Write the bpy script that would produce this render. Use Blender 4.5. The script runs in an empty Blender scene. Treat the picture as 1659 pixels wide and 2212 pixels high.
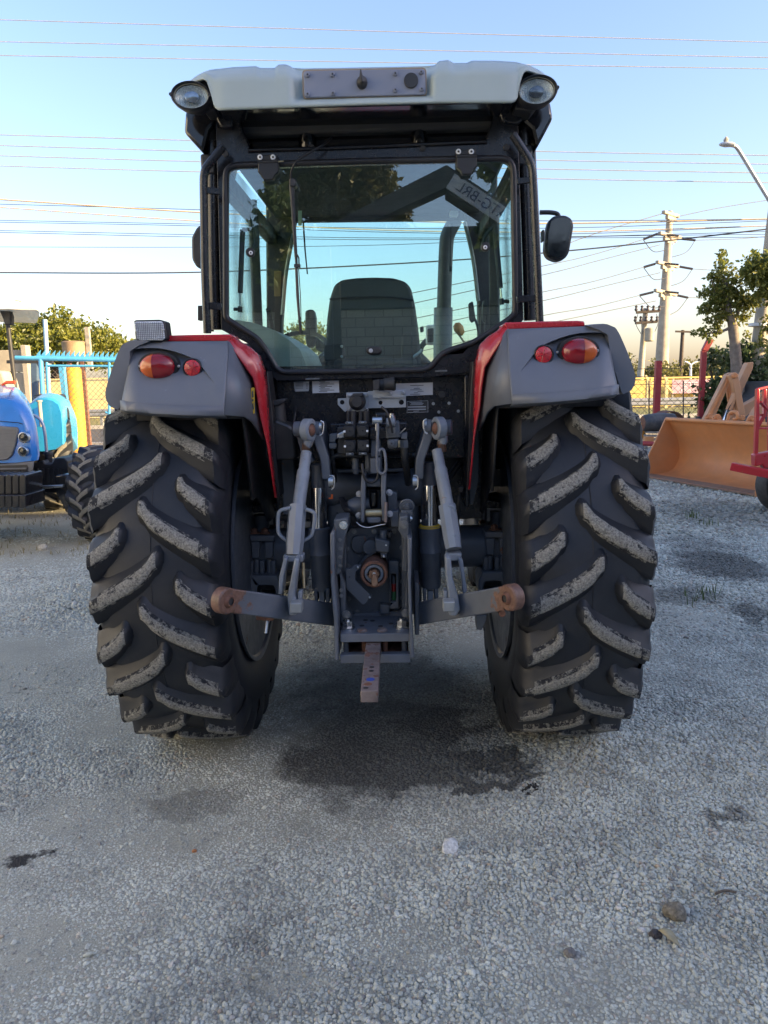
import bpy, bmesh, math, random
import numpy as np
from math import sin, cos, radians, pi, sqrt, atan2
from mathutils import Vector, Matrix
from mathutils.geometry import tessellate_polygon
random.seed(7); rng = np.random.default_rng(7)
sc = bpy.context.scene
COL = sc.collection

# ---------------------------------------------------------------- camera
F, IW, IH = 1599.0, 1659.0, 2212.0
CAM = np.array([0.12, -3.40, 1.59])
PSI, TH, RO = radians(1.4), radians(9.8), radians(1.2)
_f = np.array([-sin(PSI)*cos(TH), cos(PSI)*cos(TH), -sin(TH)])
_r0 = np.array([cos(PSI), sin(PSI), 0.0]); _u0 = np.cross(_r0, _f)
_r = cos(RO)*_r0 - sin(RO)*_u0; _u = sin(RO)*_r0 + cos(RO)*_u0
cd = bpy.data.cameras.new("camera"); cam = bpy.data.objects.new("camera", cd); COL.objects.link(cam)
cam.matrix_world = Matrix(((_r[0], _u[0], -_f[0], CAM[0]), (_r[1], _u[1], -_f[1], CAM[1]), (_r[2], _u[2], -_f[2], CAM[2]), (0, 0, 0, 1)))
cd.sensor_fit = 'VERTICAL'; cd.sensor_height = 36.0; cd.sensor_width = 27.0; cd.lens = 36.0*F/IH
cd.clip_start = 0.05; cd.clip_end = 2000.0
sc.camera = cam

# ---------------------------------------------------------------- sky, sun, exposure
SUN_AZ, SUN_EL = radians(108.0), radians(18.0)      # azimuth clockwise from +Y (camera's view)
w = bpy.data.worlds.new("World"); sc.world = w; w.use_nodes = True
nt = w.node_tree; nt.nodes.clear()
sky = nt.nodes.new('ShaderNodeTexSky'); sky.sky_type = 'NISHITA'; sky.sun_disc = False
sky.sun_elevation = SUN_EL; sky.sun_rotation = SUN_AZ
sky.air_density = 1.35; sky.dust_density = 2.6; sky.ozone_density = 3.4; sky.altitude = 500
bg = nt.nodes.new('ShaderNodeBackground'); bg.inputs['Strength'].default_value = 0.11
ow = nt.nodes.new('ShaderNodeOutputWorld')
wb = nt.nodes.new('ShaderNodeVectorMath'); wb.operation = 'MULTIPLY'; wb.inputs[1].default_value = (1.09, .945, 1.0)   # the camera's warm white balance
nt.links.new(sky.outputs[0], wb.inputs[0]); nt.links.new(wb.outputs[0], bg.inputs[0]); nt.links.new(bg.outputs[0], ow.inputs[0])
sl = bpy.data.lights.new("sun", 'SUN'); sl.energy = 5.0; sl.angle = radians(0.5); sl.color = (1.0, 0.73, 0.38)
sun = bpy.data.objects.new("sun", sl); COL.objects.link(sun)
sd = Vector((sin(SUN_AZ)*cos(SUN_EL), cos(SUN_AZ)*cos(SUN_EL), sin(SUN_EL)))
sun.rotation_euler = sd.to_track_quat('Z', 'Y').to_euler(); sun.location = (20, -5, 15)
sc.view_settings.view_transform = 'Standard'; sc.view_settings.look = 'None'
sc.view_settings.gamma = 1.0; sc.view_settings.exposure = 1.88
sc.view_settings.use_curve_mapping = False

# ---------------------------------------------------------------- helpers
def ray(u, v): return _f*F + (u-IW/2)*_r + (IH/2-v)*_u
def at(u, v, y):                                   # photo point -> world point at distance plane y
    d = ray(u, v); t = (y-CAM[1])/d[1]; p = CAM+t*d; return Vector(p)
def gnd(u, v, z=0.0):
    d = ray(u, v); t = (z-CAM[2])/d[2]; return Vector(CAM+t*d)
def pxm(y): return (y-CAM[1])/F*0.985              # metres per photo unit, roughly, at plane y

def rnd(pts, r, n=4):                              # round the corners of a 2-D loop
    out = []; N = len(pts)
    for i in range(N):
        p, a, b = Vector(pts[i]), Vector(pts[i-1]), Vector(pts[(i+1) % N])
        da, db = (a-p), (b-p); k = min(r, da.length*.45, db.length*.45)
        p0, p1 = p+da.normalized()*k, p+db.normalized()*k
        for j in range(n+1):
            t = j/n; out.append(tuple(p0*(1-t)**2 + p*2*t*(1-t) + p1*t*t))
    return out
def cr(pts, n=6, closed=False):                    # Catmull-Rom through points (any dimension)
    P = [np.array(p, float) for p in pts]; out = []; N = len(P)
    for i in range(N if closed else N-1):
        p1, p2 = P[i], P[(i+1) % N]
        p0 = P[i-1] if (closed or i > 0) else 2*p1-p2
        p3 = P[(i+2) % N] if (closed or i+2 < N) else 2*p2-p1
        for j in range(n):
            t = j/n
            out.append(.5*((2*p1)+(-p0+p2)*t+(2*p0-5*p1+4*p2-p3)*t*t+(-p0+3*p1-3*p2+p3)*t**3))
    if not closed: out.append(P[-1])
    return [tuple(o) for o in out]

class MB:
    def __init__(s): s.v = []; s.f = []; s.m = []
    def add(s, vs, fs, m=0):
        o = len(s.v); s.v += [tuple(p) for p in vs]; s.f += [tuple(i+o for i in q) for q in fs]; s.m += [m]*len(fs); return s
    def box(s, c, d, M=None, m=0):
        vs = [Vector((sx*d[0]/2, sy*d[1]/2, sz*d[2]/2)) for sz in (-1, 1) for sy in (-1, 1) for sx in (-1, 1)]
        if M is not None: vs = [M @ q for q in vs]
        vs = [q+Vector(c) for q in vs]
        return s.add(vs, [(0, 2, 3, 1), (4, 5, 7, 6), (0, 1, 5, 4), (2, 6, 7, 3), (0, 4, 6, 2), (1, 3, 7, 5)], m)
    def beam(s, a, b, w, h, up=(0, 0, 1), m=0):     # rectangular bar from a to b
        a, b = Vector(a), Vector(b); d = (b-a); L = d.length; d.normalize()
        x = d.cross(Vector(up)).normalized(); z = x.cross(d)
        M = Matrix((x, d, z)).transposed()
        return s.box((a+b)/2, (w, L, h), M, m)
    def prism(s, loop, ext, m=0, holes=()):
        ext = Vector(ext); loops = [list(map(Vector, loop))]+[list(map(Vector, h)) for h in holes]
        flat = [p for l in loops for p in l]; n = len(flat)
        tris = tessellate_polygon(loops) if holes else None
        caps = [tuple(t) for t in tris] if holes else [tuple(range(n))]
        fs = list(caps)+[tuple(i+n for i in reversed(c)) for c in caps]
        o = 0
        for l in loops:
            k = len(l)
            for i in range(k): fs.append((o+i, o+i+n, o+(i+1) % k+n, o+(i+1) % k))
            o += k
        return s.add(flat+[p+ext for p in flat], fs, m)
    def pp(s, px, y0, y1, m=0, holes=()):           # photo outline at plane y0, extruded straight back to y1
        return s.prism([at(u, v, y0) for u, v in px], (0, y1-y0, 0), m, [[at(u, v, y0) for u, v in h] for h in holes])
    def tube(s, path, r, n=8, closed=False, caps=True, m=0):
        P = [Vector(p) for p in path]; N = len(P); rs = r if hasattr(r, '__len__') else [r]*N
        t0 = (P[1]-P[0]).normalized(); ref = Vector((0, 0, 1)) if abs(t0.z) < .9 else Vector((1, 0, 0))
        x = t0.cross(ref).normalized(); vs = []
        for i in range(N):
            if closed: t = P[(i+1) % N]-P[i-1]
            else: t = P[min(i+1, N-1)]-P[max(i-1, 0)]
            t.normalize(); x = (x-t*x.dot(t)); x.normalize(); y = t.cross(x)
            for k in range(n):
                a = 2*pi*k/n; vs.append(P[i]+(x*cos(a)+y*sin(a))*rs[i])
        fs = []
        for i in range(N if closed else N-1):
            j = (i+1) % N
            for k in range(n):
                l = (k+1) % n; fs.append((i*n+k, i*n+l, j*n+l, j*n+k))
        if caps and not closed: fs += [tuple(reversed(range(n))), tuple(range((N-1)*n, N*n))]
        return s.add(vs, fs, m)
    def cyl(s, a, b, r, r2=None, n=20, m=0): return s.tube([a, b], [r, r if r2 is None else r2], n, m=m)
    def lathe(s, prof, o, d, n=32, m=0, sx=1.0, sz=1.0, up=(0, 0, 1), closed=False):   # prof: (along d, radius)
        o, d = Vector(o), Vector(d).normalized()
        x = d.cross(Vector(up)); x = (Vector((1, 0, 0)) if x.length < 1e-4 else x.normalized()); z = x.cross(d).normalized()
        vs = [o+d*t+(x*cos(2*pi*k/n)*sx+z*sin(2*pi*k/n)*sz)*r for t, r in prof for k in range(n)]
        fs = []
        R = len(prof)
        for i in range(R-1 if not closed else R):
            j = (i+1) % R
            for k in range(n): l = (k+1) % n; fs.append((i*n+k, j*n+k, j*n+l, i*n+l))
        if not closed:
            if prof[0][1] > 1e-6: fs.append(tuple(range(n)))
            if prof[-1][1] > 1e-6: fs.append(tuple(reversed(range((R-1)*n, R*n))))
        return s.add(vs, fs, m)
    def bolt(s, p, d, r, h=None, m=0, washer=True):
        p, d = Vector(p), Vector(d).normalized(); h = h or r*.9
        if washer: s.tube([p, p+d*h*.25], r*1.45, 14, m=m)
        s.tube([p+d*h*.25, p+d*h], r, 6, m=m); s.tube([p+d*h, p+d*h*1.25], r*.55, 8, m=m); return s
    def build(s, name, mat, parent=None, smooth=35, bevel=0, seg=2, link=True):
        me = bpy.data.meshes.new(name); me.from_pydata(s.v, [], s.f)
        mats = mat if isinstance(mat, (list, tuple)) else [mat]
        for q in mats: me.materials.append(q)
        if len(mats) > 1: me.polygons.foreach_set('material_index', s.m)
        bm = bmesh.new(); bm.from_mesh(me); bmesh.ops.recalc_face_normals(bm, faces=bm.faces); bm.to_mesh(me); bm.free()
        if smooth: me.shade_smooth(); me.set_sharp_from_angle(angle=radians(smooth))
        o = bpy.data.objects.new(name, me); COL.objects.link(o)
        if parent is not None: adopt(o, parent)
        if bevel:
            b = o.modifiers.new('edge', 'BEVEL'); b.width = bevel; b.segments = seg; b.limit_method = 'ANGLE'; b.angle_limit = radians(38); b.use_clamp_overlap = True
        return o
ROOTLOC = {}
def adopt(o, parent):
    """parent o keeping its built world position (roots are unrotated, scaled 1)"""
    o.parent = parent
    o.matrix_parent_inverse = Matrix.Translation(-Vector(ROOTLOC.get(parent.name, (0, 0, 0))))
def tag(o, label, cat, group=None, kind=None):
    o['label'] = label; o['category'] = cat
    if group: o['group'] = group
    if kind: o['kind'] = kind
    return o
def thing(name, label, cat, loc=(0, 0, 0), group=None):
    o = bpy.data.objects.new(name, None); COL.objects.link(o); o.location = loc; o.empty_display_size = .2
    ROOTLOC[o.name] = tuple(loc); return tag(o, label, cat, group)
def struct(o): o['kind'] = 'structure'; return o
def stuff(o): o['kind'] = 'stuff'; return o
def text(body, size, M, mat, name, parent=None, ext=0.0008, align='CENTER'):
    c = bpy.data.curves.new(name, 'FONT'); c.body = body; c.size = size; c.extrude = ext; c.align_x = align; c.align_y = 'CENTER'
    t = bpy.data.objects.new(name, c); COL.objects.link(t)
    dg = bpy.context.evaluated_depsgraph_get(); me = bpy.data.meshes.new_from_object(t.evaluated_get(dg)); bpy.data.objects.remove(t)
    me.transform(M); me.materials.clear(); me.materials.append(mat); me.name = name
    o = bpy.data.objects.new(name, me); COL.objects.link(o)
    if parent is not None: adopt(o, parent)
    return o
def face_cam(p, sx=1.0):                            # text standing upright, read from -Y
    return Matrix.Translation(Vector(p)) @ Matrix(((sx, 0, 0, 0), (0, 0, -1, 0), (0, 1, 0, 0), (0, 0, 0, 1)))

# ---------------------------------------------------------------- materials
def NT(name):
    m = bpy.data.materials.new(name); m.use_nodes = True; t = m.node_tree; t.nodes.clear()
    o = t.nodes.new('ShaderNodeOutputMaterial'); b = t.nodes.new('ShaderNodeBsdfPrincipled'); t.links.new(b.outputs[0], o.inputs[0])
    return m, t, b, o
def N(t, typ, **kw):
    n = t.nodes.new(typ)
    for k, v in kw.items():
        if k in n.inputs.keys(): n.inputs[k].default_value = v
        else: setattr(n, k, v)
    return n
def noise(t, scale, detail=4, rough=.55, coord='pos', vec=None, dist=0.0):
    n = N(t, 'ShaderNodeTexNoise', Scale=scale, Detail=detail, Roughness=rough, Distortion=dist)
    if vec is not None: t.links.new(vec, n.inputs['Vector'])
    else:
        g = t.nodes.new('ShaderNodeNewGeometry') if coord == 'pos' else t.nodes.new('ShaderNodeTexCoord')
        t.links.new(g.outputs['Position' if coord == 'pos' else 'Object'], n.inputs['Vector'])
    return n.outputs['Fac']
def ramp(t, src, stops, interp='LINEAR'):
    r = t.nodes.new('ShaderNodeValToRGB'); r.color_ramp.interpolation = interp
    e = r.color_ramp.elements
    while len(e) < len(stops): e.new(.5)
    for i, (p, c) in enumerate(stops):
        e[i].position = p; e[i].color = (c, c, c, 1) if not hasattr(c, '__len__') else (*c, 1)
    t.links.new(src, r.inputs[0]); return r.outputs[0]
def mix(t, fac, a, b):
    m = t.nodes.new('ShaderNodeMix'); m.data_type = 'RGBA'
    for k, v in ((6, a), (7, b)):
        if hasattr(v, '__len__'): m.inputs[k].default_value = (*v, 1)
        else: t.links.new(v, m.inputs[k])
    if hasattr(fac, 'default_value'): t.links.new(fac, m.inputs[0])
    else: m.inputs[0].default_value = fac
    return m.outputs[2]
def mul(t, a, b, op='MULTIPLY'):
    m = t.nodes.new('ShaderNodeMath'); m.operation = op
    for i, v in enumerate((a, b)):
        if hasattr(v, 'default_value'): t.links.new(v, m.inputs[i])
        else: m.inputs[i].default_value = v
    return m.outputs[0]
def bump(t, b, h, strength=.3, dist=.01):
    n = N(t, 'ShaderNodeBump', Strength=strength, Distance=dist); t.links.new(h, n.inputs['Height']); t.links.new(n.outputs[0], b.inputs['Normal'])
def mat(name, c, rough=.5, metal=0.0, var=.12, vs=6.0, coat=0.0, spec=.5, rust=0.0, rc=(.20, .085, .045), dust=0.0, dc=(.30, .28, .24), bmp=0.0, bs=80., coord='obj', rs=9., scuff=0.0):
    m, t, b, o = NT(name)
    n = noise(t, vs, 5, .6, coord)
    lo = tuple(x*(1-var) for x in c); hi = tuple(min(1, x*(1+var)) for x in c)
    col = ramp(t, n, [(.3, lo), (.7, hi)])
    rg = ramp(t, noise(t, vs*3, 4, .6, coord), [(.3, max(0, rough-.08)), (.7, min(1, rough+.1))])
    if dust:
        d = ramp(t, noise(t, vs*.8, 6, .7, coord), [(.42, 0), (.75, dust)]); col = mix(t, d, col, dc)
        rg = mix(t, d, rg, (.85, .85, .85))
    if rust:
        d = ramp(t, noise(t, rs, 6, .65, coord), [(.70-rust*.4, 0), (.73-rust*.4, 1)])
        rcol = ramp(t, noise(t, 60, 3, .6, coord), [(.3, tuple(x*.6 for x in rc)), (.7, tuple(x*1.3 for x in rc))])
        col = mix(t, d, col, rcol); rg = mix(t, d, rg, (.85, .85, .85))
    if scuff:
        d = mul(t, ramp(t, noise(t, 34, 9, .78, coord), [(.62, 0), (.70, scuff)]), ramp(t, noise(t, 2.2, 3, .6, coord), [(.45, 0), (.6, 1)]))
        col = mix(t, d, col, tuple(min(.8, x*3+.05) for x in c))
    t.links.new(col, b.inputs['Base Color']); t.links.new(rg, b.inputs['Roughness'])
    b.inputs['Metallic'].default_value = metal; b.inputs['Specular IOR Level'].default_value = spec
    if coat: b.inputs['Coat Weight'].default_value = coat; b.inputs['Coat Roughness'].default_value = .08
    if bmp: bump(t, b, noise(t, bs, 4, .6, coord), bmp, .004)
    return m
def glass(name, tint, refl=.10):
    m, t, b, o = NT(name); t.nodes.remove(b)
    tr = N(t, 'ShaderNodeBsdfTransparent'); tr.inputs[0].default_value = (*tint, 1)
    gl = N(t, 'ShaderNodeBsdfGlossy'); gl.inputs['Roughness'].default_value = .004; gl.inputs[0].default_value = (.95, .97, 1, 1)
    lw = N(t, 'ShaderNodeLayerWeight', Blend=.5); pw = mul(t, lw.outputs['Facing'], 4.0, 'POWER')
    fc = mul(t, mul(t, pw, .75), refl, 'ADD')
    mx = t.nodes.new('ShaderNodeMixShader'); t.links.new(fc, mx.inputs[0]); t.links.new(tr.outputs[0], mx.inputs[1]); t.links.new(gl.outputs[0], mx.inputs[2])
    # a little dried dirt on the pane
    df = N(t, 'ShaderNodeBsdfDiffuse'); df.inputs[0].default_value = (.45, .45, .42, 1)
    d = mul(t, ramp(t, noise(t, 3.0, 8, .75), [(.5, 0), (.8, .05)]), ramp(t, noise(t, 140, 3, .7), [(.45, .3), (.75, 1)]))
    mx2 = t.nodes.new('ShaderNodeMixShader'); t.links.new(d, mx2.inputs[0]); t.links.new(mx.outputs[0], mx2.inputs[1]); t.links.new(df.outputs[0], mx2.inputs[2])
    t.links.new(mx2.outputs[0], o.inputs[0]); return m

M = {}
M['gloss'] = mat('black gloss paint', (.006, .006, .008), .10, coat=.25, dust=.03)
M['satin'] = mat('black satin paint', (.009, .010, .014), .26, dust=.03)
M['matte'] = mat('black plastic', (.016, .017, .020), .5, dust=.10)
M['rubseal'] = mat('rubber seal', (.013, .013, .016), .42, dust=.06)
M['grey'] = mat('dark grey machine paint', (.095, .108, .13), .38, var=.15, rust=.06, dust=.25, dc=(.16, .16, .155), bmp=.15, bs=60)
M['greych'] = mat('chipped grey machine paint', (.11, .124, .15), .36, var=.2, rust=.14, rs=14, dust=.3, dc=(.17, .165, .15), bmp=.2, bs=60)
M['cast'] = mat('dark cast housing', (.078, .090, .106), .5, var=.25, rust=.05, dust=.35, dc=(.10, .095, .085), bmp=.5, bs=90)
M['lgrey'] = mat('worn light grey paint', (.185, .212, .25), .38, var=.28, vs=9, rust=.16, rs=13, dust=.4, dc=(.20, .19, .17), rc=(.19, .10, .07), bmp=.1)
M['lgrey2'] = mat('light grey sleeve paint', (.185, .212, .25), .32, var=.16, dust=.25, dc=(.18, .175, .16))
M['fender'] = mat('grey fender plastic', (.125, .137, .162), .42, var=.10, vs=3, dust=.30, dc=(.19, .20, .22), scuff=.35, bmp=.06, bs=300)
M['visor'] = mat('pale grey roof plastic', (.355, .415, .395), .42, var=.04, vs=3, dust=.2, dc=(.33, .375, .35))
M['panel'] = mat('blue grey roof panel', (.20, .22, .28), .38, var=.06, dust=.15)
M['red'] = mat('tractor red paint', (.42, .012, .022), .22, var=.08, coat=.5, dust=.10)
M['rust'] = mat('rusty steel', (.16, .075, .048), .78, var=.45, vs=25, bmp=.5, bs=120)
M['rustlink'] = mat('grey steel rusting at its end', (.085, .092, .10), .45, var=.2, rust=.42, rs=14, bmp=.25)
M['bar'] = mat('scuffed drawbar steel', (.17, .135, .125), .6, var=.4, vs=14, rust=.35, rc=(.17, .085, .06), rs=22, bmp=.3)
M['chrome'] = mat('chrome rod', (.72, .74, .78), .14, metal=1, var=.03)
M['steel'] = mat('zinc plated steel', (.52, .54, .56), .32, metal=1, var=.12)
M['zinc'] = mat('galvanised plate', (.42, .45, .48), .42, metal=.4, var=.1)
M['brass'] = mat('worn pin', (.45, .38, .24), .38, metal=.8, var=.3, vs=30)
M['bolt'] = mat('dull painted bolt', (.19, .195, .20), .38, metal=.45, var=.3, vs=60, rust=.1)
M['hose'] = mat('hydraulic hose', (.014, .014, .016), .42)
M['seat'] = mat('seat vinyl', (.045, .05, .052), .55, bmp=.1)
M['sage'] = mat('sage console plastic', (.24, .28, .265), .5)
M['liner'] = mat('headliner', (.05, .052, .055), .8)
M['white'] = mat('white paper', (.72, .74, .76), .5, var=.04)
M['print'] = mat('dark print', (.06, .06, .07), .6)
M['silver'] = mat('silver label', (.45, .47, .5), .4, metal=.3, var=.12)
M['yellow'] = mat('yellow sticker', (.62, .40, .03), .45)
M['orange'] = mat('orange knob', (.62, .27, .05), .4)
M['redlens'] = mat('red lens', (.21, .004, .010), .15, coat=.5, var=.2, vs=20)
M['reflector'] = mat('red reflector', (.48, .008, .018), .18, coat=.6, var=.25, vs=120, bmp=.5, bs=260)
M['amber'] = mat('amber lens', (.48, .085, .004), .15, coat=.5, var=.25, vs=20)
M['glass'] = glass('tinted cab glass', (.86, .985, .96), .105)
M['sideglass'] = glass('side glass', (.925, .99, .985), .028)
M['lamplens'] = mat('lamp reflector', (.88, .89, .90), .25, metal=.15, var=.25, vs=60)
M['mirror'] = mat('mirror glass', (.012, .016, .018), .03, spec=.6, var=.02)
M['green'] = mat('green gauge', (.05, .16, .06), .4); M['redg'] = mat('red gauge', (.35, .02, .02), .4)
def link_mat():
    m, t, b, o = NT('grey link paint rusting at the tip')
    g = t.nodes.new('ShaderNodeNewGeometry'); sp = t.nodes.new('ShaderNodeSeparateXYZ'); t.links.new(g.outputs['Position'], sp.inputs[0])
    ax_ = mul(t, sp.outputs[0], 0.0, 'ABSOLUTE'); n = noise(t, 16, 6, .7)
    k = mul(t, mul(t, mul(t, ax_, 2.2), mul(t, n, .8), 'ADD'), .5)
    mk = ramp(t, k, [(.665, 0), (.685, 1)])
    col = ramp(t, noise(t, 8, 5, .6), [(.3, (.085, .097, .115)), (.7, (.125, .14, .165))])
    col = mix(t, mk, col, ramp(t, noise(t, 60, 4, .7), [(.3, (.085, .046, .032)), (.7, (.21, .112, .078))]))
    t.links.new(col, b.inputs['Base Color']); b.inputs['Roughness'].default_value = .5
    bump(t, b, noise(t, 90, 4, .6), .25, .003); return m
M['link'] = link_mat()
def tyre_mat():
    m, t, b, o = NT('tyre rubber')
    n = noise(t, 3.2, 6, .65); d = noise(t, 40, 4, .6)
    col = ramp(t, n, [(.3, (.0105, .012, .0155)), (.55, (.016, .0185, .024)), (.8, (.030, .034, .043))])
    col = mix(t, ramp(t, d, [(.55, 0), (.85, .22)]), col, (.045, .046, .048))
    col = mix(t, ramp(t, noise(t, 1.7, 6, .7), [(.52, 0), (.75, .28)]), col, (.052, .052, .050))
    t.links.new(col, b.inputs['Base Color']); b.inputs['Roughness'].default_value = .52
    bump(t, b, d, .10, .004); return m
M['tyre'] = tyre_mat()
def mud_mat(name='dried mud', c1=(.085, .083, .074), c2=(.40, .385, .335), cover=.445):
    m, t, b, o = NT(name)
    n = noise(t, 38, 7, .75); n2 = noise(t, 150, 4, .7)
    col = ramp(t, n2, [(.3, c1), (.7, c2)])
    mk = ramp(t, n, [(cover-.07, 0), (cover, 1)])
    g = t.nodes.new('ShaderNodeAttribute'); g.attribute_name = 'edge'
    col = mix(t, mk, (.018, .020, .025), col)
    t.links.new(col, b.inputs['Base Color']); b.inputs['Roughness'].default_value = .9
    bump(t, b, mul(t, n, mul(t, n2, .5), 'ADD'), .9, .012); return m
M['mud'] = mud_mat()
M['fringe'] = mud_mat('mud fringe', (.085, .083, .074), (.34, .33, .29), .55)
M['mud2'] = mud_mat('pale dried mud', (.10, .095, .08), (.27, .255, .21), .40)
# ================================================================ the ground
def vnoise(x, y, s, seed=0):
    x = np.asarray(x, float)/s+seed*17.3; y = np.asarray(y, float)/s+seed*7.7
    def h(i, j): q = np.sin(i*127.1+j*311.7)*43758.5453; return q-np.floor(q)
    xi, yi = np.floor(x), np.floor(y); fx, fy = x-xi, y-yi; fx = fx*fx*(3-2*fx); fy = fy*fy*(3-2*fy)
    return (h(xi, yi)*(1-fx)+h(xi+1, yi)*fx)*(1-fy)+(h(xi, yi+1)*(1-fx)+h(xi+1, yi+1)*fx)*fy
def gz(x, y):
    fade = np.clip((13-np.abs(np.asarray(y, float)-2))/4, 0, 1)*np.clip((14-np.abs(np.asarray(x, float)))/4, 0, 1)
    return ((vnoise(x, y, 1.3, 1)-.5)*.022+(vnoise(x, y, .45, 2)-.5)*.010)*fade
ax = np.concatenate([[-900, -500, -250, -120, -60, -30, -20], np.arange(-14, 14.01, .14), [20, 30, 60, 120, 250, 500, 900]])
ay = np.concatenate([[-300, -120, -50, -25, -12], np.arange(-7, 15.01, .14), [18, 22, 28, 36, 50, 80, 130, 220, 400, 900, 1500]])
GX, GY = np.meshgrid(ax, ay); GZ = gz(GX, GY)
me = bpy.data.meshes.new('ground'); nx, ny = len(ax), len(ay)
ii = (np.arange(ny-1)[:, None]*nx+np.arange(nx-1)[None, :]).ravel()
me.from_pydata(np.stack([GX, GY, GZ], -1).reshape(-1, 3).tolist(), [], np.stack([ii, ii+1, ii+1+nx, ii+nx], -1).tolist())
me.shade_smooth()
ground = struct(bpy.data.objects.new('ground', me)); COL.objects.link(ground)

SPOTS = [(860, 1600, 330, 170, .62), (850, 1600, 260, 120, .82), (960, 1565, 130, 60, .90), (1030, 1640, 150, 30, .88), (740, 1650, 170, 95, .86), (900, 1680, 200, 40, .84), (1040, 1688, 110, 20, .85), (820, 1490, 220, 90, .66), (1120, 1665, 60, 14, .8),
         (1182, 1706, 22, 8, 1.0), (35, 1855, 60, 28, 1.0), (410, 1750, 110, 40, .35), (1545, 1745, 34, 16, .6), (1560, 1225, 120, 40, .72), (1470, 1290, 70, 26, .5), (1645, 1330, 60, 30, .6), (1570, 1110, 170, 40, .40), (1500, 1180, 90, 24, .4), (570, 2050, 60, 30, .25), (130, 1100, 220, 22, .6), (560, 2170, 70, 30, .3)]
def stain_nodes(t):
    g = t.nodes.new('ShaderNodeNewGeometry')
    n1 = N(t, 'ShaderNodeTexNoise', Scale=3.5, Detail=5, Roughness=.65); t.links.new(g.outputs['Position'], n1.inputs['Vector'])
    sb = t.nodes.new('ShaderNodeVectorMath'); sb.operation = 'SUBTRACT'; t.links.new(n1.outputs['Color'], sb.inputs[0]); sb.inputs[1].default_value = (.5, .5, .5)
    sc2 = t.nodes.new('ShaderNodeVectorMath'); sc2.operation = 'SCALE'; sc2.inputs['Scale'].default_value = .75; t.links.new(sb.outputs[0], sc2.inputs[0])
    ad = t.nodes.new('ShaderNodeVectorMath'); ad.operation = 'ADD'; t.links.new(g.outputs['Position'], ad.inputs[0]); t.links.new(sc2.outputs[0], ad.inputs[1])
    acc = None
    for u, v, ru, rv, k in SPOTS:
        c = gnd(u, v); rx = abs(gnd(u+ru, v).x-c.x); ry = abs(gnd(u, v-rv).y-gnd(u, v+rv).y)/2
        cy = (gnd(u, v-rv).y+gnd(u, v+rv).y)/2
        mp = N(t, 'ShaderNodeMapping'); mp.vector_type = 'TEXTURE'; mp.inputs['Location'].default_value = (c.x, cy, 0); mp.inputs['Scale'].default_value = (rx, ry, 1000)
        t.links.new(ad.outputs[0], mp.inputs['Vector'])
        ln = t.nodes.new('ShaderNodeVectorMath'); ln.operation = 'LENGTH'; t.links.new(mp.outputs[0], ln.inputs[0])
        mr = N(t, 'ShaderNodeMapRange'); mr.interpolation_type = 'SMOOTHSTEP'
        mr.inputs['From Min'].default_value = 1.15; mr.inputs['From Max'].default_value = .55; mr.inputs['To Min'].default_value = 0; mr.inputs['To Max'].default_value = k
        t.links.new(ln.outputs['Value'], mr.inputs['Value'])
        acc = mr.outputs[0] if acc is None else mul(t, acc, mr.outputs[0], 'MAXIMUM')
    return acc
def ground_mat():
    m, t, b, o = NT('gravel yard')
    g = t.nodes.new('ShaderNodeNewGeometry')
    vo = N(t, 'ShaderNodeTexVoronoi', Scale=48); t.links.new(g.outputs['Position'], vo.inputs['Vector'])
    ve = N(t, 'ShaderNodeTexVoronoi', Scale=48); ve.feature = 'DISTANCE_TO_EDGE'; t.links.new(g.outputs['Position'], ve.inputs['Vector'])
    hs = N(t, 'ShaderNodeSeparateColor'); t.links.new(vo.outputs['Color'], hs.inputs[0])
    st = ramp(t, hs.outputs[0], [(0, (.25, .24, .22)), (.6, (.42, .405, .38)), (1, (.54, .52, .49))])
    gap = ramp(t, ve.outputs['Distance'], [(.0, (.0)), (.12, 1)])
    dirt = ramp(t, noise(t, 1.1, 6, .65), [(.3, (.30, .295, .235)), (.7, (.42, .41, .33))])
    col = mix(t, gap, (.05, .05, .048), st)
    dm = ramp(t, noise(t, .8, 5, .6), [(.38, .15), (.66, .85)])
    fine = ramp(t, noise(t, 160, 3, .7), [(.3, .7), (.7, 1.25)])
    mm = t.nodes.new('ShaderNodeMix'); mm.data_type = 'RGBA'; mm.blend_type = 'MULTIPLY'; mm.inputs[0].default_value = 1
    t.links.new(dirt, mm.inputs[6]); t.links.new(fine, mm.inputs[7])
    col = mix(t, dm, col, mm.outputs[2])
    nsp = t.nodes.new('ShaderNodeSeparateXYZ'); t.links.new(g.outputs['Position'], nsp.inputs[0])
    near = ramp(t, mul(t, nsp.outputs[1], .1), [(.55, 1), (.85, 0)]); col = mix(t, near, col, mm.outputs[2])
    sp = t.nodes.new('ShaderNodeSeparateXYZ'); t.links.new(g.outputs['Position'], sp.inputs[0])
    far = ramp(t, mul(t, sp.outputs[1], .04), [(.52, 0), (.6, 1)])
    col = mix(t, far, col, ramp(t, noise(t, .3, 6, .6), [(.3, (.22, .18, .12)), (.7, (.30, .26, .18))]))
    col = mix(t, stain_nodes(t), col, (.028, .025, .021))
    far_ = mul(t, 1.0, near, 'SUBTRACT')
    t.links.new(col, b.inputs['Base Color']); b.inputs['Roughness'].default_value = .92
    bump(t, b, mul(t, mul(t, noise(t, 130, 5, .7), .6), mul(t, mul(t, gap, hs.outputs[1]), far_), 'ADD'), .8, .010); return m
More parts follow.
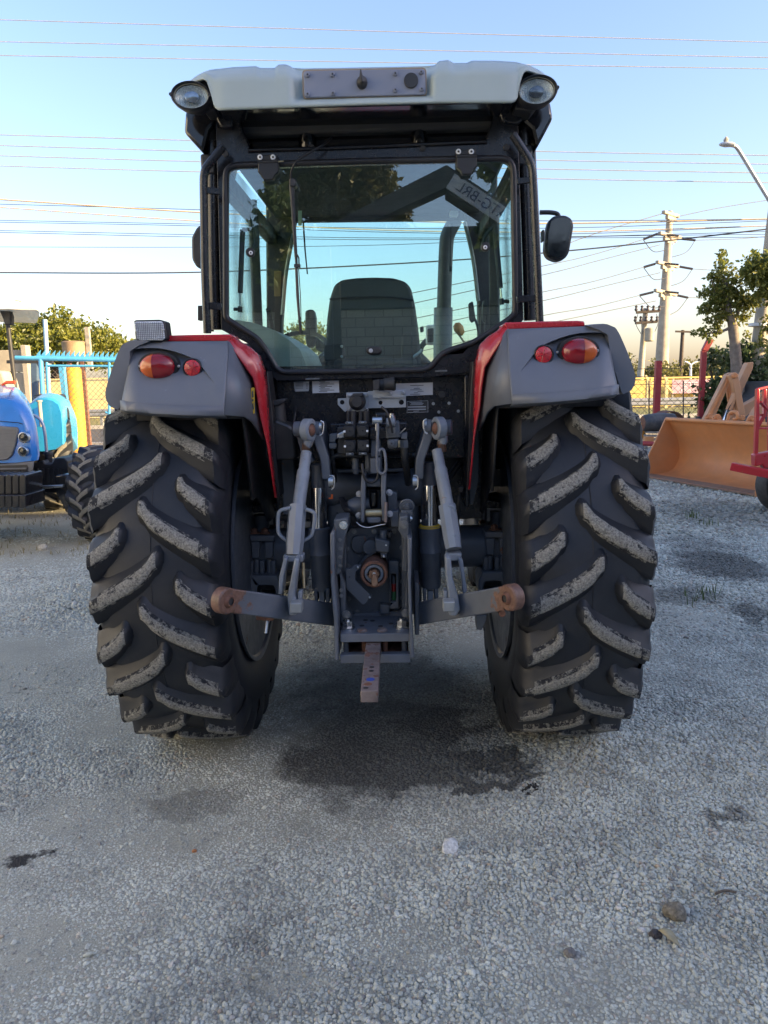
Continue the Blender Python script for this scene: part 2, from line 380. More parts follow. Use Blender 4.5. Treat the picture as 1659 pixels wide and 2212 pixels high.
def stone_mat():
    m, t, b, o = NT('gravel stone')
    oi = t.nodes.new('ShaderNodeObjectInfo')
    col = ramp(t, oi.outputs['Random'], [(0, (.25, .235, .21)), (.2, (.45, .465, .395)), (.75, (.575, .588, .50)), (.93, (.635, .65, .56)), (.965, (.42, .34, .25)), (1, (.66, .64, .58))])
    sp = ramp(t, noise(t, 260, 4, .65), [(.3, .78), (.7, 1.18)])
    mm = t.nodes.new('ShaderNodeMix'); mm.data_type = 'RGBA'; mm.blend_type = 'MULTIPLY'; mm.inputs[0].default_value = 1
    t.links.new(col, mm.inputs[6]); t.links.new(sp, mm.inputs[7])
    dusty = ramp(t, noise(t, .8, 5, .6), [(.45, 0), (.68, .45)])
    col = mix(t, dusty, mm.outputs[2], (.45, .44, .36))
    mac = mul(t, ramp(t, noise(t, .75, 5, .6), [(.30, .70), (.62, 1.06)]), ramp(t, noise(t, 4.5, 4, .65), [(.32, .74), (.6, 1.05)]))
    m3 = t.nodes.new('ShaderNodeMix'); m3.data_type = 'RGBA'; m3.blend_type = 'MULTIPLY'; m3.inputs[0].default_value = 1
    t.links.new(col, m3.inputs[6]); t.links.new(mac, m3.inputs[7]); col = m3.outputs[2]
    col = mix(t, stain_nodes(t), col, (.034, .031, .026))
    t.links.new(col, b.inputs['Base Color']); b.inputs['Roughness'].default_value = .8
    bump(t, b, noise(t, 420, 3, .6), .25, .002); return m
ground.data.materials.append(ground_mat()); M['stone'] = stone_mat()

def rock_mesh(name, sub, seed, flat, mtl, rough=.28):
    bm = bmesh.new(); bmesh.ops.create_icosphere(bm, subdivisions=sub, radius=1)
    r = np.random.default_rng(seed); pl = r.normal(size=(9, 3)); pl /= np.linalg.norm(pl, axis=1)[:, None]; dd = r.uniform(.62, .95, 9)
    for q in bm.verts:
        p = np.array(q.co)
        for n, d in zip(pl, dd):                    # chipped faces
            k = p@n
            if k > d: p = p-n*(k-d)*.85
        p = p*(1+rough*.3*(vnoise(p[0]*3+seed, p[1]*3+p[2]*2, 1.0, seed % 13)-.5))
        q.co = p*np.array([1, r.uniform(.98, 1.02)*.82, flat])
    me = bpy.data.meshes.new(name); bm.to_mesh(me); bm.free(); me.shade_flat(); me.materials.append(mtl); return me
kinds = bpy.data.collections.new('gravel_kinds')
for i in range(7):
    kinds.objects.link(bpy.data.objects.new('gravel_stone', rock_mesh('gravel_stone', 2, 20+i, (.55, .7, .8, .62, .5, .75, .66)[i], M['stone'])))
pts = []
PATCH = []                                          # worn, dusty places where fines cover most of the stones
for u, v, ru, rv in ((560, 1590, 120, 50), (270, 1735, 150, 60), (880, 2045, 150, 50), (430, 1810, 190, 50), (90, 1480, 140, 40), (760, 1790, 140, 40), (640, 2120, 160, 40), (120, 2030, 150, 50), (1010, 1800, 120, 34)):
    c = gnd(u, v); PATCH.append((c.x, c.y, abs(gnd(u+ru, v).x-c.x), abs(gnd(u, v-rv).y-gnd(u, v+rv).y)/2))
def dusty(x, y):
    wv_ = np.zeros_like(np.asarray(x, float)); nn = (vnoise(x, y, .22, 8)-.5)*.9+(vnoise(x, y, .07, 9)-.5)*.5
    for cx_, cy_, rx_, ry_ in PATCH: wv_ = np.maximum(wv_, np.clip(1.25-np.sqrt(((x-cx_)/rx_)**2+((y-cy_)/ry_)**2)+nn, 0, 1))
    return wv_
def scatter(y0, y1, pitch, k=1.0, keep=1.0):
    ys = np.arange(y0, y1, pitch*.9)
    for y in ys:
        dep = (y-CAM[1]); xl = CAM[0]-.62*dep-.35; xr = CAM[0]+.60*dep+.35
        xs = np.arange(xl, xr, pitch); n = len(xs)
        x = xs+rng.uniform(-.5, .5, n)*pitch; yy = y+rng.uniform(-.5, .5, n)*pitch
        s = pitch*k*np.clip(rng.lognormal(-.02, .26, n), .5, 1.9)*.62
        d = vnoise(x, yy, 1.5, 5)*.6+vnoise(x, yy, .5, 6)*.4+np.clip((x-.2)*.12, -.16, .2)   # right side cleaner and larger
        s *= np.clip(.72+.5*d, .6, 1.2); sink = np.clip(.50-d, -.05, .45)*s*2.0
        wd_ = dusty(x, yy); s = s*(1-.40*wd_); sink = sink*(1-.3*wd_)+wd_*s*.26
        ok = rng.uniform(size=n) < np.clip((d+.62), .62, 1.0)*keep
        z = gz(x, yy)+s*.14-sink
        for q in zip(x[ok], yy[ok], z[ok], s[ok]): pts.append(q)
scatter(-2.15, -.6, .0108); scatter(-.6, 1.0, .0135); scatter(1.0, 4.0, .022, .9); scatter(4.0, 9.5, .042, .75, .8)
for cx_, cy_, rx_, ry_ in PATCH:                     # grit and small chips lying on the fines
    m_ = int(min(5200, 3.2*rx_*ry_*4*1500)); x = cx_+rng.normal(0, .75, m_)*rx_; y = cy_+rng.normal(0, .75, m_)*ry_; s = .0034*rng.lognormal(0, .42, m_)
    pts += list(zip(x, y, gz(x, y)+s*.25, s))
pts = np.array(pts)
gm = bpy.data.meshes.new('gravel'); gm.from_pydata(pts[:, :3].tolist(), [], [])
at1 = gm.attributes.new('scl', 'FLOAT', 'POINT'); at1.data.foreach_set('value', pts[:, 3].astype(np.float32))
at2 = gm.attributes.new('rot', 'FLOAT_VECTOR', 'POINT'); rr = np.stack([rng.normal(0, .35, len(pts)), rng.normal(0, .35, len(pts)), rng.uniform(0, 6.28, len(pts))], -1)
at2.data.foreach_set('vector', rr.astype(np.float32).ravel())
gravel = stuff(bpy.data.objects.new('gravel', gm)); COL.objects.link(gravel)
gravel['label'] = 'loose grey crushed stone covering the yard'
ng = bpy.data.node_groups.new('gravel_scatter', 'GeometryNodeTree')
ng.interface.new_socket('Geometry', in_out='INPUT', socket_type='NodeSocketGeometry'); ng.interface.new_socket('Geometry', in_out='OUTPUT', socket_type='NodeSocketGeometry')
gi = ng.nodes.new('NodeGroupInput'); go = ng.nodes.new('NodeGroupOutput'); ip = ng.nodes.new('GeometryNodeInstanceOnPoints'); ci = ng.nodes.new('GeometryNodeCollectionInfo')
ci.inputs['Collection'].default_value = kinds; ci.inputs['Separate Children'].default_value = True; ci.inputs['Reset Children'].default_value = True
ip.inputs['Pick Instance'].default_value = True
na = ng.nodes.new('GeometryNodeInputNamedAttribute'); na.data_type = 'FLOAT'; na.inputs['Name'].default_value = 'scl'
nb = ng.nodes.new('GeometryNodeInputNamedAttribute'); nb.data_type = 'FLOAT_VECTOR'; nb.inputs['Name'].default_value = 'rot'
L = ng.links.new
L(gi.outputs[0], ip.inputs['Points']); L(ci.outputs[0], ip.inputs['Instance']); L(nb.outputs['Attribute'], ip.inputs['Rotation']); L(na.outputs['Attribute'], ip.inputs['Scale']); L(ip.outputs[0], go.inputs[0])
gravel.modifiers.new('scatter', 'NODES').node_group = ng

# single stones and litter lying on the gravel
def rock(u, v, rad, c, label, name='rock', cat='rock', seed=1, flat=.7, rot=0., var=.25):
    p = gnd(u, v); m = mat(name+' surface', c, .85, var=var*1.6, vs=3.5, bmp=.7, bs=11, dust=.35, dc=tuple(x*.55 for x in c))
    o = bpy.data.objects.new(name, rock_mesh(name, 3, seed, flat, m, .5)); COL.objects.link(o)
    o.location = (p.x, p.y, float(gz(p.x, p.y))+rad*flat*.55); o.scale = (rad,)*3; o.rotation_euler = (.1, -.15, rot)
    return tag(o, label, cat)
rock(970, 1837, .036, (.62, .62, .59), 'pale angular chunk of rock on the gravel behind the drawbar', seed=5, flat=.8, rot=.8)
rock(93, 1187, .05, (.42, .40, .35), 'pale lump of rock beside the front wheel of the blue tractor', seed=9, flat=.8)
rock(1457, 1982, .037, (.185, .165, .125), 'round brown dried fruit husk lying on coarse gravel', 'dried_husk', 'husk', seed=3, flat=.85, var=.35)
rock(420, 1839, .009, (.40, .17, .07), 'tiny orange brick chip on the gravel', 'brick_chip', 'brick chip', seed=4)
rock(1385, 2010, .012, (.60, .60, .58), 'small white pebble beside the dead leaf', 'pebble', 'pebble', seed=6)
rock(1415, 2023, .020, (.06, .055, .055), 'dark lump of dirt between the white pebble and dead leaf', 'dirt_lump', 'dirt', seed=8)
rock(1230, 2063, .020, (.19, .175, .155), 'brownish stone sunk in the gravel near the bottom edge', seed=11)
p = gnd(1444, 2033); lf = MB()
o2 = []
for i, (a, wd) in enumerate(((0, .0), (.012, .011), (.03, .016), (.05, .013), (.068, .0))):
    for sgn in (-1, 1): o2.append(Vector((a-.034, sgn*wd, .004+.006*abs(sgn*wd)/.016+.008*sin(i*1.1))))
lf.add([Matrix.Rotation(-.85, 4, 'Z') @ q+Vector((p.x, p.y, float(gz(p.x, p.y))+.012)) for q in o2], [(0, 2, 3, 1), (2, 4, 5, 3), (4, 6, 7, 5), (6, 8, 9, 7)])
o = lf.build('dead_leaf', mat('dead leaf', (.34, .29, .17), .7, var=.2, vs=40)); tag(o, 'dry tan leaf lying beside the round brown husk', 'leaf')
so = o.modifiers.new('thick', 'SOLIDIFY'); so.thickness = .0012
p = gnd(1590, 1935); q = gnd(1545, 1938)
o = MB().tube(cr([p+Vector((0, 0, .012)), (p+q)/2+Vector((0, .006, .016)), q+Vector((0, 0, .012))], 4), .004, 6).build('twig', mat('twig bark', (.10, .08, .06), .8)); tag(o, 'short brown twig lying on the coarse gravel', 'twig')

# grass tufts: a small joined mass of blades
def blades(mb, x, y, z, h, n, spread, lean=.5):
    for _ in range(n):
        a = rng.uniform(0, 6.28); d = rng.uniform(0, spread); bx, by = x+cos(a)*d, y+sin(a)*d
        t = rng.uniform(0, 6.28); L_ = h*rng.uniform(.5, 1.15); wd = .0025+.003*rng.uniform(); le = lean*rng.uniform(.2, 1)
        dx, dy = cos(t), sin(t); px_, py_ = -dy*wd, dx*wd
        mb.add([(bx-px_, by-py_, z), (bx+px_, by+py_, z), (bx+dx*L_*le*.4+px_*.7, by+dy*L_*le*.4+py_*.7, z+L_*.6), (bx+dx*L_*le*.4-px_*.7, by+dy*L_*le*.4-py_*.7, z+L_*.6), (bx+dx*L_*le, by+dy*L_*le, z+L_)], [(0, 1, 2, 3), (3, 2, 4)])
M['grass'] = mat('grass', (.075, .115, .030), .6, var=.35, vs=4)
M['drygrass'] = mat('dry grass', (.20, .17, .08), .7, var=.3, vs=3)
g = MB()
for u, v, k in ((1500, 1120, 26), (1530, 1135, 14), (1580, 1045, 20), (1525, 1290, 22), (1500, 1300, 10), (1425, 985, 30), (1440, 1000, 20)):
    p = gnd(u, v); blades(g, p.x, p.y, float(gz(p.x, p.y)), .10, k, .16)
stuff(g.build('grass', M['grass'], smooth=0))
g = MB()
for _ in range(420):
    x, y = rng.uniform(-8, -3.0), rng.uniform(3.6, 8.5); blades(g, x, y, float(gz(x, y)), .06, 4, .1, 1.0)
stuff(g.build('dry_grass', M['drygrass'], smooth=0))
# ================================================================ beyond the yard: verge, road, walls
def leaf_mat(name, c, c2, trans=.35):
    m, t, b, o = NT(name)
    g = t.nodes.new('ShaderNodeNewGeometry')
    r = ramp(t, g.outputs['Random Per Island'], [(0, tuple(x*.55 for x in c)), (.5, c), (1, c2)])
    col = mix(t, ramp(t, noise(t, .9, 3, .6), [(.35, 0), (.65, .6)]), r, c2)
    t.links.new(col, b.inputs['Base Color']); b.inputs['Roughness'].default_value = .42
    tr = t.nodes.new('ShaderNodeBsdfTranslucent'); t.links.new(col, tr.inputs[0])
    mx = t.nodes.new('ShaderNodeMixShader'); mx.inputs[0].default_value = trans
    t.links.new(b.outputs[0], mx.inputs[1]); t.links.new(tr.outputs[0], mx.inputs[2]); t.links.new(mx.outputs[0], o.inputs[0]); return m
def crown(blobs, n, leaf, mtl, parent, name='crown', clump=.28, per=14, fold=.35, hang=.3, long=1.9):
    vs, fs = [], []
    wts = np.array([b[1][0]*b[1][1]*b[1][2] for b in blobs]); wts = wts/wts.sum()
    nc = max(1, n//per)
    for k in rng.choice(len(blobs), nc, p=wts):
        c, r = np.array(blobs[k][0]), np.array(blobs[k][1])
        d = rng.normal(size=3); d /= np.linalg.norm(d); cc = c+d*r*rng.uniform(.35, 1.0)**.6
        ps = cc+rng.normal(size=(per, 3))*clump*np.array([1, 1, .7])*r.mean()*.5
        for p in ps:
            a = rng.normal(size=3); a[2] -= hang; a /= np.linalg.norm(a); s = rng.normal(size=3); s -= a*(s@a); s /= np.linalg.norm(s); nn = np.cross(a, s)
            L_ = leaf*rng.uniform(.65, 1.3); W_ = L_/long
            o = len(vs); mid = p+a*L_*.5
            vs += [p, mid+s*W_*.5+nn*W_*fold*.5, p+a*L_, mid-s*W_*.5+nn*W_*fold*.5]
            fs += [(o, o+1, o+2), (o, o+2, o+3)]
    me = bpy.data.meshes.new(name); me.from_pydata([tuple(v) for v in vs], [], fs); me.materials.append(mtl)
    o = bpy.data.objects.new(name, me); COL.objects.link(o)
    if parent is not None: adopt(o, parent)
    return o
def limb(mb, pts, r0, r1, n=8):
    P = cr(pts, 5); k = len(P); mb.tube(P, [r0+(r1-r0)*(i/(k-1))*(1+.12*sin(i*2.1)) for i in range(k)], n)
M['bark'] = mat('grey bark', (.20, .17, .145), .85, var=.35, vs=10, bmp=.8, bs=40)
M['darkbark'] = mat('dark bark', (.07, .055, .045), .9, var=.3, vs=8, bmp=.6, bs=30)
M['leafA'] = leaf_mat('glossy tree leaves', (.15, .19, .045), (.26, .25, .055), .5)
M['leafB'] = leaf_mat('rain tree leaves', (.12, .15, .022), (.20, .20, .032), .4)
M['leafC'] = leaf_mat('dark hedge leaves', (.065, .105, .045), (.11, .15, .055), .35)
M['leafD'] = leaf_mat('far tree leaves', (.12, .13, .035), (.19, .18, .055), .4)
M['leafE'] = leaf_mat('olive tree leaves', (.06, .072, .03), (.10, .095, .035), .3)
M['conc'] = mat('weathered concrete', (.36, .325, .26), .85, var=.18, vs=2, bmp=.4, bs=40)
M['concwall'] = mat('stained concrete slab', (.40, .35, .26), .85, var=.22, vs=1.5, dust=.4, dc=(.22, .20, .17), bmp=.4, bs=30)
M['cream'] = mat('cream painted wall', (.62, .50, .26), .8, var=.08, vs=1.2)
M['ywall'] = mat('yellow painted wall', (.62, .47, .16), .8, var=.08, vs=1.2)
M['guard'] = mat('galvanised guard rail', (.34, .35, .36), .45, metal=.5, var=.15)
M['asphalt'] = mat('asphalt', (.055, .054, .052), .9, var=.2, vs=2, bmp=.3, bs=60)
M['pave'] = mat('dusty pavement', (.26, .23, .19), .9, var=.15, vs=1.5)
M['kerb'] = mat('kerb stone', (.42, .40, .35), .85, var=.15)
M['vergeg'] = mat('dry verge turf', (.15, .155, .05), .85, var=.35, vs=1.2, bmp=.7, bs=25)
M['wire'] = mat('power cable', (.05, .05, .055), .5)
M['wirebare'] = mat('bare aluminium cable', (.42, .40, .38), .45, metal=.3)
M['wireor'] = mat('bundled tan cable', (.50, .38, .24), .6)
M['iblue'] = mat('sky blue gate paint', (.08, .36, .62), .4, var=.12, vs=3)
M['ydrum'] = mat('yellow painted concrete', (.62, .30, .03), .7, var=.14, vs=4, dust=.25, dc=(.45, .28, .12), bmp=.2)
M['redpost'] = mat('dull red post paint', (.30, .028, .035), .5, var=.15, vs=6, dust=.15, dc=(.40, .20, .16))

def slab(name, x0, x1, y0, y1, z0, z1, mtl, bev=0):
    return struct(MB().box(((x0+x1)/2, (y0+y1)/2, (z0+z1)/2), (x1-x0, y1-y0, z1-z0)).build(name, mtl, bevel=bev))
def sheet(name, x0, x1, y0, y1, z, mtl): return struct(MB().add([(x0, y0, z), (x1, y0, z), (x1, y1, z), (x0, y1, z)], [(0, 1, 2, 3)]).build(name, mtl, smooth=0))
sheet('pavement', -80, 90, 14.6, 17.4, .012, M['pave'])
sheet('road', -80, 90, 17.6, 27.0, .008, M['asphalt'])
slab('kerb', -80, 90, 17.4, 17.6, -.05, .13, M['kerb'], .02)
slab('kerb', -80, 90, 27.0, 27.2, -.05, .15, M['kerb'], .02)
sheet('verge', -80, 90, 27.2, 37.6, .020, M['vergeg'])
g = MB()
for _ in range(2600):
    x, y = rng.uniform(-22, 32), rng.uniform(27.5, 36.5); blades(g, x, y, .015, .16, 3, .25, .9)
stuff(g.build('verge_grass', M['drygrass'], smooth=0))

# guard rails along the far side of the road
def guard_rail(y, x0, x1, label):
    t = thing('guard_rail', label, 'guard rail', ((x0+x1)/2, y, 0), 'guard rails beside the road')
    L_ = x1-x0; n = max(2, int(L_/4))
    prof = [(-.16, 0), (-.11, -.04), (-.05, -.04), (0, 0), (.05, -.04), (.11, -.04), (.16, 0)]
    b = MB(); b.prism([(x0, y+d, .62+z) for z, d in prof]+[(x0, y+d+.01, .62+z) for z, d in reversed(prof)], (L_, 0, 0)); b.build('rail', M['guard'], t)
    for i in range(n+1): MB().box((x0+L_*i/n, y+.09, .38), (.11, .14, .76)).build('post', M['guard'], t)
guard_rail(28.4, -30, 4.5, 'long grey guard rail along the road behind the blue gate')
guard_rail(28.4, 5.0, 34, 'long grey guard rail along the road behind the red posts')

# far walls: panels between posts
def panel_wall(y, x0, x1, h, step, mtl, label, cat='wall', rails=1):
    t = thing('panel_wall', label, cat, ((x0+x1)/2, y, 0)); n = int(round((x1-x0)/step))
    for i in range(n):
        a = x0+(x1-x0)*i/n; b = x0+(x1-x0)*(i+1)/n
        for k in range(rails):
            z0 = .05+(h-.05)*k/rails; z1 = .05+(h-.05)*(k+1)/rails-.03
            MB().box(((a+b)/2, y, (z0+z1)/2), (b-a-.16, .10, z1-z0)).build('panel', mtl, t, bevel=.01)
        MB().box((a, y-.03, h/2+.04), (.16, .20, h+.08)).build('post', mtl, t, bevel=.01)
    MB().box(((x0+x1)/2, y-.01, h+.06), (x1-x0, .22, .10)).build('coping', mtl, t, bevel=.01)
panel_wall(37.8, -33, 4, 2.15, 3.2, M['cream'], 'cream wall of wide panels across the road behind the yellow column', rails=2)
panel_wall(38.4, 6, 38, 1.55, 4.0, M['ywall'], 'low yellow panel wall across the road behind the red posts', rails=2)

# old concrete slab wall on the left beside the gate
t = thing('slab_wall', 'tall stained concrete slab wall behind the blue tractor and gate', 'wall', (-9.5, 13.4, 0))
for i in range(6):
    for k in range(5):
        MB().box((-16.75+i*1.55, 13.4, .27+k*.5), (1.52, .10, .485)).build('slab', M['concwall'], t, bevel=.012)
for i in range(7): MB().box((-17.53+i*1.55, 13.36, 1.3), (.12, .22, 2.62)).build('post', M['conc'], t, bevel=.01)

# ---------------------------------------------------------------- poles, street lamps
t = thing('transmission_pole', 'tall tapered concrete transmission pole with four crossarms and insulators', 'power pole', tuple(at(1420, 866, 60)*1.0))
a, b = at(1426, 850, 60), at(1447, 456, 60); a.z = 0.0
PP = [a+(b-a)*k/8 for k in range(9)]; MB().tube(PP, [.62-.40*k/8 for k in range(9)], 24).build('shaft', M['conc'], t, smooth=60)
def arm_at(v, u0, u1, y=60):
    p0, p1 = at(u0, v-6, y-1.2), at(u1, v+4, y+1.0); c = (p0+p1)/2
    m_ = MB(); m_.beam(p0, p1, .30, .26); m_.beam(p0+(c-p0)*.45+Vector((0, 0, -.30)), p1+(c-p1)*.45+Vector((0, 0, -.30)), .26, .30); m_.beam(p0+(c-p0)*.7+Vector((0, 0, -.52)), p1+(c-p1)*.7+Vector((0, 0, -.52)), .24, .22); m_.build('crossarm', M['conc'], t, bevel=.05)
for v, u0, u1 in ((464, 1433, 1465), (510, 1424, 1470), (572, 1419, 1464), (633, 1415, 1460)): arm_at(v, u0, u1)
M['insul'] = mat('dark insulator', (.07, .06, .06), .35)
def insulator(a, b, r=.10, parent=t):
    k = 13; MB().tube([a+(b-a)*i/(2*k) for i in range(2*k+1)], [r if i % 2 else r*.3 for i in range(2*k+1)], 8).build('insulator', M['insul'], parent, smooth=0)
HV = []
for v0, (ul, vl), (ur, vr) in ((510, (1386, 519), (1502, 519)), (572, (1387, 579), (1496, 581)), (633, (1378, 640), (1486, 643))):
    uu = {510: (1420, 505, 1472, 516), 572: (1415, 570, 1468, 576), 633: (1411, 631, 1463, 638)}[v0]
    insulator(at(uu[0], uu[1], 59), at(ul+4, vl-2, 58)); insulator(at(uu[2], uu[3], 61), at(ur, vr, 62))
    insulator(at(1436, v0-3, 59.3), at(1466, v0, 59.6))
    MB().tube(cr([at(ul+4, vl, 58), at((ul+1436)/2, vl+24, 58.5), at(1436, vl+22, 59.2)], 6), .03, 5).build('jumper_wire', M['wire'], t)
    MB().tube(cr([at(ur, vr, 62), at(ur-20, vr+26, 61), at(1446, vr+38, 60.4)], 6), .03, 5).build('jumper_wire', M['wire'], t)
def pole(u0, v0, u1, v1, y, r0, r1, label, name='power_pole', mtl='conc', cat='power pole', group=None, ground_=True):
    a, b = at(u0, v0, y), at(u1, v1, y)
    if ground_: a = a+(a-b)*(a.z/(b.z-a.z)); 
    t = thing(name, label, cat, tuple(a), group); MB().tube([a+(b-a)*k/6 for k in range(7)], [r0+(r1-r0)*k/6 for k in range(7)], 16).build('shaft', M[mtl], t, smooth=60)
    return t, a, b
t, a, b = pole(1379, 866, 1395, 666, 40, .22, .13, 'concrete distribution pole with two crossarms and a transformer')
for v, u0, u1 in ((674, 1374, 1424), (697, 1372, 1419)):
    MB().beam(at(u0, v+1, 39.7), at(u1, v-2, 39.7), .12, .14).build('crossarm', M['darkbark'], t, bevel=.01)
    for k in range(5):
        uu = u0+(u1-u0)*k/4; p = at(uu, v-1, 39.7); MB().lathe([(0, .04), (.1, .10), (.2, .05), (.28, .09), (.34, .02)], p, (0, 0, 1), 8).build('insulator', M['insul'], t)
p = at(1403, 722, 39.5); MB().lathe([(0, .2), (.05, .26), (.7, .26), (.75, .2)], p-Vector((0, 0, .4)), (0, 0, 1), 16).build('transformer', M['conc'], t)
for u0, u1 in ((1378, 1385), (1418, 1411), (1390, 1388)):
    MB().tube(cr([at(u0, 678, 39.7), at(u0-4 if u0 < 1400 else u0+3, 700, 39.5), at(u1, 722, 39.6)], 5), .018, 5).build('jumper_wire', M['wire'], t)
t, a, b = pole(1470, 800, 1475, 713, 58, .2, .13, 'thin distant wooden power pole left of the leafy tree', mtl='darkbark')
MB().beam(at(1459, 716, 57.8), at(1492, 717, 57.8), .12, .14).build('crossarm', M['darkbark'], t)
t, a, b = pole(1633, 800, 1690, 300, 12.6, .17, .10, 'leaning concrete utility pole at the right edge behind the trees')
MB().lathe([(-.03, .215), (.03, .215)], at(1640, 702, 12.6), (b-a), 16).build('band', M['white'], t)
t = thing('street_lamp', 'grey street lamp on a long curved arm against the sky', 'street lamp', tuple(at(1690, 470, 12.5)))
MB().tube(cr([at(1578, 313, 12.2), at(1590, 317, 12.25), at(1603, 336, 12.3), at(1632, 384, 12.35), at(1660, 430, 12.4), at(1688, 476, 12.45)], 6), .038, 10).build('arm', M['zinc'], t, smooth=60)
p = at(1568, 312, 12.2); k = pxm(12.2)
b_ = MB(); b_.lathe([(-.13, .01), (-.10, .05), (0, .085), (.10, .075), (.16, .045)], p, (1, -.1, -.05), 14, sz=.6); b_.build('lamp_head', M['zinc'], t)
MB().lathe([(0, .045), (.05, .05), (.08, .03), (.10, .015)], p+Vector((.0, 0, .04)), (0, 0, 1), 10).build('photocell', M['conc'], t)
t = thing('street_lamp', 'white twin armed street lamp beyond the yellow wall', 'street lamp', tuple(at(1491, 850, 44)))
a, b = at(1490.5, 850, 44), at(1492.4, 788, 44); MB().tube([a, b], [.09, .06], 10).build('shaft', M['white'], t)
for uu, vv in ((1480, 781), (1507, 781)):
    MB().tube(cr([b, at((1492+uu)/2, 783.5, 44), at(uu, vv, 44)], 4), .05, 8).build('arm', M['white'], t)

# banner with writing, on posts in front of the far trees
t = thing('banner', 'pale pink and lilac banner with white lettering beyond the yellow wall', 'banner', tuple(at(1500, 850, 38)))
c0, c1 = at(1452, 821, 38.0), at(1556, 848, 38.0)
MB().box(((c0.x+c1.x)/2, 38.0, (c0.z+c1.z)/2), (c1.x-c0.x, .05, c0.z-c1.z)).build('board', mat('banner print', (.52, .34, .40), .6, var=.15, vs=2), t)
hh = c0.z-c1.z
text('ETE', hh*.46, face_cam(((at(1491, 833, 37.95)).x, 37.96, c1.z+hh*.63), 1.5), M['white'], 'lettering', t)
text('Guin', hh*.30, face_cam(((at(1482, 844, 37.95)).x, 37.96, c1.z+hh*.22), 1.3), M['white'], 'lettering', t); text('C', hh*.30, face_cam(((at(1505, 844, 37.95)).x, 37.96, c1.z+hh*.22), 1.3), M['white'], 'lettering', t)
for uu in (1453, 1500, 1550): MB().box((at(uu, 848, 38.1).x, 38.1, c1.z/2+.4), (.1, .08, c1.z+.8)).build('post', M['conc'], t)
# cranked concrete fence posts beyond the verge
for uu, lab in ((1399, 'cranked concrete fence post beyond the verge, left of the red post'), (1439, 'cranked concrete fence post beyond the verge, just right of the red post')):
    t = thing('fence_post', lab, 'fence post', tuple(at(uu, 850, 37.2)), 'cranked concrete fence posts')
    a, b, c = at(uu, 850, 37.2), at(uu+1, 821, 37.2), at(uu-5, 811, 37.2); a.z = 0
    MB().beam(a, b, .16, .16).beam(b, c, .12, .12).build('shaft', M['cream'], t, bevel=.01)
    MB().beam(at(uu+1, 833, 37.2), at(uu+14, 848, 37.2) if uu > 1420 else at(uu+16, 824, 37.2), .1, .1).build('brace', M['cream'], t)

# ---------------------------------------------------------------- overhead wires
def wire(pts, y, r, mtl, label, grp='overhead wires'):
    P = cr([at(u, v, y) for u, v in pts], 8); o = MB().tube(P, r, 5).build('power_line', M[mtl], smooth=80); tag(o, label, 'wire', grp); return o
wire([(-150, 38), (829, 68), (1800, 95)], 15.5, .009, 'wirebare', 'topmost thin wire crossing the whole sky')
wire([(-150, 87), (829, 107), (1800, 127)], 15.5, .009, 'wirebare', 'second wire from the top, just above the tractor roof')
wire([(-150, 117), (829, 135), (1800, 151)], 15.5, .009, 'wirebare', 'third wire from the top, passing behind the tractor roof')
for (v0, v1, nm) in ((287, 336, 'uppermost'), (310, 355, 'second'), (332, 374, 'third'), (354, 395, 'lowest')):
    wire([(-150, v0), (430, v0+17), (1165, v1-9), (1800, v1+2)], 13.2, .009, 'wirebare', nm+' of the four evenly spaced pale wires at roof lamp height')
wire([(-150, 420), (0, 431), (433, 459), (830, 476), (1171, 483), (1659, 473), (1800, 468)], 12.9, .016, 'wireor', 'thick tan bundled cable, the widest one behind the cab')
wire([(-150, 437), (430, 453), (830, 468), (1171, 477), (1659, 473), (1800, 471)], 13.6, .007, 'wire', 'thin grey wire running just above the thick tan cable')
wire([(-150, 437), (0, 448), (433, 478), (830, 497), (1200, 501), (1659, 488), (1800, 483)], 12.9, .011, 'wireor', 'thinner tan cable just below the thick tan cable')
for (a0, a1, b0, b1, nm) in ((476, 484, 492, 477, 'upper wire of the upper dark pair crossing behind the mirrors'), (480, 488, 505, 488, 'lower wire of the upper dark pair crossing behind the mirrors'),
                         (498, 507, 511, 500, 'upper wire of the lower dark pair crossing behind the mirrors'), (502, 512, 514, 512, 'lower wire of the lower dark pair crossing behind the mirrors')):
    wire([(-150, a0-3), (0, a0), (420, a1), (830, (a1+b0)/2+5), (1240, b0), (1659, b1), (1800, b1-5)], 13.4, .0065, 'wire', nm)
wire([(-150, 533), (413, 534), (830, 529), (1240, 512), (1659, 506), (1800, 503)], 14.0, .006, 'wire', 'very thin dark wire below the dark pairs')
wire([(-150, 588), (0, 589), (436, 588), (920, 566), (1235, 541), (1450, 519), (1640, 497), (1800, 480)], 12.9, .015, 'wire', 'thick dark sagging cable lowest of the wires behind the cab')
def hv(pts, y0, y1, lab):
    n = len(pts); P = [at(u, v, y0+(y1-y0)*i/(n-1)) for i, (u, v) in enumerate(pts)]
    tag(MB().tube(cr(P, 6), .028, 5).build('power_line', M['wire'], smooth=80), lab, 'wire', 'transmission wires')
LN = ['upper', 'middle', 'lower']
for k, ((ul, vl), (ue, ve)) in enumerate((((1390, 517), (1176, 574)), ((1391, 577), (1176, 630)), ((1382, 638), (1176, 681)))):
    hv([(ul, vl), ((ul+ue)/2, (vl+ve)/2+4), (ue, ve), (ue-300, ve+62)], 58, 50, 'faint transmission wire running down left from the %s left insulator' % LN[k])
    hv([(ul+35, vl+12), ((ul+ue)/2+15, (vl+ve)/2+16), (ue, ve+19), (ue-300, ve+85)], 58, 50, 'faint transmission wire parallel below the one from the %s left insulator' % LN[k])
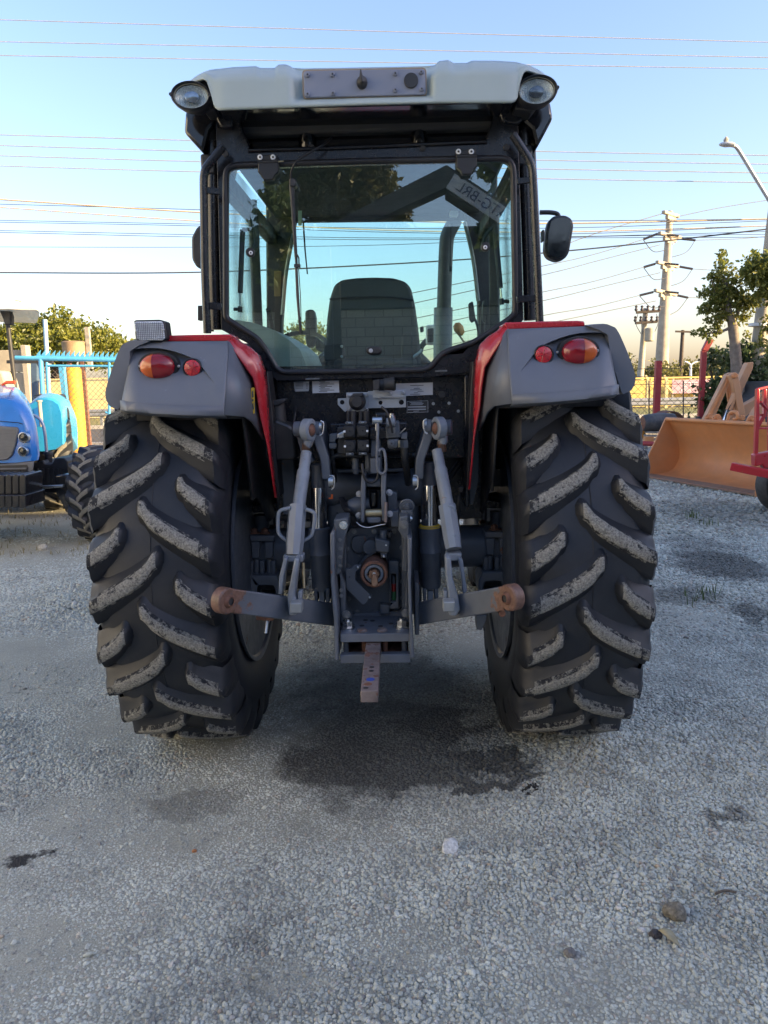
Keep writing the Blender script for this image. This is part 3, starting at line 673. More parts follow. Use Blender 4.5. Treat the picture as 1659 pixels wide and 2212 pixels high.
for k, ((ul, vl), (ue, ve)) in enumerate((((1502, 519), (1700, 506)), ((1496, 581), (1700, 586)), ((1486, 643), (1700, 640)))):
    hv([(ul, vl), ((ul+ue)/2, (vl+ve)/2+3), (ue, ve)], 62, 66, 'faint transmission wire running right from the %s right insulator' % LN[k])
hv([(1433, 461), (1300, 500), (1176, 545)], 59, 52, 'faint earth wire running left from the pole top'); hv([(1463, 468), (1560, 448), (1700, 426)], 60, 66, 'faint earth wire running right from the pole top')

# ---------------------------------------------------------------- blue gate, chain link, spikes (left)
GY_ = 10.6
gate = thing('metal_gate', 'sky blue metal gate with shark fin spikes and chain link mesh', 'gate', (at(150, 950, GY_).x, GY_, 0))
def px_bar(mb, u0, v0, u1, v1, y, r, n=10): mb.tube([at(u0, v0, y), at(u1, v1, y)], r, n); return mb
px_bar(MB(), 34, 773, 262, 778, GY_, .042).build('top_rail', M['iblue'], gate, smooth=60)
px_bar(MB(), 104, 790, 262, 791, GY_, .022).build('rail', M['iblue'], gate, smooth=60)
px_bar(MB(), 88, 775, 98, 960, GY_, .045).build('post', M['iblue'], gate, smooth=60)
px_bar(MB(), 236, 776, 236, 980, GY_, .025).build('post', M['iblue'], gate, smooth=60)
px_bar(MB(), 101, 782, 109, 960, GY_, .022).build('bar', M['iblue'], gate, smooth=60)
px_bar(MB(), 228, 890, 250, 900, GY_, .02).build('bar', M['iblue'], gate, smooth=60)
sp = MB(); k = pxm(GY_)
sp.prism([at(77, 770, GY_), at(89, 771, GY_), at(86, 764, GY_), at(88, 756, GY_), at(81, 763, GY_)], (0, .012, 0)); s0 = sp.build('spike', M['iblue'], gate, smooth=0)
for i in range(1, 17):
    d = s0.copy(); COL.objects.link(d); d.parent = gate; d.matrix_parent_inverse = s0.matrix_parent_inverse; d.location = at(77+i*10.5, 770+i*.26, GY_)-at(77, 770, GY_)
def chainlink(x0, x1, z0, z1, y, p, r, mtl, parent, name='mesh'):
    mb = MB(); h = z1-z0; i = -int(h/p)-1
    while x0+i*p < x1:
        for sgn in (1, -1):
            xa = x0+i*p; xb = xa+h
            a, b = (xa, z0), (xb, z1)
            if sgn < 0: a, b = (xa, z1), (xb, z0)
            (ax_, az), (bx_, bz) = a, b
            if bx_ <= x0 or ax_ >= x1: continue
            if ax_ < x0: az += (bz-az)*(x0-ax_)/(bx_-ax_); ax_ = x0
            if bx_ > x1: bz = az+(bz-az)*(x1-ax_)/(bx_-ax_); bx_ = x1
            if bx_-ax_ < .02: continue
            mb.tube([(ax_, y+.003*sgn, az), (bx_, y+.003*sgn, bz)], r, 3, caps=False)
        i += 1
    o = mb.build(name, mtl, parent, smooth=0); o['kind'] = 'stuff'; return o
M['fencewire'] = mat('fence wire', (.10, .085, .075), .6)
chainlink(at(102, 900, GY_).x, at(262, 900, GY_).x, .05, at(150, 790, GY_).z, GY_+.04, .105, .0038, M['fencewire'], gate)
# sunlit blue plates and tank behind the gate
t = thing('sheet_post', 'light blue sheet metal post leaning beside the yellow column', 'post', tuple(at(135, 950, 11.4)))
MB().pp([(126, 792), (137, 793), (147, 905), (139, 905)], 11.4, 11.5).build('sheet', M['iblue'], t)
o = MB().tube([at(97, 690, 14.5), at(103, 800, 14.5), at(108, 905, 14.5)], .05, 10).build('pipe_mast', mat('pale blue mast', (.28, .46, .62), .5), smooth=60); tag(o, 'thin pale blue mast rising behind the gate', 'mast')
t = thing('painted_column', 'stout yellow painted concrete column behind the chain link mesh', 'column', tuple(at(172, 962, 12.0)))
a, b = at(173, 985, 12.0), at(156.5, 794, 12.0); a = a+(a-b)*(a.z/(b.z-a.z))
MB().lathe([(0, .155), ((b-a).length*.5, .165), ((b-a).length*.98, .165), ((b-a).length, .14)], a, b-a, 28).build('shaft', M['ydrum'], t, smooth=60)
t = thing('water_tank', 'rusty brown tank with pale blue patch standing behind the gate spikes', 'tank', tuple(at(155, 765, 15)))
k = pxm(15); a = at(163, 774, 15); MB().lathe([(0, .02), (0, 24*k), (34*k, 26*k), (36*k, 22*k)], a, (0, 0, 1), 24).build('body', mat('rusty tank', (.30, .20, .11), .7, var=.3, vs=3, rust=.2), t)
MB().box(at(192, 752, 15), (.10, .1, 1.0)).build('post', M['conc'], t)
for dx in (-.16, .16): MB().box((a.x+dx, a.y, a.z/2), (.09, .09, a.z)).build('leg', M['rust'], t)
# dark blue awning frame beside the slab wall
t = thing('lean_to', 'dark blue steel lean-to frame standing against the slab wall', 'lean-to', tuple(at(72, 900, 12.2)))
MB().pp([(14, 778), (112, 778), (112, 785), (14, 785)], 12.2, 12.3).build('beam', M['matte'], t); MB().pp([(66, 785), (79, 785), (80, 940), (70, 940)], 12.2, 12.3).build('post', mat('dark blue paint', (.06, .10, .16), .6), t)

# ---------------------------------------------------------------- red posts and fence (right)
FY = 12.2
fence = thing('chain_fence', 'chain link fence along the far right edge of the yard', 'fence', (9, FY, 0))
chainlink(at(1330, 900, FY).x, at(1530, 900, FY).x, .02, at(1450, 822, FY).z, FY+.06, .15, .0042, M['fencewire'], fence)
for i, v in enumerate((795, 812, 829)): MB().tube(cr([at(1330, v+3, FY), at(1430, v+1, FY), at(1530, v, FY)], 4), .006, 4).build('barbed_strand', M['fencewire'], fence)
for uu in (1402, 1476): MB().tube([at(uu, 905, FY+.05), at(uu, 822, FY+.05)], .014, 6).build('post', M['fencewire'], fence)
o = MB().pp([(1418, 779), (1431, 779), (1425, 925), (1412, 925)], FY-.1, FY+.02).build('red_post', M['redpost'], bevel=.008); tag(o, 'straight dull red square post on the fence line', 'post')
b_ = MB(); b_.pp([(1517, 757), (1528, 760), (1518, 930), (1508, 930)], FY-.1, FY+.0)
b_.pp([(1530, 731), (1543, 735), (1528.5, 760.2), (1517.5, 756)], FY-.098, FY-.004); o = b_.build('red_post', M['redpost'], bevel=.008); tag(o, 'dull red post with its top cranked over to the right', 'post')

# ---------------------------------------------------------------- trees
def tree(label, base, trunk, blobs, n, leaf, lm, bm_='bark', r0=.12, r1=.05, name='tree', limbs=(), **kw):
    t = thing(name, label, 'tree', tuple(base), kw.pop('group', None)); mb = MB(); limb(mb, trunk, r0, r1)
    for l in limbs: limb(mb, l, r1*.7, r1*.2, 6)
    mb.build('trunk', M[bm_], t, smooth=60); crown(blobs, n, leaf, M[lm], t, **kw); return t
TY = 11.6; k = pxm(TY)
def bl(u, v, ru, rv, y, ry=None): p = at(u, v, y); q = pxm(y); return (tuple(p), (ru*q, (ry if ry else ru*q), rv*q))
base = at(1603, 960, TY); base.z = 0
TB = [bl(u_, v_, r_, r_*.9, TY) for u_, v_, r_ in ((1562, 546, 9), (1558, 566, 12), (1575, 578, 13), (1550, 590, 14), (1598, 588, 8), (1535, 600, 10), (1566, 612, 20), (1590, 620, 14), (1545, 628, 17), (1520, 632, 11), (1508, 640, 6), (1570, 645, 24), (1600, 648, 18), (1625, 655, 12), (1540, 660, 18), (1518, 668, 10), (1580, 672, 20), (1610, 676, 13), (1555, 686, 16), (1530, 690, 9), (1600, 695, 10), (1545, 712, 12), (1520, 718, 12), (1502, 722, 8), (1535, 735, 8), (1492, 716, 5), (1612, 722, 7), (1628, 640, 7))]
tree('young tree with mottled grey trunk and glossy leaves, right of the tall pole', base, [base, at(1597, 870, TY), at(1590, 780, TY), at(1583, 705, TY), at(1570, 660, TY), at(1566, 600, TY)],
     TB,
     3300, .085, 'leafA', r0=.15, r1=.06, clump=.5, per=8, limbs=[[at(1583, 705, TY), at(1560, 715, TY), at(1515, 722, TY)], [at(1583, 705, TY), at(1600, 660, TY), at(1612, 640, TY)], [at(1578, 690, TY), at(1550, 640, TY), at(1535, 600, TY)]], long=1.7)
base = at(1700, 960, 11.0); base.z = 0
tree('leafy tree cut off by the right edge in front of the utility pole', base, [base, at(1690, 800, 11), at(1672, 640, 11), at(1660, 570, 11)],
     [bl(1655, 575, 42, 36, 11), bl(1628, 590, 26, 22, 11), bl(1650, 620, 24, 18, 11), bl(1690, 600, 50, 60, 11), bl(1664, 700, 22, 16, 11), bl(1650, 740, 24, 14, 11)], 4200, .09, 'leafA', r0=.13, r1=.05, clump=.4, long=1.7)
base = at(1600, 960, 12.6); base.z = 0
t = thing('bush', 'dense dark green bush behind the tan loader arms', 'bush', tuple(base), None)
mb = MB()
for uu in (1540, 1580, 1620, 1660):
    b0 = at(uu, 960, 12.8); b0.z = 0; limb(mb, [b0, at(uu+6, 880, 12.8), at(uu-6, 790, 12.8)], .05, .02)
mb.build('stem', M['darkbark'], t, smooth=60)
crown([bl(1610, 850, 60, 70, 12.7, .5), bl(1650, 800, 50, 60, 12.7, .5), bl(1555, 870, 45, 55, 12.4, .4), bl(1530, 850, 26, 30, 12.3, .3), bl(1545, 780, 24, 30, 12.5, .3), bl(1600, 770, 34, 30, 12.7, .4), bl(1530, 920, 30, 26, 12.3, .3), bl(1680, 880, 60, 80, 12.5, .5)], 8000, .115, M['leafC'], t, 'foliage', clump=.45, long=1.6)
# broad sunlit rain tree behind the blue gate
base = at(120, 900, 41); base.z = 0
tree('broad sunlit spreading tree behind the blue gate', base, [base, at(122, 800, 41), at(130, 740, 41), at(128, 700, 41)],
     [bl(128, 695, 46, 20, 41, 2.5), bl(95, 715, 60, 20, 41, 3), bl(40, 730, 70, 26, 41, 3), bl(185, 728, 56, 26, 41, 3), bl(228, 742, 38, 22, 41, 2.5), bl(130, 745, 110, 22, 40, 3), bl(-40, 735, 70, 26, 41, 3), bl(225, 770, 46, 22, 41, 2.5), bl(80, 775, 90, 20, 41, 2)],
     11000, .27, 'leafB', 'darkbark', .4, .15, name='rain_tree', clump=.34, per=18, hang=-.1, long=1.6,
     limbs=[[at(125, 760, 41), at(80, 735, 41), at(40, 722, 41)], [at(125, 760, 41), at(170, 740, 41), at(215, 735, 41)], [at(128, 700, 41), at(118, 680, 41), at(112, 668, 41)]])
for (lab, u, v, ru, rv, y, n, lm) in (('yellowish roadside tree beside the right fender behind the distribution pole', 1352, 815, 34, 46, 42, 1700, 'leafD'), ('low sunlit tree behind the straight red post', 1430, 808, 38, 28, 56, 1600, 'leafD'),
                              ('rounded green tree behind the twin armed street lamp', 1490, 800, 34, 24, 60, 1600, 'leafD'), ('far tree seen past the cranked red post', 1550, 800, 38, 30, 62, 1500, 'leafD'),
                              ('low green tree far off behind the yellow wall', 1375, 830, 26, 22, 58, 1000, 'leafD'), ('wide far tree cut off at the right edge', 1640, 800, 60, 34, 64, 1500, 'leafD')):
    base = at(u, 860, y); base.z = 0
    tree(lab, base, [base, at(u+2, v+30, y), at(u, v, y)], [bl(u, v, ru, rv, y), bl(u-ru*.6, v+rv*.3, ru*.6, rv*.6, y), bl(u+ru*.6, v+rv*.35, ru*.6, rv*.6, y), bl(u+ru*.1, v+rv*.6, ru*.9, rv*.5, y)], n, .30 if y > 45 else .24, lm, 'darkbark', .2, .08, clump=.4, group='far roadside trees', hang=0)
for (lab, u, v, ru, rv, y, n) in (('far tree seen through the cab glass left of the seat', 665, 735, 50, 40, 60, 1500), ('far tree hidden behind the seat and hood', 780, 760, 60, 30, 62, 800), ('far tree behind the exhaust stack', 1010, 790, 60, 30, 60, 800), ('far tree just right of the left fender lamp', 300, 780, 50, 25, 60, 800)):
    base = at(u, 860, y); base.z = 0
    tree(lab, base, [base, at(u+2, v+30, y), at(u, v, y)], [bl(u, v, ru, rv, y), bl(u-ru*.6, v+rv*.3, ru*.6, rv*.6, y), bl(u+ru*.6, v+rv*.35, ru*.6, rv*.6, y)], n, .32, 'leafD', 'darkbark', .2, .08, clump=.4, group='far roadside trees', hang=0)

# ---------------------------------------------------------------- behind the camera: shed, wall, trees (seen in the cab glass) and unseen buildings added to shade the yard and bounce sun
def vr(u, v, y): p = at(u, v, -.6-y); p.y = y; return p
M['shedroof'] = mat('dark shed steel', (.05, .055, .06), .6); M['sign'] = mat('shed sign board', (.55, .56, .58), .5, var=.05); M['signink'] = mat('sign lettering', (.015, .03, .12), .5)
SY = -10.0
t = thing('gable_shed', 'open gabled steel shed with lettered fascia reflected in the cab glass', 'shed', (0, SY, 0))
pk, lf_, rt = vr(965, 356, SY), vr(700, 490, SY), vr(1250, 545, SY)
b_ = MB(); b_.prism([pk, lf_, lf_-Vector((0, 0, .26)), pk-Vector((0, 0, .34))], (0, -.5, 0)); b_.build('roof_beam', M['shedroof'], t)
b_ = MB(); b_.prism([pk, pk-Vector((0, 0, .42)), rt-Vector((0, 0, .42)), rt], (0, -.5, 0)); b_.build('roof_beam', M['shedroof'], t)
for q in (lf_, rt):
    MB().box((q.x, SY-.2, q.z/2-.15), (.16, .16, q.z-.3)).build('post', M['shedroof'], t); MB().box((q.x, SY-2.0, q.z/2-.15), (.16, .16, q.z-.3)).build('post', M['shedroof'], t)
d = (rt-pk).normalized(); zz = Vector((0, -1, 0)).cross(d) if False else Vector((-d.z, 0, d.x))
bw = .26; s0_ = pk+d*.15-Vector((0, 0, .06)); s1_ = pk+d*4.3-Vector((0, 0, .06))
b_ = MB(); b_.prism([s0_, s1_, s1_-zz*bw, s0_-zz*bw], (0, .03, 0), 0); o = b_.build('sign_board', M['sign'], t); 
for q in o.data.vertices: q.co.y += .01
# the sign faces the yard (+Y): read from +Y, x runs to -X
ang = d
cx = s0_+d*1.95-zz*bw*.5
R = Matrix(((-ang.x, -ang.z, 0, 0), (0, 0, 1, 0), (-ang.z, ang.x, 0, 0), (0, 0, 0, 1)))
cx = s0_+d*.14-zz*bw*.5; text('AGATG-BRL', .235, Matrix.Translation((cx.x, SY+.045, cx.z)) @ R, M['signink'], 'lettering', t, .0008, 'RIGHT')
for kx in (.9, 1.7, 2.5, 3.3): MB().beam(pk+d*kx, pk+d*kx+zz*.35, .07, .05).build('purlin_stub', M['shedroof'], t)
MB().beam(pk+zz*.35+d*.2, pk+zz*.35+d*4.2, .05, .05).build('rail', M['shedroof'], t)
def block_mat():
    m, t_, b, o = NT('concrete block wall')
    g_ = t_.nodes.new('ShaderNodeTexCoord'); mp = N(t_, 'ShaderNodeMapping'); mp.inputs['Rotation'].default_value = (pi/2, 0, 0); t_.links.new(g_.outputs['Object'], mp.inputs[0])
    br = N(t_, 'ShaderNodeTexBrick', Scale=1.0); br.inputs['Color1'].default_value = (.36, .36, .35, 1); br.inputs['Color2'].default_value = (.28, .28, .28, 1); br.inputs['Mortar'].default_value = (.16, .16, .16, 1)
    br.inputs['Brick Width'].default_value = .40; br.inputs['Row Height'].default_value = .20; br.inputs['Mortar Size'].default_value = .012
    t_.links.new(mp.outputs[0], br.inputs['Vector']); t_.links.new(br.outputs['Color'], b.inputs['Base Color']); b.inputs['Roughness'].default_value = .9; return m
M['block'] = block_mat()
t = thing('block_store', 'grey block store with dark sheet roof, reflected low in the cab glass', 'store', (-.5, -13.6, 0))
zt = vr(800, 664, -13.5).z; zr = vr(800, 492, -15.2).z
MB().box((0, -13.6, zt/2), (16, .2, zt)).build('wall', M['block'], t); MB().prism([(-8.3, -13.35, zt-.02), (-8.3, -15.3, zr), (-8.3, -15.4, zr), (-8.3, -13.55, zt-.06)], (16.6, 0, 0)).build('roof', mat('dark brown roof sheet', (.045, .038, .033), .75, var=.2), t)
for (lab, blobs, n, bs, lmn) in (
    ('olive evergreen tree behind the camera, reflected at the top of the cab glass', [(740, 400, 100, 70), (700, 430, 80, 60), (800, 440, 60, 45), (720, 370, 60, 40), (820, 380, 30, 26), (640, 400, 30, 40), (860, 465, 20, 20)], 7000, (740, 470), 'leafE'),
    ('dark palm like tree behind the camera, reflected left in the cab glass', [(600, 480, 30, 50), (590, 540, 30, 60), (610, 440, 24, 24)], 2600, (600, 600), 'leafC'),
    ('hanging leafy branch tree behind the camera, reflected top right in the glass', [(1075, 350, 40, 26), (1120, 400, 30, 60), (1060, 490, 16, 30)], 1500, (1150, 600), 'leafC')):
    Y_ = -15.5 if lmn == 'leafE' else (-12.6 if '600' in str(bs) else -9.0); Q = pxm(-.6-Y_)
    bb = [(tuple(vr(u, v, Y_)), (ru*Q, 1.0, rv*Q)) for u, v, ru, rv in blobs]; base = vr(bs[0], bs[1], Y_); base = Vector((base.x, Y_, 0)); top = Vector(bb[0][0])
    tree(lab, base, [base, (base+top)/2, top], bb, n, .20, lmn, 'darkbark', .22, .08, clump=.36)
M['unseen_wall'] = mat('warehouse render', (.64, .69, .74), .85, var=.06, vs=.6)  # pale so the added walls throw sunlight back into the yard
def unseen_building(x0, x1, y0, y1, h, label):
    xf = x0 if x0 > 0 else x1
    t = thing('unseen_building', label, 'building', ((x0+x1)/2, (y0+y1)/2, 0))
    MB().box(((x0+x1)/2, (y0+y1)/2, h/2), (x1-x0, y1-y0, h)).build('wall', M['unseen_wall'], t)
    MB().box(((x0+x1)/2, (y0+y1)/2, h+.12), (x1-x0+.5, y1-y0+.5, .24)).build('roof', M['zinc'], t)
    for i in range(int((y1-y0)/3.2)):
        MB().box((xf, y0+1.8+i*3.2, 2.6), (.10, 1.5, 1.0)).build('window', M['mirror'], t)
unseen_building(15, 26, -26, -2.2, 8.3, 'tall pale unseen block added on the right to shade the yard')  # unseen, placed here to keep the low sun off the yard
unseen_building(15, 24, -1.9, 9.3, 4.75, 'lower pale unseen block added on the right to step the shade')  # unseen, kept lower so the shadow edge steps down
unseen_building(-24, -11, -17, 1.5, 7.5, 'pale unseen block added on the left to bounce sunlight')  # unseen, added so its sunlit wall fills the shaded yard
# ================================================================ tyres
def lug(mb, phi0, sgn, x0, W, Rc, H, drop, wt, wb, O=(0, 0, 0), side=.12, ns=9, base=None):
    """one raised bar of an agricultural tyre; axle along X, phi 0 at the rear (-Y), upwards positive"""
    O = Vector(O); hw = W/2; vs = []; secs = []
    fx = lambda x: Rc+H-.018*(abs(x)/hw)**2*(Rc/.82)
    for i in range(ns):
        t = i/(ns-1); x = x0+(hw*.93-x0)*t**1.15; tt = t**1.15
        ph = phi0-drop*(.60*tt**.55+.40*tt)
        k = 1+.25*t
        secs.append((x, fx(x), fx(x)-H-.02, ph, wt*(1-.12*t), wb*k))
    x, Rt, Rb, ph, a, b_ = secs[-1]
    secs += [(hw*1.0, Rt-side*.32, Rb-.03, ph-drop*.04, a*.95, b_), (hw*1.035, Rt-side*.8, Rb-.07, ph-drop*.02, a*.9, b_*.9), (hw*1.0, Rt-side*1.45, Rb-.13, ph, a*.6, b_*.6)]
    # nose sections before the first one, rising from the carcass in a rounded end
    x, Rt, Rb, ph, a, b_ = secs[0]
    nose = [(x-a*1.25, Rb+.02, Rb, ph+drop*.09, a*.62, b_*.72), (x-a*.85, Rb+.02+H*.55, Rb, ph+drop*.06, a*.80, b_*.85), (x-a*.52, Rt-H*.05, Rb, ph+drop*.035, a*.88, b_*.95)]
    secs = nose+secs; q0 = len(nose)-1
    for (x, Rt, Rb, ph, a, b_) in secs:
        hh = Rt-Rb
        for (rr_, dp) in ((Rb, b_*1.85), (Rb+.40*hh, b_*1.38), (Rb+.63*hh, b_*.30+a*.86), (Rb+.93*hh, a*1.06), (Rt, a*.82), (Rt+.002, 0), (Rt, -a*.82), (Rb+.93*hh, -a*1.06), (Rb+.63*hh, -b_*.30-a*.86), (Rb+.40*hh, -b_*1.38), (Rb, -b_*1.85)):
            q = ph+dp/Rc; vs.append(O+Vector((sgn*x, -rr_*cos(q), rr_*sin(q))))
    fs, ms = [], []; n = 11; last = ns-2+len(nose)
    for i in range(len(secs)-1):
        for k in range(n-1):
            fs.append((i*n+k, i*n+k+1, (i+1)*n+k+1, (i+1)*n+k)); ms.append((1 if 3 <= k <= 6 else 2 if k in (2, 7) else 0) if q0 <= i < last else 2 if i == last and 3 <= k <= 6 else 0)
    fs.append(tuple(range(n))); ms.append(0); e = (len(secs)-1)*n; fs.append(tuple(range(e, e+n))); ms.append(0)
    o = len(mb.v); mb.v += [tuple(v) for v in vs]; mb.f += [tuple(i+o for i in f) for f in fs]; mb.m += ms
    return mb
def carcass(mb, W, Rc, rim, O=(0, 0, 0), n=96):
    hw = W/2; P = [(-.86, rim-.01), (-.94, rim+.03), (-1.02, rim+(Rc-rim)*.35), (-1.03, rim+(Rc-rim)*.55), (-.98, rim+(Rc-rim)*.74), (-.88, Rc-.045*Rc/.82), (-.66, Rc-.016*Rc/.82), (-.35, Rc-.004), (0, Rc)]
    P = P+[(-x, r) for x, r in reversed(P[:-1])]
    mb.lathe([(x*hw, r) for x, r in P], O, (1, 0, 0), n); return mb

# ================================================================ blue tractor on the left
BY = 4.0; bx0 = at(-5, 950, BY).x
bt = thing('blue_tractor', 'blue tractor with white canopy parked facing the camera beside the left tyre', 'tractor', (bx0, 5.2, 0))
M['blue'] = mat('blue tractor paint', (.030, .19, .56), .2, var=.06, coat=.5)
M['sunlit_blue'] = mat('sunlit blue fender paint', (.03, .30, .58), .3, var=.05, coat=.3)  # lighter copy of the hood blue, sunlight put into the colour
M['bgrey'] = mat('grey grille plastic', (.13, .135, .145), .5)
M['bblack'] = mat('fresh black chassis paint', (.010, .010, .012), .18, coat=.5)
M['canopy'] = mat('white canopy shell', (.74, .70, .60), .4)
def half(px, y): 
    xc = bx0-.5*(y-4.0); a = [at(u, v, y) for u, v in px]; a = [Vector((xc if u < 0 else q.x, q.y, q.z)) for (u, v), q in zip(px, a)]; return a+[Vector((2*xc-q.x, q.y, q.z)) for q in reversed(a) if q.x-xc > .02]
SL = -.5
def X0(y): return bx0+SL*(y-4.0)
def mir(q): return Vector((2*X0(q.y)-q.x, q.y, q.z))
def sym(px, y0, y1, name, mtl, bev=.006):
    for k in (0, 1):
        l = [at(u, v, y0) for u, v in px]; l = [mir(q) for q in l] if k else l
        MB().prism(l, (0, y1-y0, 0)).build(name, mtl, bt, bevel=bev)
hood = [(-5, 857), (12, 858), (26, 862), (41, 874), (54, 891), (62, 908), (68, 926), (73, 956), (75.5, 986), (73, 996), (40, 1000), (-5, 1001)]
# hood: lofted sections, rounded nose
mb = MB(); secs = []
for y, k, dz in ((3.98, .93, -.03), (4.02, .985, -.008), (4.10, 1.0, 0), (4.6, 1.02, .04), (5.3, 1.0, .10)):
    l = half(hood, BY); zc = .95
    secs.append([Vector((bx0+(q.x-bx0)*k+SL*max(0, y-4.1), y, zc+(q.z-zc)*k+dz*max(0, (q.z-zc)*2))) for q in l])
n = len(secs[0]); vs = [q for s in secs for q in s]
mb.add(vs, [tuple(range(n))]+[(i*n+k, i*n+(k+1) % n, (i+1)*n+(k+1) % n, (i+1)*n+k) for i in range(len(secs)-1) for k in range(n)]+[tuple(reversed(range((len(secs)-1)*n, len(secs)*n)))])
mb.build('hood', M['blue'], bt, smooth=40)
for k in (0, 1):
    c = cr([at(0, 910, 3.965), at(26, 912, 3.96), at(43, 914, 3.97), at(66, 924, 4.02)], 5); c = [mir(Vector(q)) for q in c] if k else c
    MB().tube(c, .004, 5).build('seam', M['matte'], bt)
MB().prism(half([(-5, 920), (36, 923), (39, 930), (33, 961), (25, 984), (15, 993), (-5, 995)], 3.955), (0, .04, 0)).build('grille', M['bgrey'], bt, bevel=.008)
for i in range(9):
    v = 928+i*7; uu = 34 if v < 955 else 34-(v-955)*.42
    a = at(uu, v, 3.953); MB().box((bx0, 3.952, a.z), ((a.x-bx0)*2, .008, .006)).build('slat', M['bgrey'], bt)
for (u, v, r) in ((52, 945, 12), (50, 975, 11)):
    for k in (0, 1):
        c = at(u, v, 3.945); c = mir(c) if k else c; q = pxm(3.95)*r
        hl = MB().lathe([(.02, q), (-.012, q), (-.016, q*.86), (-.004, q*.8)], c, (0, 1, 0), 24).build('headlight', M['steel'], bt)
        MB().lathe([(-.012, 0), (-.010, q*.5), (-.003, q*.84), (.0, q*.84)], c, (0, 1, 0), 20).build('lens', M['mirror'], hl)
MB().prism(half([(-5, 1003), (74, 997), (72, 1011), (67, 1031), (45, 1034), (-5, 1034)], 3.97), (SL*.5, .5, 0)).build('lower_grille', M['bgrey'], bt, bevel=.01)
MB().prism(half([(-5, 1006), (58, 1004), (61, 1010), (57, 1028), (-5, 1029)], 3.966), (0, .02, 0)).build('air_intake', M['matte'], bt)
for v in (1012, 1019): a = at(56, v, 3.95); MB().box((bx0, 3.955, a.z), ((a.x-bx0)*2, .02, .014)).build('slat', M['bgrey'], bt)
wp = None
for i in range(-4, 4):
    u0 = -5+i*15.2
    b_ = MB(); b_.pp(rnd([(u0+.7, 1030), (u0+4, 1025), (u0+12, 1025), (u0+14.6, 1030), (u0+14.6, 1068), (u0+.7, 1068)], 3), 3.60, 3.95)
    b_.pp(rnd([(u0+.5, 1069), (u0+14.8, 1069), (u0+15, 1096), (u0+.3, 1098)], 3), 3.55, 3.95); b_.build('front_weight', M['bblack'], bt, bevel=.012)
MB().prism(half([(-5, 1036), (84, 1037), (84, 1068), (60, 1083), (-5, 1085)], 4.0), (SL*.8, .8, 0)).build('axle_carrier', M['bblack'], bt, bevel=.01)
sym([(52, 1042), (77, 1042), (77, 1062), (52, 1062)], 3.99, 4.01, 'carrier_recess', M['matte'])
sym([(84, 1049), (152, 1048), (152, 1064), (84, 1066)], 4.12, 4.24, 'axle_beam', M['bblack'])
sym([(118, 1028), (140, 1024), (150, 1030), (152, 1105), (142, 1108), (134, 1090), (120, 1066)], 4.05, 4.3, 'steering_knuckle', M['bblack'], .015)
sym([(84, 1050), (136, 1047), (136, 1053), (84, 1056)], 4.02, 4.06, 'track_rod', M['steel'])
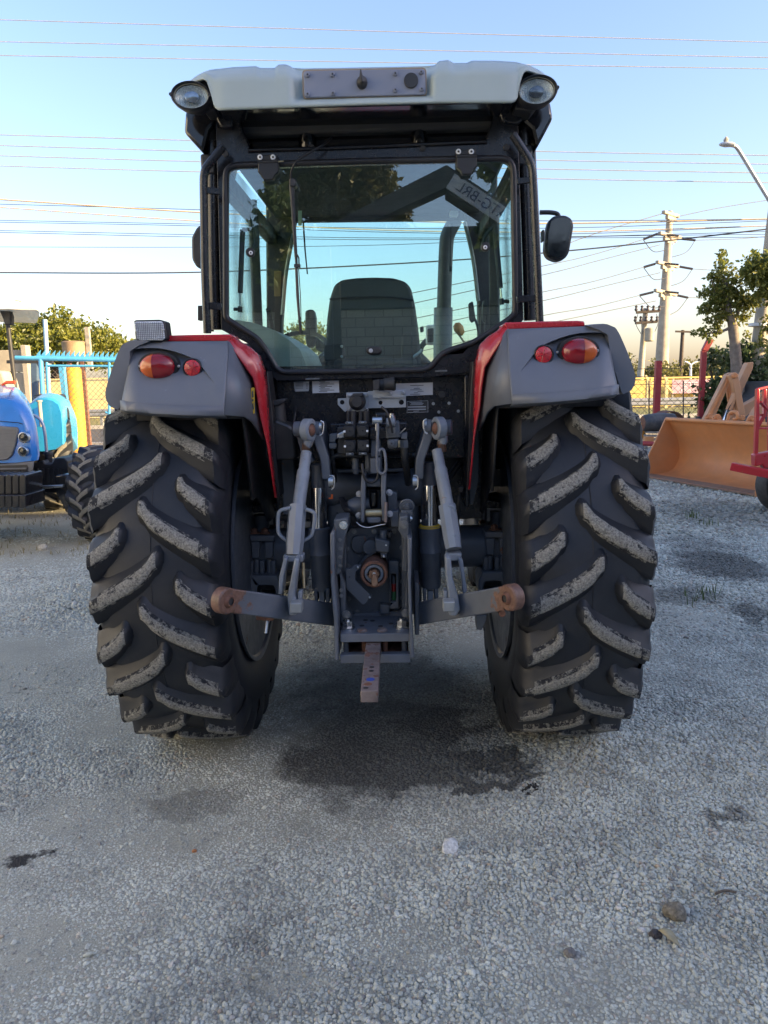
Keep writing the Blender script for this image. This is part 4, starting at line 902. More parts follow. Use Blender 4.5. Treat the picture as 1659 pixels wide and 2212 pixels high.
for k in (0, 1):
    px = rnd([(72, 1000), (94, 994), (97, 1002), (112, 1003), (118, 990), (138, 989), (145, 996), (146, 1046), (120, 1052), (70, 1052)], 3)
    l = [at(u, v, 4.55) for u, v in px]; l = [mir(q) for q in l] if k else l
    ft = MB().prism(l, (0, .9, 0)).build('fuel_tank', M['matte'], bt, bevel=.02)
    for uu in (82, 93, 104, 115, 126, 137):
        a, c = at(uu, 1012, 4.545), at(uu, 1044, 4.545); a, c = (mir(a), mir(c)) if k else (a, c)
        MB().tube([a, c], .012, 6).build('rib', M['matte'], ft, smooth=60)
    a, c = at(105, 1004, 4.7), at(105, 982, 4.7); a, c = (mir(a), mir(c)) if k else (a, c)
    MB().cyl(a, c, .038, .042).cyl(c, c+Vector((0, 0, .03)), .05, .048).build('filler_neck', M['matte'], ft, smooth=40)
    pth = [Vector(q) for q in cr([at(57, 893, 4.7), at(77, 899, 4.7), at(90, 911, 4.7), at(97, 936, 4.7), at(101, 982, 4.7)], 6)]; pth = [mir(q) for q in pth] if k else pth
    MB().tube(pth, .017, 10).build('hand_rail', M['zinc'], bt, smooth=60)
    # rear fender: rounded slab wrapped over the tyre
    px = [(56, 886), (64, 871), (82, 860), (100, 858), (115, 861), (128, 870), (134, 888), (137, 920), (137.5, 960), (122, 971), (92, 976), (70, 975), (60, 950)]
    secs = []
    for y, kk, dz in ((5.72, .95, -.01), (5.75, .99, 0), (5.80, 1, 0), (6.1, 1, .05), (6.6, 1, .02), (7.0, 1, -.15)):
        l = [at(u, v, 5.75) for u, v in px]; l = [mir(q) for q in l] if k else l; c = sum(l, Vector())/len(l)
        secs.append([Vector((c.x+(q.x-c.x)*kk+SL*.6*(y-5.75), y, c.z+(q.z-c.z)*kk+dz)) for q in l])
    n = len(px); mb = MB(); mb.add([q for s in secs for q in s], [tuple(range(n))]+[(i*n+j, i*n+(j+1) % n, (i+1)*n+(j+1) % n, (i+1)*n+j) for i in range(len(secs)-1) for j in range(n)])
    fd = mb.build('fender', M['sunlit_blue'], bt, smooth=45)
    l = [at(u, v, 5.705) for u, v in ((72, 884), (84, 878), (86, 920), (80, 922))]; l = [mir(q) for q in l] if k else l
    MB().prism(l, (0, .03, 0)).build('vent', M['blue'], fd)
    a, c = at(85, 868, 5.6), at(90, 922, 5.6); a, c = (mir(a), mir(c)) if k else (a, c)
    MB().cyl(a, c, .022).cyl(a, a+Vector((0, 0, .02)), .035).build('marker_stick', M['conc'], fd, smooth=60)
    # tyres
    fcx = at(181, 1050, 3.97).x; fcx = 2*X0(4.0)-fcx if k else fcx
    O = (fcx-(0 if k else .05), 4.44, .505); b_ = MB(); carcass(b_, .29, .475, .29, O, 56)
    for i in range(18):
        for sg in (1, -1): lug(b_, -i*2*pi/18+(pi/18 if sg < 0 else 0), sg, -.01, .29, .475, .034, -.22, .026, .036, O, .06, 5)
    ty = b_.build('tyre', [M['tyre'], M['mud2'], M['tyre']], bt, smooth=40)
    MB().lathe([(-.10, .29), (-.10, .26), (-.03, .20), (-.03, .05), (.03, .05), (.03, .2), (.10, .26), (.10, .29)], O, (1, 0, 0), 32).build('wheel_rim', M['zinc'], bt)
    rcx = at(108, 1000, 5.75).x-.30; rcx = 2*X0(6.35)-rcx if k else rcx
    O = (rcx, 6.55, .78); b_ = MB(); carcass(b_, .40, .74, .44, O, 64)
    for i in range(20):
        for sg in (1, -1): lug(b_, -i*2*pi/20+(pi/20 if sg < 0 else 0), sg, -.01, .40, .74, .04, -.24, .03, .045, O, .09, 5)
    RT = Matrix.Translation(O) @ Matrix.Rotation(.46, 4, 'Z') @ Matrix.Translation(-Vector(O)); b_.v = [tuple(RT @ Vector(q)) for q in b_.v]
    b_.build('tyre', [M['tyre'], M['mud2'], M['tyre']], bt, smooth=40)
    MB().lathe([(-.14, .44), (-.14, .40), (-.03, .34), (-.03, .06), (.03, .06), (.03, .34), (.14, .40), (.14, .44)], O, (cos(.46), sin(.46), 0), 32).build('wheel_rim', M['zinc'], bt)
    # canopy post
    a, c = at(36, 866, 5.6), at(17, 702, 5.6); a, c = (mir(a), mir(c)) if k else (a, c)
    MB().tube([a, c], .026, 10).build('canopy_post', M['matte'], bt, smooth=60)
    l = [at(u, v, 5.58) for u, v in ((-2, 671), (20, 671), (24, 684), (24, 702), (9, 702), (7, 690))]; l = [mir(q) for q in l] if k else l
    MB().prism(l, (0, .08, 0)).build('post_bracket', M['matte'], bt, bevel=.01)
MB().box((X0(5.6), 5.6, .75), (.5, 2.4, .5)).build('transmission', M['bblack'], bt, bevel=.02)
cn = [(-5, 643), (20, 645), (40, 649), (68, 659), (84, 672), (85, 676), (60, 674), (20, 670), (-5, 669)]
l = half(cn, 5.45); c = sum(l, Vector())/len(l); secs = [[Vector((c.x+(q.x-c.x)*kk+SL*(y-5.45), y, c.z+(q.z-c.z)*kz+dz)) for q in l] for y, kk, kz, dz in ((5.30, .96, .5, -.02), (5.36, .99, .9, 0), (5.5, 1, 1, 0), (6.9, 1, 1, .04), (7.1, .95, .6, 0))]
n = len(l); mb = MB(); mb.add([q for s in secs for q in s], [tuple(range(n))]+[(i*n+j, i*n+(j+1) % n, (i+1)*n+(j+1) % n, (i+1)*n+j) for i in range(len(secs)-1) for j in range(n)]+[tuple(reversed(range((len(secs)-1)*n, len(secs)*n)))])
mb.build('canopy', M['canopy'], bt, smooth=50)
a = at(40, 655, 5.4); MB().tube(cr([at(30, 656, 5.35), at(33, 650, 5.35), at(44, 651, 5.35), at(48, 656, 5.35)], 4), .008, 6).build('canopy_handle', M['conc'], bt)
MB().prism(half([(-5, 800), (6, 802), (22, 858), (-5, 858)], 5.4), (0, .3, 0)).build('dash', M['concwall'], bt, bevel=.03)
MB().tube([at(4, 832, 5.35), at(14, 826, 5.35), at(32, 826, 5.35)], [.010, .02, .02], 8).build('lever_knob', mat('orange red knob', (.55, .06, .02), .35), bt, smooth=60)
MB().lathe([(0, .19), (.02, .21), (.04, .19), (.02, .17)], (X0(5.75), 5.75, 1.62), (0, -.5, .9), 28, closed=True).build('steering_wheel', M['matte'], bt)
MB().box((X0(6.5), 6.5, 1.15), (.45, .45, .12)).box((X0(6.7), 6.72, 1.4), (.42, .1, .5)).build('seat', M['seat'], bt, bevel=.03)

# ================================================================ tan loader on the right
M['tan'] = mat('tan loader paint', (.56, .235, .085), .5, var=.10, vs=3, dust=.35, dc=(.36, .24, .16), rust=.03, rs=12)
M['tanarm'] = mat('faded tan arm paint', (.47, .25, .125), .5, var=.1, vs=3, dust=.35, dc=(.40, .28, .20))
Lp, Rp = gnd(1380, 1032), gnd(1640, 1077); Lp.z = Rp.z = .03
ld = thing('wheel_loader', 'tan wheel loader with its wide bucket lowered on the gravel', 'loader', tuple((Lp+Rp)/2))
wv = (Rp-Lp); WL = wv.length; wv.normalize(); nv = Vector((wv.y, -wv.x, 0)); zv = Vector((0, 0, 1))
if nv.x > 0: nv = -nv
prof = cr([(0, .015), (-.25, .02), (-.50, .035), (-.66, .10), (-.75, .24), (-.755, .42), (-.69, .60), (-.58, .78), (-.50, .90)], 5)
def bk(s, n, z): return Lp+wv*s+nv*n+zv*z
mb = MB(); outer = prof; th = .022
loop = [(n, z) for n, z in outer]+[(n-th*.8, z+(.0 if z < .1 else 0)+(-th if n > -.6 and z < .1 else 0)) for n, z in reversed(outer)]
mb.prism([bk(.02, n, z) for n, z in loop], wv*(WL-.04)); bucket = mb.build('bucket', M['tan'], ld, smooth=40)
pl = [(0.02, .0), (.0, .07), (-.16, .34), (-.30, .60), (-.42, .84), (-.47, .93), (-.53, .93), (-.60, .80), (-.71, .61), (-.785, .42), (-.78, .23), (-.69, .08), (-.5, .0)]
for s in (0, WL-.028): MB().prism([bk(s, n, z) for n, z in pl], wv*.028).build('side_plate', M['tan'], bucket, bevel=.004)
MB().tube([bk(.01, -.485, .905), bk(WL-.01, -.485, .905)], .032, 10).build('top_lip', M['tan'], bucket, smooth=60)
MB().prism([bk(0, n, z) for n, z in ((.03, -.004), (.03, .012), (-.22, .030), (-.22, .008))], wv*WL).build('cutting_edge', mat('worn brown edge', (.20, .12, .075), .6, var=.3, dust=.4), bucket, bevel=.003)
MB().prism([bk(WL-.035, n, z) for n, z in ((.05, -.005), (.06, .07), (-.02, .16), (-.10, .15), (-.10, -.005))], wv*.07).build('corner_tooth', M['tan'], bucket, bevel=.015)
for s in (.86, 1.02, 1.68, 1.84):
    if s < WL: MB().lathe([(-.012, .0), (-.012, .085), (.012, .085), (.012, 0)], bk(s, -.57, .93), wv, 20).build('pin_lug', M['tan'], bucket, bevel=.004)
for s in (.94, 1.76): MB().cyl(bk(s-.12, -.57, .95), bk(s+.12, -.57, .95), .025).build('pin', M['tan'], bucket)
MB().tube(cr([bk(1.28, -.52, .92), bk(1.30, -.55, 1.04), bk(1.42, -.55, 1.05), bk(1.44, -.55, .97), bk(1.38, -.55, .95)], 5), .024, 8).build('hook', M['tan'], bucket)
AY = 9.2
def lp(px, y0, y1, name, mtl, bev=.012): return MB().pp(px, y0, y1).build(name, mtl, ld, bevel=bev)
lp([(1505, 940), (1571, 808), (1581, 804), (1584, 812), (1543, 905), (1537, 914), (1527, 915), (1521, 940)], AY, AY+.14, 'lift_arm', M['tanarm'])
lp([(1512, 932), (1572, 818), (1576, 822), (1521, 932)], AY-.012, AY+.01, 'arm_flange', M['tan'])
lp([(1576, 811), (1588, 805), (1595, 808), (1611, 896), (1607, 908), (1600, 909), (1596, 902), (1584, 830)], AY-.16, AY-.03, 'bellcrank', M['tanarm'])
lp([(1569, 822), (1583, 826), (1588, 895), (1580, 898), (1572, 850)], AY+.12, AY+.2, 'arm_plate', M['tan'])
lp([(1596, 826), (1616, 783), (1628, 782), (1627, 796), (1602, 850)], AY+.25, AY+.42, 'boom_beam', M['tanarm'])
lp([(1556, 942), (1585, 888), (1632, 862), (1650, 850), (1655, 862), (1600, 910), (1578, 942)], AY+.3, AY+.5, 'lift_arm', M['tanarm'])
lp([(1604, 948), (1634, 888), (1650, 868), (1659, 872), (1640, 910), (1622, 948)], AY-.9, AY-.7, 'lift_arm', M['tanarm'])
for (u, v, y, r) in ((1587, 811, AY-.17, 7), (1604, 903, AY-.17, 7), (1645, 960, AY-1.4, 8)):
    MB().lathe([(-.03, 0), (-.03, r*.005), (.0, r*.007), (.05, r*.007)], at(u, v, y), (0, 1, 0), 18).build('pivot_pin', M['tan'], ld)
MB().tube([at(1550, 943, AY-.1), at(1576, 880, AY-.1)], .032, 12).build('piston_rod', M['chrome'], ld, smooth=60)
MB().tube([at(1574, 886, AY-.1), at(1588, 850, AY-.1)], .055, 14).build('cylinder', M['tanarm'], ld, smooth=60)
MB().tube([at(1645, 958, AY-1.6), at(1662, 930, AY-1.6)], .03, 12).build('piston_rod', M['chrome'], ld, smooth=60)
MB().tube(cr([at(1583, 866, AY-.14), at(1571, 890, AY-.14), at(1566, 915, AY-.14), at(1572, 940, AY-.1)], 6), .013, 6).build('hose', M['hose'], ld)
MB().tube([at(1585, 946, AY-.2), at(1625, 905, AY-.2)], .022, 8).build('linkage', M['matte'], ld)
lp([(1640, 950), (1665, 890), (1720, 820), (1760, 960), (1640, 965)], AY+.7, AY+2.6, 'engine_body', M['matte'], .05)
lp([(1640, 850), (1720, 800), (1760, 830), (1740, 900), (1660, 880)], AY+.65, AY+.7, 'body_panel', M['tan'])
for dy in (.9, 2.6):
    O = at(1690, 960, AY+dy); O.z = .62; b_ = MB(); b_.lathe([(-.18, .36), (-.2, .5), (-.16, .6), (0, .62), (.16, .6), (.2, .5), (.18, .36)], O, (wv.x, wv.y, 0), 40); b_.build('tyre', M['tyre'], ld)
    MB().lathe([(-.1, .36), (-.03, .3), (-.03, 0.05), (.03, .05), (.03, .3), (.1, .36)], O, (wv.x, wv.y, 0), 28).build('wheel_rim', M['tan'], ld)

# ================================================================ red tractor nose at the right edge
RY = 4.9
rt_ = thing('red_tractor', 'red tractor with barred front guard cut off by the right edge', 'tractor', tuple(gnd(1700, 1090)))
M['red2'] = mat('bright red guard paint', (.40, .014, .022), .32, var=.1, coat=.3, dust=.15, dc=(.45, .16, .14))
M['red2w'] = mat('red bumper paint worn to orange primer', (.48, .020, .028), .35, var=.1, coat=.2, rust=.22, rc=(.42, .16, .06), rs=8)
def rp(px, y0, y1, name, mtl=None, bev=.004): return MB().pp(px, y0, y1).build(name, mtl or M['red2'], rt_, bevel=bev)
rp([(1635, 841), (1641.5, 841), (1641, 900), (1639, 958), (1638, 984), (1631, 984), (1631.5, 955)], RY, RY+.05, 'guard_bar')
rp([(1650, 841), (1657, 841), (1656, 898), (1640, 925), (1636, 918), (1650, 893)], RY+.1, RY+.15, 'guard_bar')
rp([(1662, 838), (1670, 838), (1671, 1000), (1662, 1000)], RY+.2, RY+.26, 'guard_bar')
for pts_ in (((1635, 841), (1700, 826)), ((1634, 896), (1651, 896)), ((1633, 925), (1690, 925)), ((1642, 868), (1668, 896))):
    MB().beam(at(*pts_[0], RY+.03), at(*pts_[1], RY+.2), .035, .022).build('guard_rail_bar', M['red2'], rt_, bevel=.003)
rp([(1631, 982), (1672, 974), (1680, 1010), (1652, 1012), (1648, 1004), (1632, 1008)], RY-.05, RY+.06, 'guard_foot', None, .012)
a, b = at(1580, 1007, RY+.1), at(1700, 1033, RY-.45); a2 = a.copy(); a2.z = b.z = (a.z+b.z)/2; a.z = a2.z
a, b = at(1580, 1007, RY+.1), at(1720, 1036, RY-.30)
MB().beam(a, b, .10, .088).build('front_bumper', M['red2w'], rt_, bevel=.008)
O = at(1694, 1046, RY+.45); rr_ = 62*pxm(RY+.45); O.z = rr_
b_ = MB(); b_.lathe([(-.11, rr_*.60), (-.135, rr_*.72), (-.125, rr_*.88), (-.08, rr_*.98), (0, rr_), (.08, rr_*.98), (.125, rr_*.88), (.12, rr_*.6)], O, (-.25, 1, 0), 48)
for t0 in (-.132, -.118, -.10): b_.lathe([(t0-.006, rr_*(.86-(t0+.132)*-3)), (t0-.010, rr_*(.89-(t0+.132)*-3)), (t0, rr_*(.92-(t0+.132)*-3))], O, (-.25, 1, 0), 48)
b_.build('tyre', mat('dusty tyre', (.03, .03, .03), .7, var=.3, dust=.7, dc=(.13, .125, .11)), rt_)
MB().lathe([(-.12, rr_*.6), (-.10, rr_*.52), (-.02, rr_*.44), (-.03, 0.02), (.03, .02), (.1, rr_*.6)], O, (-.25, 1, 0), 36).build('wheel_rim', M['matte'], rt_)
rp([(1690, 848), (1800, 830), (1830, 1000), (1690, 1004)], RY+.30, RY+.55, 'hood', M['red2'], .04); rp([(1670, 880), (1690, 878), (1690, 1000), (1670, 1000)], RY+.25, RY+.32, 'radiator_grille', M['matte'], .01)
O2 = at(1690, 1000, RY+1.3); O2.x += 1.6; O2.z = .7
for dy in (0, 1.2): MB().lathe([(-.18, .4), (-.2, .55), (-.15, .68), (0, .7), (.15, .68), (.2, .55), (.18, .4)], O2+Vector((0, dy, 0)), (-.25, 1, 0), 36).build('tyre', M['tyre'], rt_)

# ================================================================ scrap lying along the fence
k = pxm(11.0)
t = thing('black_drum', 'black barrel shaped drum lying on its side under the fence', 'drum', tuple(at(1424, 930, 11)))
MB().lathe([(-.33, .0), (-.33, .13), (-.30, .155), (-.1, .175), (.1, .175), (.29, .15), (.31, .12), (.31, .0)], at(1424, 912, 11), (1, .12, .02), 28).build('shell', mat('scuffed black drum', (.035, .04, .05), .45, dust=.3), t)
MB().lathe([(-.335, 0), (-.335, .125), (-.32, .13)], at(1424, 912, 11), (1, .12, .02), 24).build('end_plate', M['rust'], t)
c = at(1450, 920, 11.4); b_ = MB()
pth = [c+Vector((cos(a_)*.29, 0, sin(a_)*.29)) for a_ in np.linspace(-.1, pi*1.02, 18)]
b_.prism([q for q in pth]+[c+Vector((cos(a_)*.27, 0, sin(a_)*.27)) for a_ in reversed(np.linspace(-.1, pi*1.02, 18))], (.02, .5, 0)); o = b_.build('rusty_ring', M['rust'], smooth=40); tag(o, 'rusty half ring standing behind the black drum', 'scrap')
o = MB().pp([(1474, 918), (1512, 899), (1517, 908), (1514, 918), (1480, 925)], 11.6, 11.63).build('steel_plate', mat('dark plate', (.05, .055, .065), .6, rust=.1)); tag(o, 'dark steel plate leaning beside the cranked post', 'plate')
o = MB().tube([at(1450, 930, 10.8), at(1520, 918, 11.0)], .034, 12).build('red_pipe', M['redpost'], smooth=60); tag(o, 'faded red pipe lying on top of the planks', 'pipe')
o = MB().tube([at(1375, 957, 10.6), at(1432, 960, 10.4)], .045, 12).build('red_pipe', M['redpost'], smooth=60); tag(o, 'thicker red pipe on the ground left of the bucket', 'pipe')
M['wood'] = mat('grey weathered plank', (.24, .22, .19), .85, var=.25, vs=10)
for i, (u0, v0, u1, v1) in enumerate(((1396, 934, 1462, 933), (1394, 941, 1440, 942), (1405, 949, 1445, 948))):
    o = MB().beam(at(u0, v0, 10.9-.1*i), at(u1, v1, 10.9-.1*i), .22, .035).build('plank', M['wood'], bevel=.004); tag(o, ('topmost weathered plank under the faded red pipe', 'middle weathered plank in the scrap left of the bucket', 'lowest weathered plank nearest the gravel')[i], 'plank', 'planks in the scrap heap')
o = MB().box(at(1401, 949, 10.6), (.16, .12, .10)).build('brick_block', mat('orange brick', (.46, .24, .10), .8)); tag(o, 'orange brick block left of the loader bucket', 'brick')
o = MB().lathe([(0, .12), (.3, .12), (.3, .11), (0, .11)], at(1381, 935, 11.1)-Vector((0, 0, .1)), (0, 0, 1), 20, closed=True).build('orange_drum', mat('orange drum', (.55, .24, .03), .5)); tag(o, 'orange drum half hidden behind the right rear tyre', 'drum')
MBg = MB()
for i in range(60):
    u, v = rng.uniform(1385, 1470), rng.uniform(940, 972); p = gnd(u, v)
    MBg.box((p.x, p.y, .03), (rng.uniform(.05, .2), rng.uniform(.05, .15), rng.uniform(.03, .08)), Matrix.Rotation(rng.uniform(0, 3), 3, 'Z'))
stuff(MBg.build('debris', M['wood'], bevel=.004))
# ================================================================ THE TRACTOR
tr = thing('red_tractor', 'red tractor with grey rear fenders and cab seen from behind', 'tractor', (0, 0, 0))
def T(px, y0, y1, name, mtl, bev=.003, par=None, holes=(), smooth=35):
    return MB().pp(px, y0, y1, 0, holes).build(name, mtl, par or tr, bevel=bev, smooth=smooth)
def tube(pts, r, name, mtl, par=None, n=10, k=6, smooth=70):
    P = [p if isinstance(p, Vector) else at(*p) for p in pts]; P = cr(P, k) if len(P) > 2 else P
    return MB().tube(P, r, n).build(name, mtl, par or tr, smooth=smooth)
def cylp(u, v, y0, y1, rpx, name, mtl, par=None, n=24, bev=.002):
    c = at(u, v, y0); r = rpx*pxm(y0); return MB().cyl(c, c+Vector((0, y1-y0, 0)), r, n=n).build(name, mtl, par or tr, bevel=bev)
def boltp(u, v, y, rpx, mtl=None, par=None, d=(0, -1, 0), name='bolt'):
    return MB().bolt(at(u, v, y), d, rpx*pxm(y)).build(name, mtl or M['bolt'], par or tr, smooth=30)
def mirx(p, dx=.006, dz=.020): return Vector((-p.x+dx, p.y, p.z+dz))

# ---- rear wheels
RW, RC, RH = .474, .822, .038
AX = .796
lugL, lugS = MB(), MB()
lug(lugL, 0, 1, -.02, RW, RC, RH, .200, .0265, .038)
lug(lugS, 0, 1, .115, RW, RC, RH, .105, .0265, .038)
proto = {}
for key, mb in (('L', lugL), ('S', lugS)):
    for sg in (1, -1):
        q = MB(); q.v = [(sg*x, y, z) for x, y, z in mb.v]; q.f = list(mb.f); q.m = list(mb.m)
        o = q.build('tread_bar', [M['tyre'], M['mud'], M['fringe']], None, smooth=58); me = o.data; bpy.data.objects.remove(o); proto[key, sg] = me
for side, ph0 in ((-1, radians(22.5)), (1, radians(20.0))):
    wz = .838; O = Vector((side*AX, 0, wz))
    ty = bpy.data.objects.new('tyre', None)
    b_ = MB(); carcass(b_, RW, RC, .50, (0, 0, 0), 128)
    b_.tube([(0.004, -RC*cos(a_)*1.0015, RC*sin(a_)*1.0015) for a_ in np.linspace(0, 2*pi, 96)], .0016, 4, caps=False)
    ty = b_.build('tyre', M['tyre'], None, smooth=45); ty.parent = tr; ty.location = O
    pit = 2*pi/14
    for i in range(14):
        for key, sg, off in (('L', 1, 0), ('S', 1, .24), ('L', -1, .5), ('S', -1, .74)):
            o = bpy.data.objects.new('tread_bar', proto[key, sg]); COL.objects.link(o); o.parent = ty
            o.rotation_euler = (-(ph0+(i+off)*pit), 0, 0)
    rim = MB(); inn = -side
    P = [(.225, .515), (.24, .52), (.235, .50), (.20, .475), (.10, .455), (.06, .43), (.05, .30), (.02, .20), (.0, .10), (-.05, .10), (-.05, .42), (-.2, .475), (-.235, .50), (-.24, .52), (-.225, .515)]
    rim.lathe([(t*1.0, r) for t, r in P], O, (inn, 0, 0), 64); rim.build('wheel_rim', M['grey'], tr, smooth=30)
    for a_ in np.linspace(0, 2*pi, 9)[:-1]:
        MB().bolt(O+Vector((inn*.05, cos(a_)*.36, sin(a_)*.36)), (inn, 0, 0), .02).build('rim_bolt', M['rust'], tr)
# front wheels, engine and hood (mostly hidden)
for sx in (-1, 1):
    O = (sx*.82, 2.35, .60); b_ = MB(); carcass(b_, .34, .575, .36, O, 48)
    for i in range(18):
        for sg in (1, -1): lug(b_, -i*2*pi/18+(pi/18 if sg < 0 else 0), sg, -.01, .34, .575, .03, -.22, .026, .036, O, .06, 4)
    b_.build('tyre', [M['tyre'], M['mud2'], M['tyre']], tr, smooth=40)
    MB().lathe([(-.1, .36), (-.03, .28), (-.03, .05), (.03, .05), (.03, .28), (.1, .36)], O, (1, 0, 0), 28).build('wheel_rim', M['grey'], tr)
MB().box((0, 2.35, .62), (1.3, .16, .16)).build('front_axle', M['grey'], tr, bevel=.02)
MB().box((0, 1.0, .74), (.42, 1.9, .44)).build('gearbox', M['cast'], tr, bevel=.03)
MB().box((0, 2.2, .95), (.5, 1.3, .5)).build('engine', M['cast'], tr, bevel=.03)
MB().prism([(-.36, 1.75, 1.0), (-.38, 1.75, 1.45), (-.28, 1.75, 1.6), (.28, 1.75, 1.6), (.38, 1.75, 1.45), (.36, 1.75, 1.0)], (0, 1.45, 0)).build('hood', M['red'], tr, bevel=.05, seg=3)

# ---- rear axle trumpets and their clamps
for sx in (-1, 1):
    MB().lathe([(.12, .16), (.16, .125), (.30, .10), (.62, .098)], (0, 0, .835), (sx, 0, 0), 28).build('axle_housing', M['grey'], tr, smooth=40)
for k, (U, dv) in enumerate(((0, 0), (1, -8))):
    m = (lambda u, v: (u, v)) if k == 0 else (lambda u, v: (1640-u, v-8))
    q = lambda L: [m(u, v) for u, v in L]
    y = -.13
    c0, c1 = at(*m(566, 1112), .02), at(*m(566, 1158), .02); MB().cyl(c0, c1, .036).build('spacer_tube', M['grey'], tr)
    T(q([(538, 1157), (594, 1157), (592, 1170), (541, 1170)]), y, .14, 'clamp_plate', M['grey'], .006)
    for uu in (542, 571): T(q([(uu, 1170.5), (uu+19, 1170.5), (uu+18, 1207), (uu+1, 1207)]), y, y+.09, 'clamp_block', M['grey'], .006)
    for uu in (555, 582): tube([(*m(uu, 1207), y+.03), (*m(uu, 1243), y+.03)], .014, 'clamp_stud', M['grey'])
    for uu in (542, 566, 590): T(q([(uu-5, 1212), (uu+5, 1212), (uu+5, 1242), (uu-5, 1242)]), y+.01, y+.07, 'clamp_rib', M['grey'], .004)
    for uu in (549, 572): 
        c = at(*m(uu, 1152), y+.04); MB().bolt(c, (0, 0, 1), .017, .02).build('clamp_bolt', M['rust'], tr)
    c = at(*m(598, 1142), .10); MB().bolt(c, (0, 0, 1), .017, .02).build('clamp_bolt', M['rust'], tr)
    T(q([(541, 1243), (596, 1243), (606, 1262), (604, 1296), (541, 1296)]), y-.02, y+.16, 'lower_bracket', M['grey'], .008, holes=[q(rnd([(556, 1264), (592, 1264), (597, 1290), (553, 1290)], 6))])
    T(q([(553, 1262), (596, 1262), (598, 1292), (552, 1292)]), y+.10, y+.14, 'bracket_web', M['cast'])
    MB().lathe([(0, .0), (0, .05), (.02, .06), (.05, .06), (.06, .04), (.06, 0)], at(*m(562, 1100), .05), (0, 0, 1), 20).build('rubber_mount', M['matte'], tr)
    T(q([(540, 1092), (610, 1086), (612, 1104), (546, 1108)]), -.05, .2, 'mount_bracket', M['satin'], .006)
    boltp(*m(566, 1085), .02, 6, M['rust'], d=(0, 0, 1))
# cast numerals on the right hand axle housing
for s_, vv in (('480529', 1181), ('05 200', 1197), ('257', 1209)):
    p = at(1110, vv, -.101); text(s_, .024, face_cam((p.x, -.1015 if vv == 1197 else -.0935, p.z)), M['grey'], 'cast_numerals', tr, .002)

# ---- central housing with the rear cover, PTO, side plates
T([(705, 1085), (905, 1080), (908, 1330), (715, 1335)], -.26, .30, 'rear_housing', M['cast'], .02)
T([(757, 1141), (858, 1138), (868, 1150), (878, 1180), (880, 1290), (860, 1322), (764, 1326), (745, 1298), (744, 1180), (750, 1150)], -.40, -.26, 'cover_plate', M['cast'], .004)
T(rnd([(760, 1158), (795, 1156), (797, 1192), (770, 1197), (758, 1185)], 10), -.412, -.40, 'cover_boss', M['cast'], .004)
for u, v in ((765, 1148), (808, 1148), (851, 1147), (868, 1183), (868, 1220), (869, 1256), (869, 1292), (752, 1222), (753, 1293), (772, 1322), (812, 1322), (852, 1322), (749, 1185)):
    boltp(u, v, -.40, 4.0, M['bolt'])
# flow arm and solenoid
T([(772, 1221), (800, 1186), (812, 1190), (790, 1222)], -.44, -.40, 'cover_rib', M['cast'], .008)
for r0_ in (24, 17): cylp(800, 1183, -.40-.006*(25-r0_), -.39, r0_, 'boss_ring', M['cast'])
T([(810, 1163), (842, 1170), (841, 1192), (836, 1195), (812, 1192)], -.49, -.41, 'solenoid_block', M['cast'], .006)
sb_ = MB().cyl(at(828, 1166, -.45), at(828, 1145, -.45), .0145).build('solenoid', M['grey'], tr); 
T([(821, 1192), (837, 1192), (837, 1206), (823, 1206)], -.48, -.42, 'solenoid_block', M['cast'], .004)
for u, v in ((834, 1178), (829, 1202)): cylp(u, v, -.495, -.48, 2.2, 'plug', M['white'])
T([(838, 1150), (847, 1150), (846, 1162), (838, 1162)], -.47, -.43, 'connector', M['matte'])
# PTO
PY = -.53; pc = at(808, 1240, PY); q = pxm(PY)
MB().lathe([(.15, 31*q), (0, 31*q), (-.004, 29*q), (-.004, 24*q), (.03, 23*q)], pc, (0, 1, 0), 40).build('pto_ring', M['rustlink'] if False else M['rust'], tr, smooth=30)
MB().lathe([(.12, 22.5*q), (.01, 22.5*q), (.005, 21*q), (.005, 15*q), (.03, 14*q)], pc, (0, 1, 0), 36).build('pto_seal', M['lgrey'], tr, smooth=30)
b_ = MB(); n = 72; pr = [(12.5 if (k % 12) < 7 else 10.5)*q for k in range(n)]
b_.prism([pc+Vector((cos(2*pi*k/n)*pr[k], -.02, sin(2*pi*k/n)*pr[k])) for k in range(n)], (0, .12, 0)); b_.build('pto_shaft', mat('rusty splined steel', (.22, .12, .07), .6, metal=.4, var=.4, vs=60), tr)
cylp(808, 1240, -.553, -.549, 4, 'shaft_centre', M['steel'])
T([(806, 1240), (813, 1241), (817, 1262), (811, 1268), (803, 1265), (802, 1255)], PY-.03, PY-.005, 'spline_tab', mat('tan corroded tab', (.26, .15, .09), .6, var=.3, vs=50), .003)
T(rnd([(746, 1228), (757, 1229), (764, 1221), (780, 1220), (780, 1226), (768, 1236), (768, 1254), (803, 1288), (789, 1306), (782, 1307), (748, 1272)], 3), PY+.01, PY+.03, 'pto_guard', mat('guard plate paint', (.075, .085, .10), .45, bmp=.2), .003)
for u, v in ((772.5, 1226), (798.5, 1291)): cylp(u, v, PY+.0, PY+.02, 2.6, 'rivet', M['steel'])
cylp(755, 1247, PY+.008, PY+.02, 1.6, 'guard_hole', M['matte'])
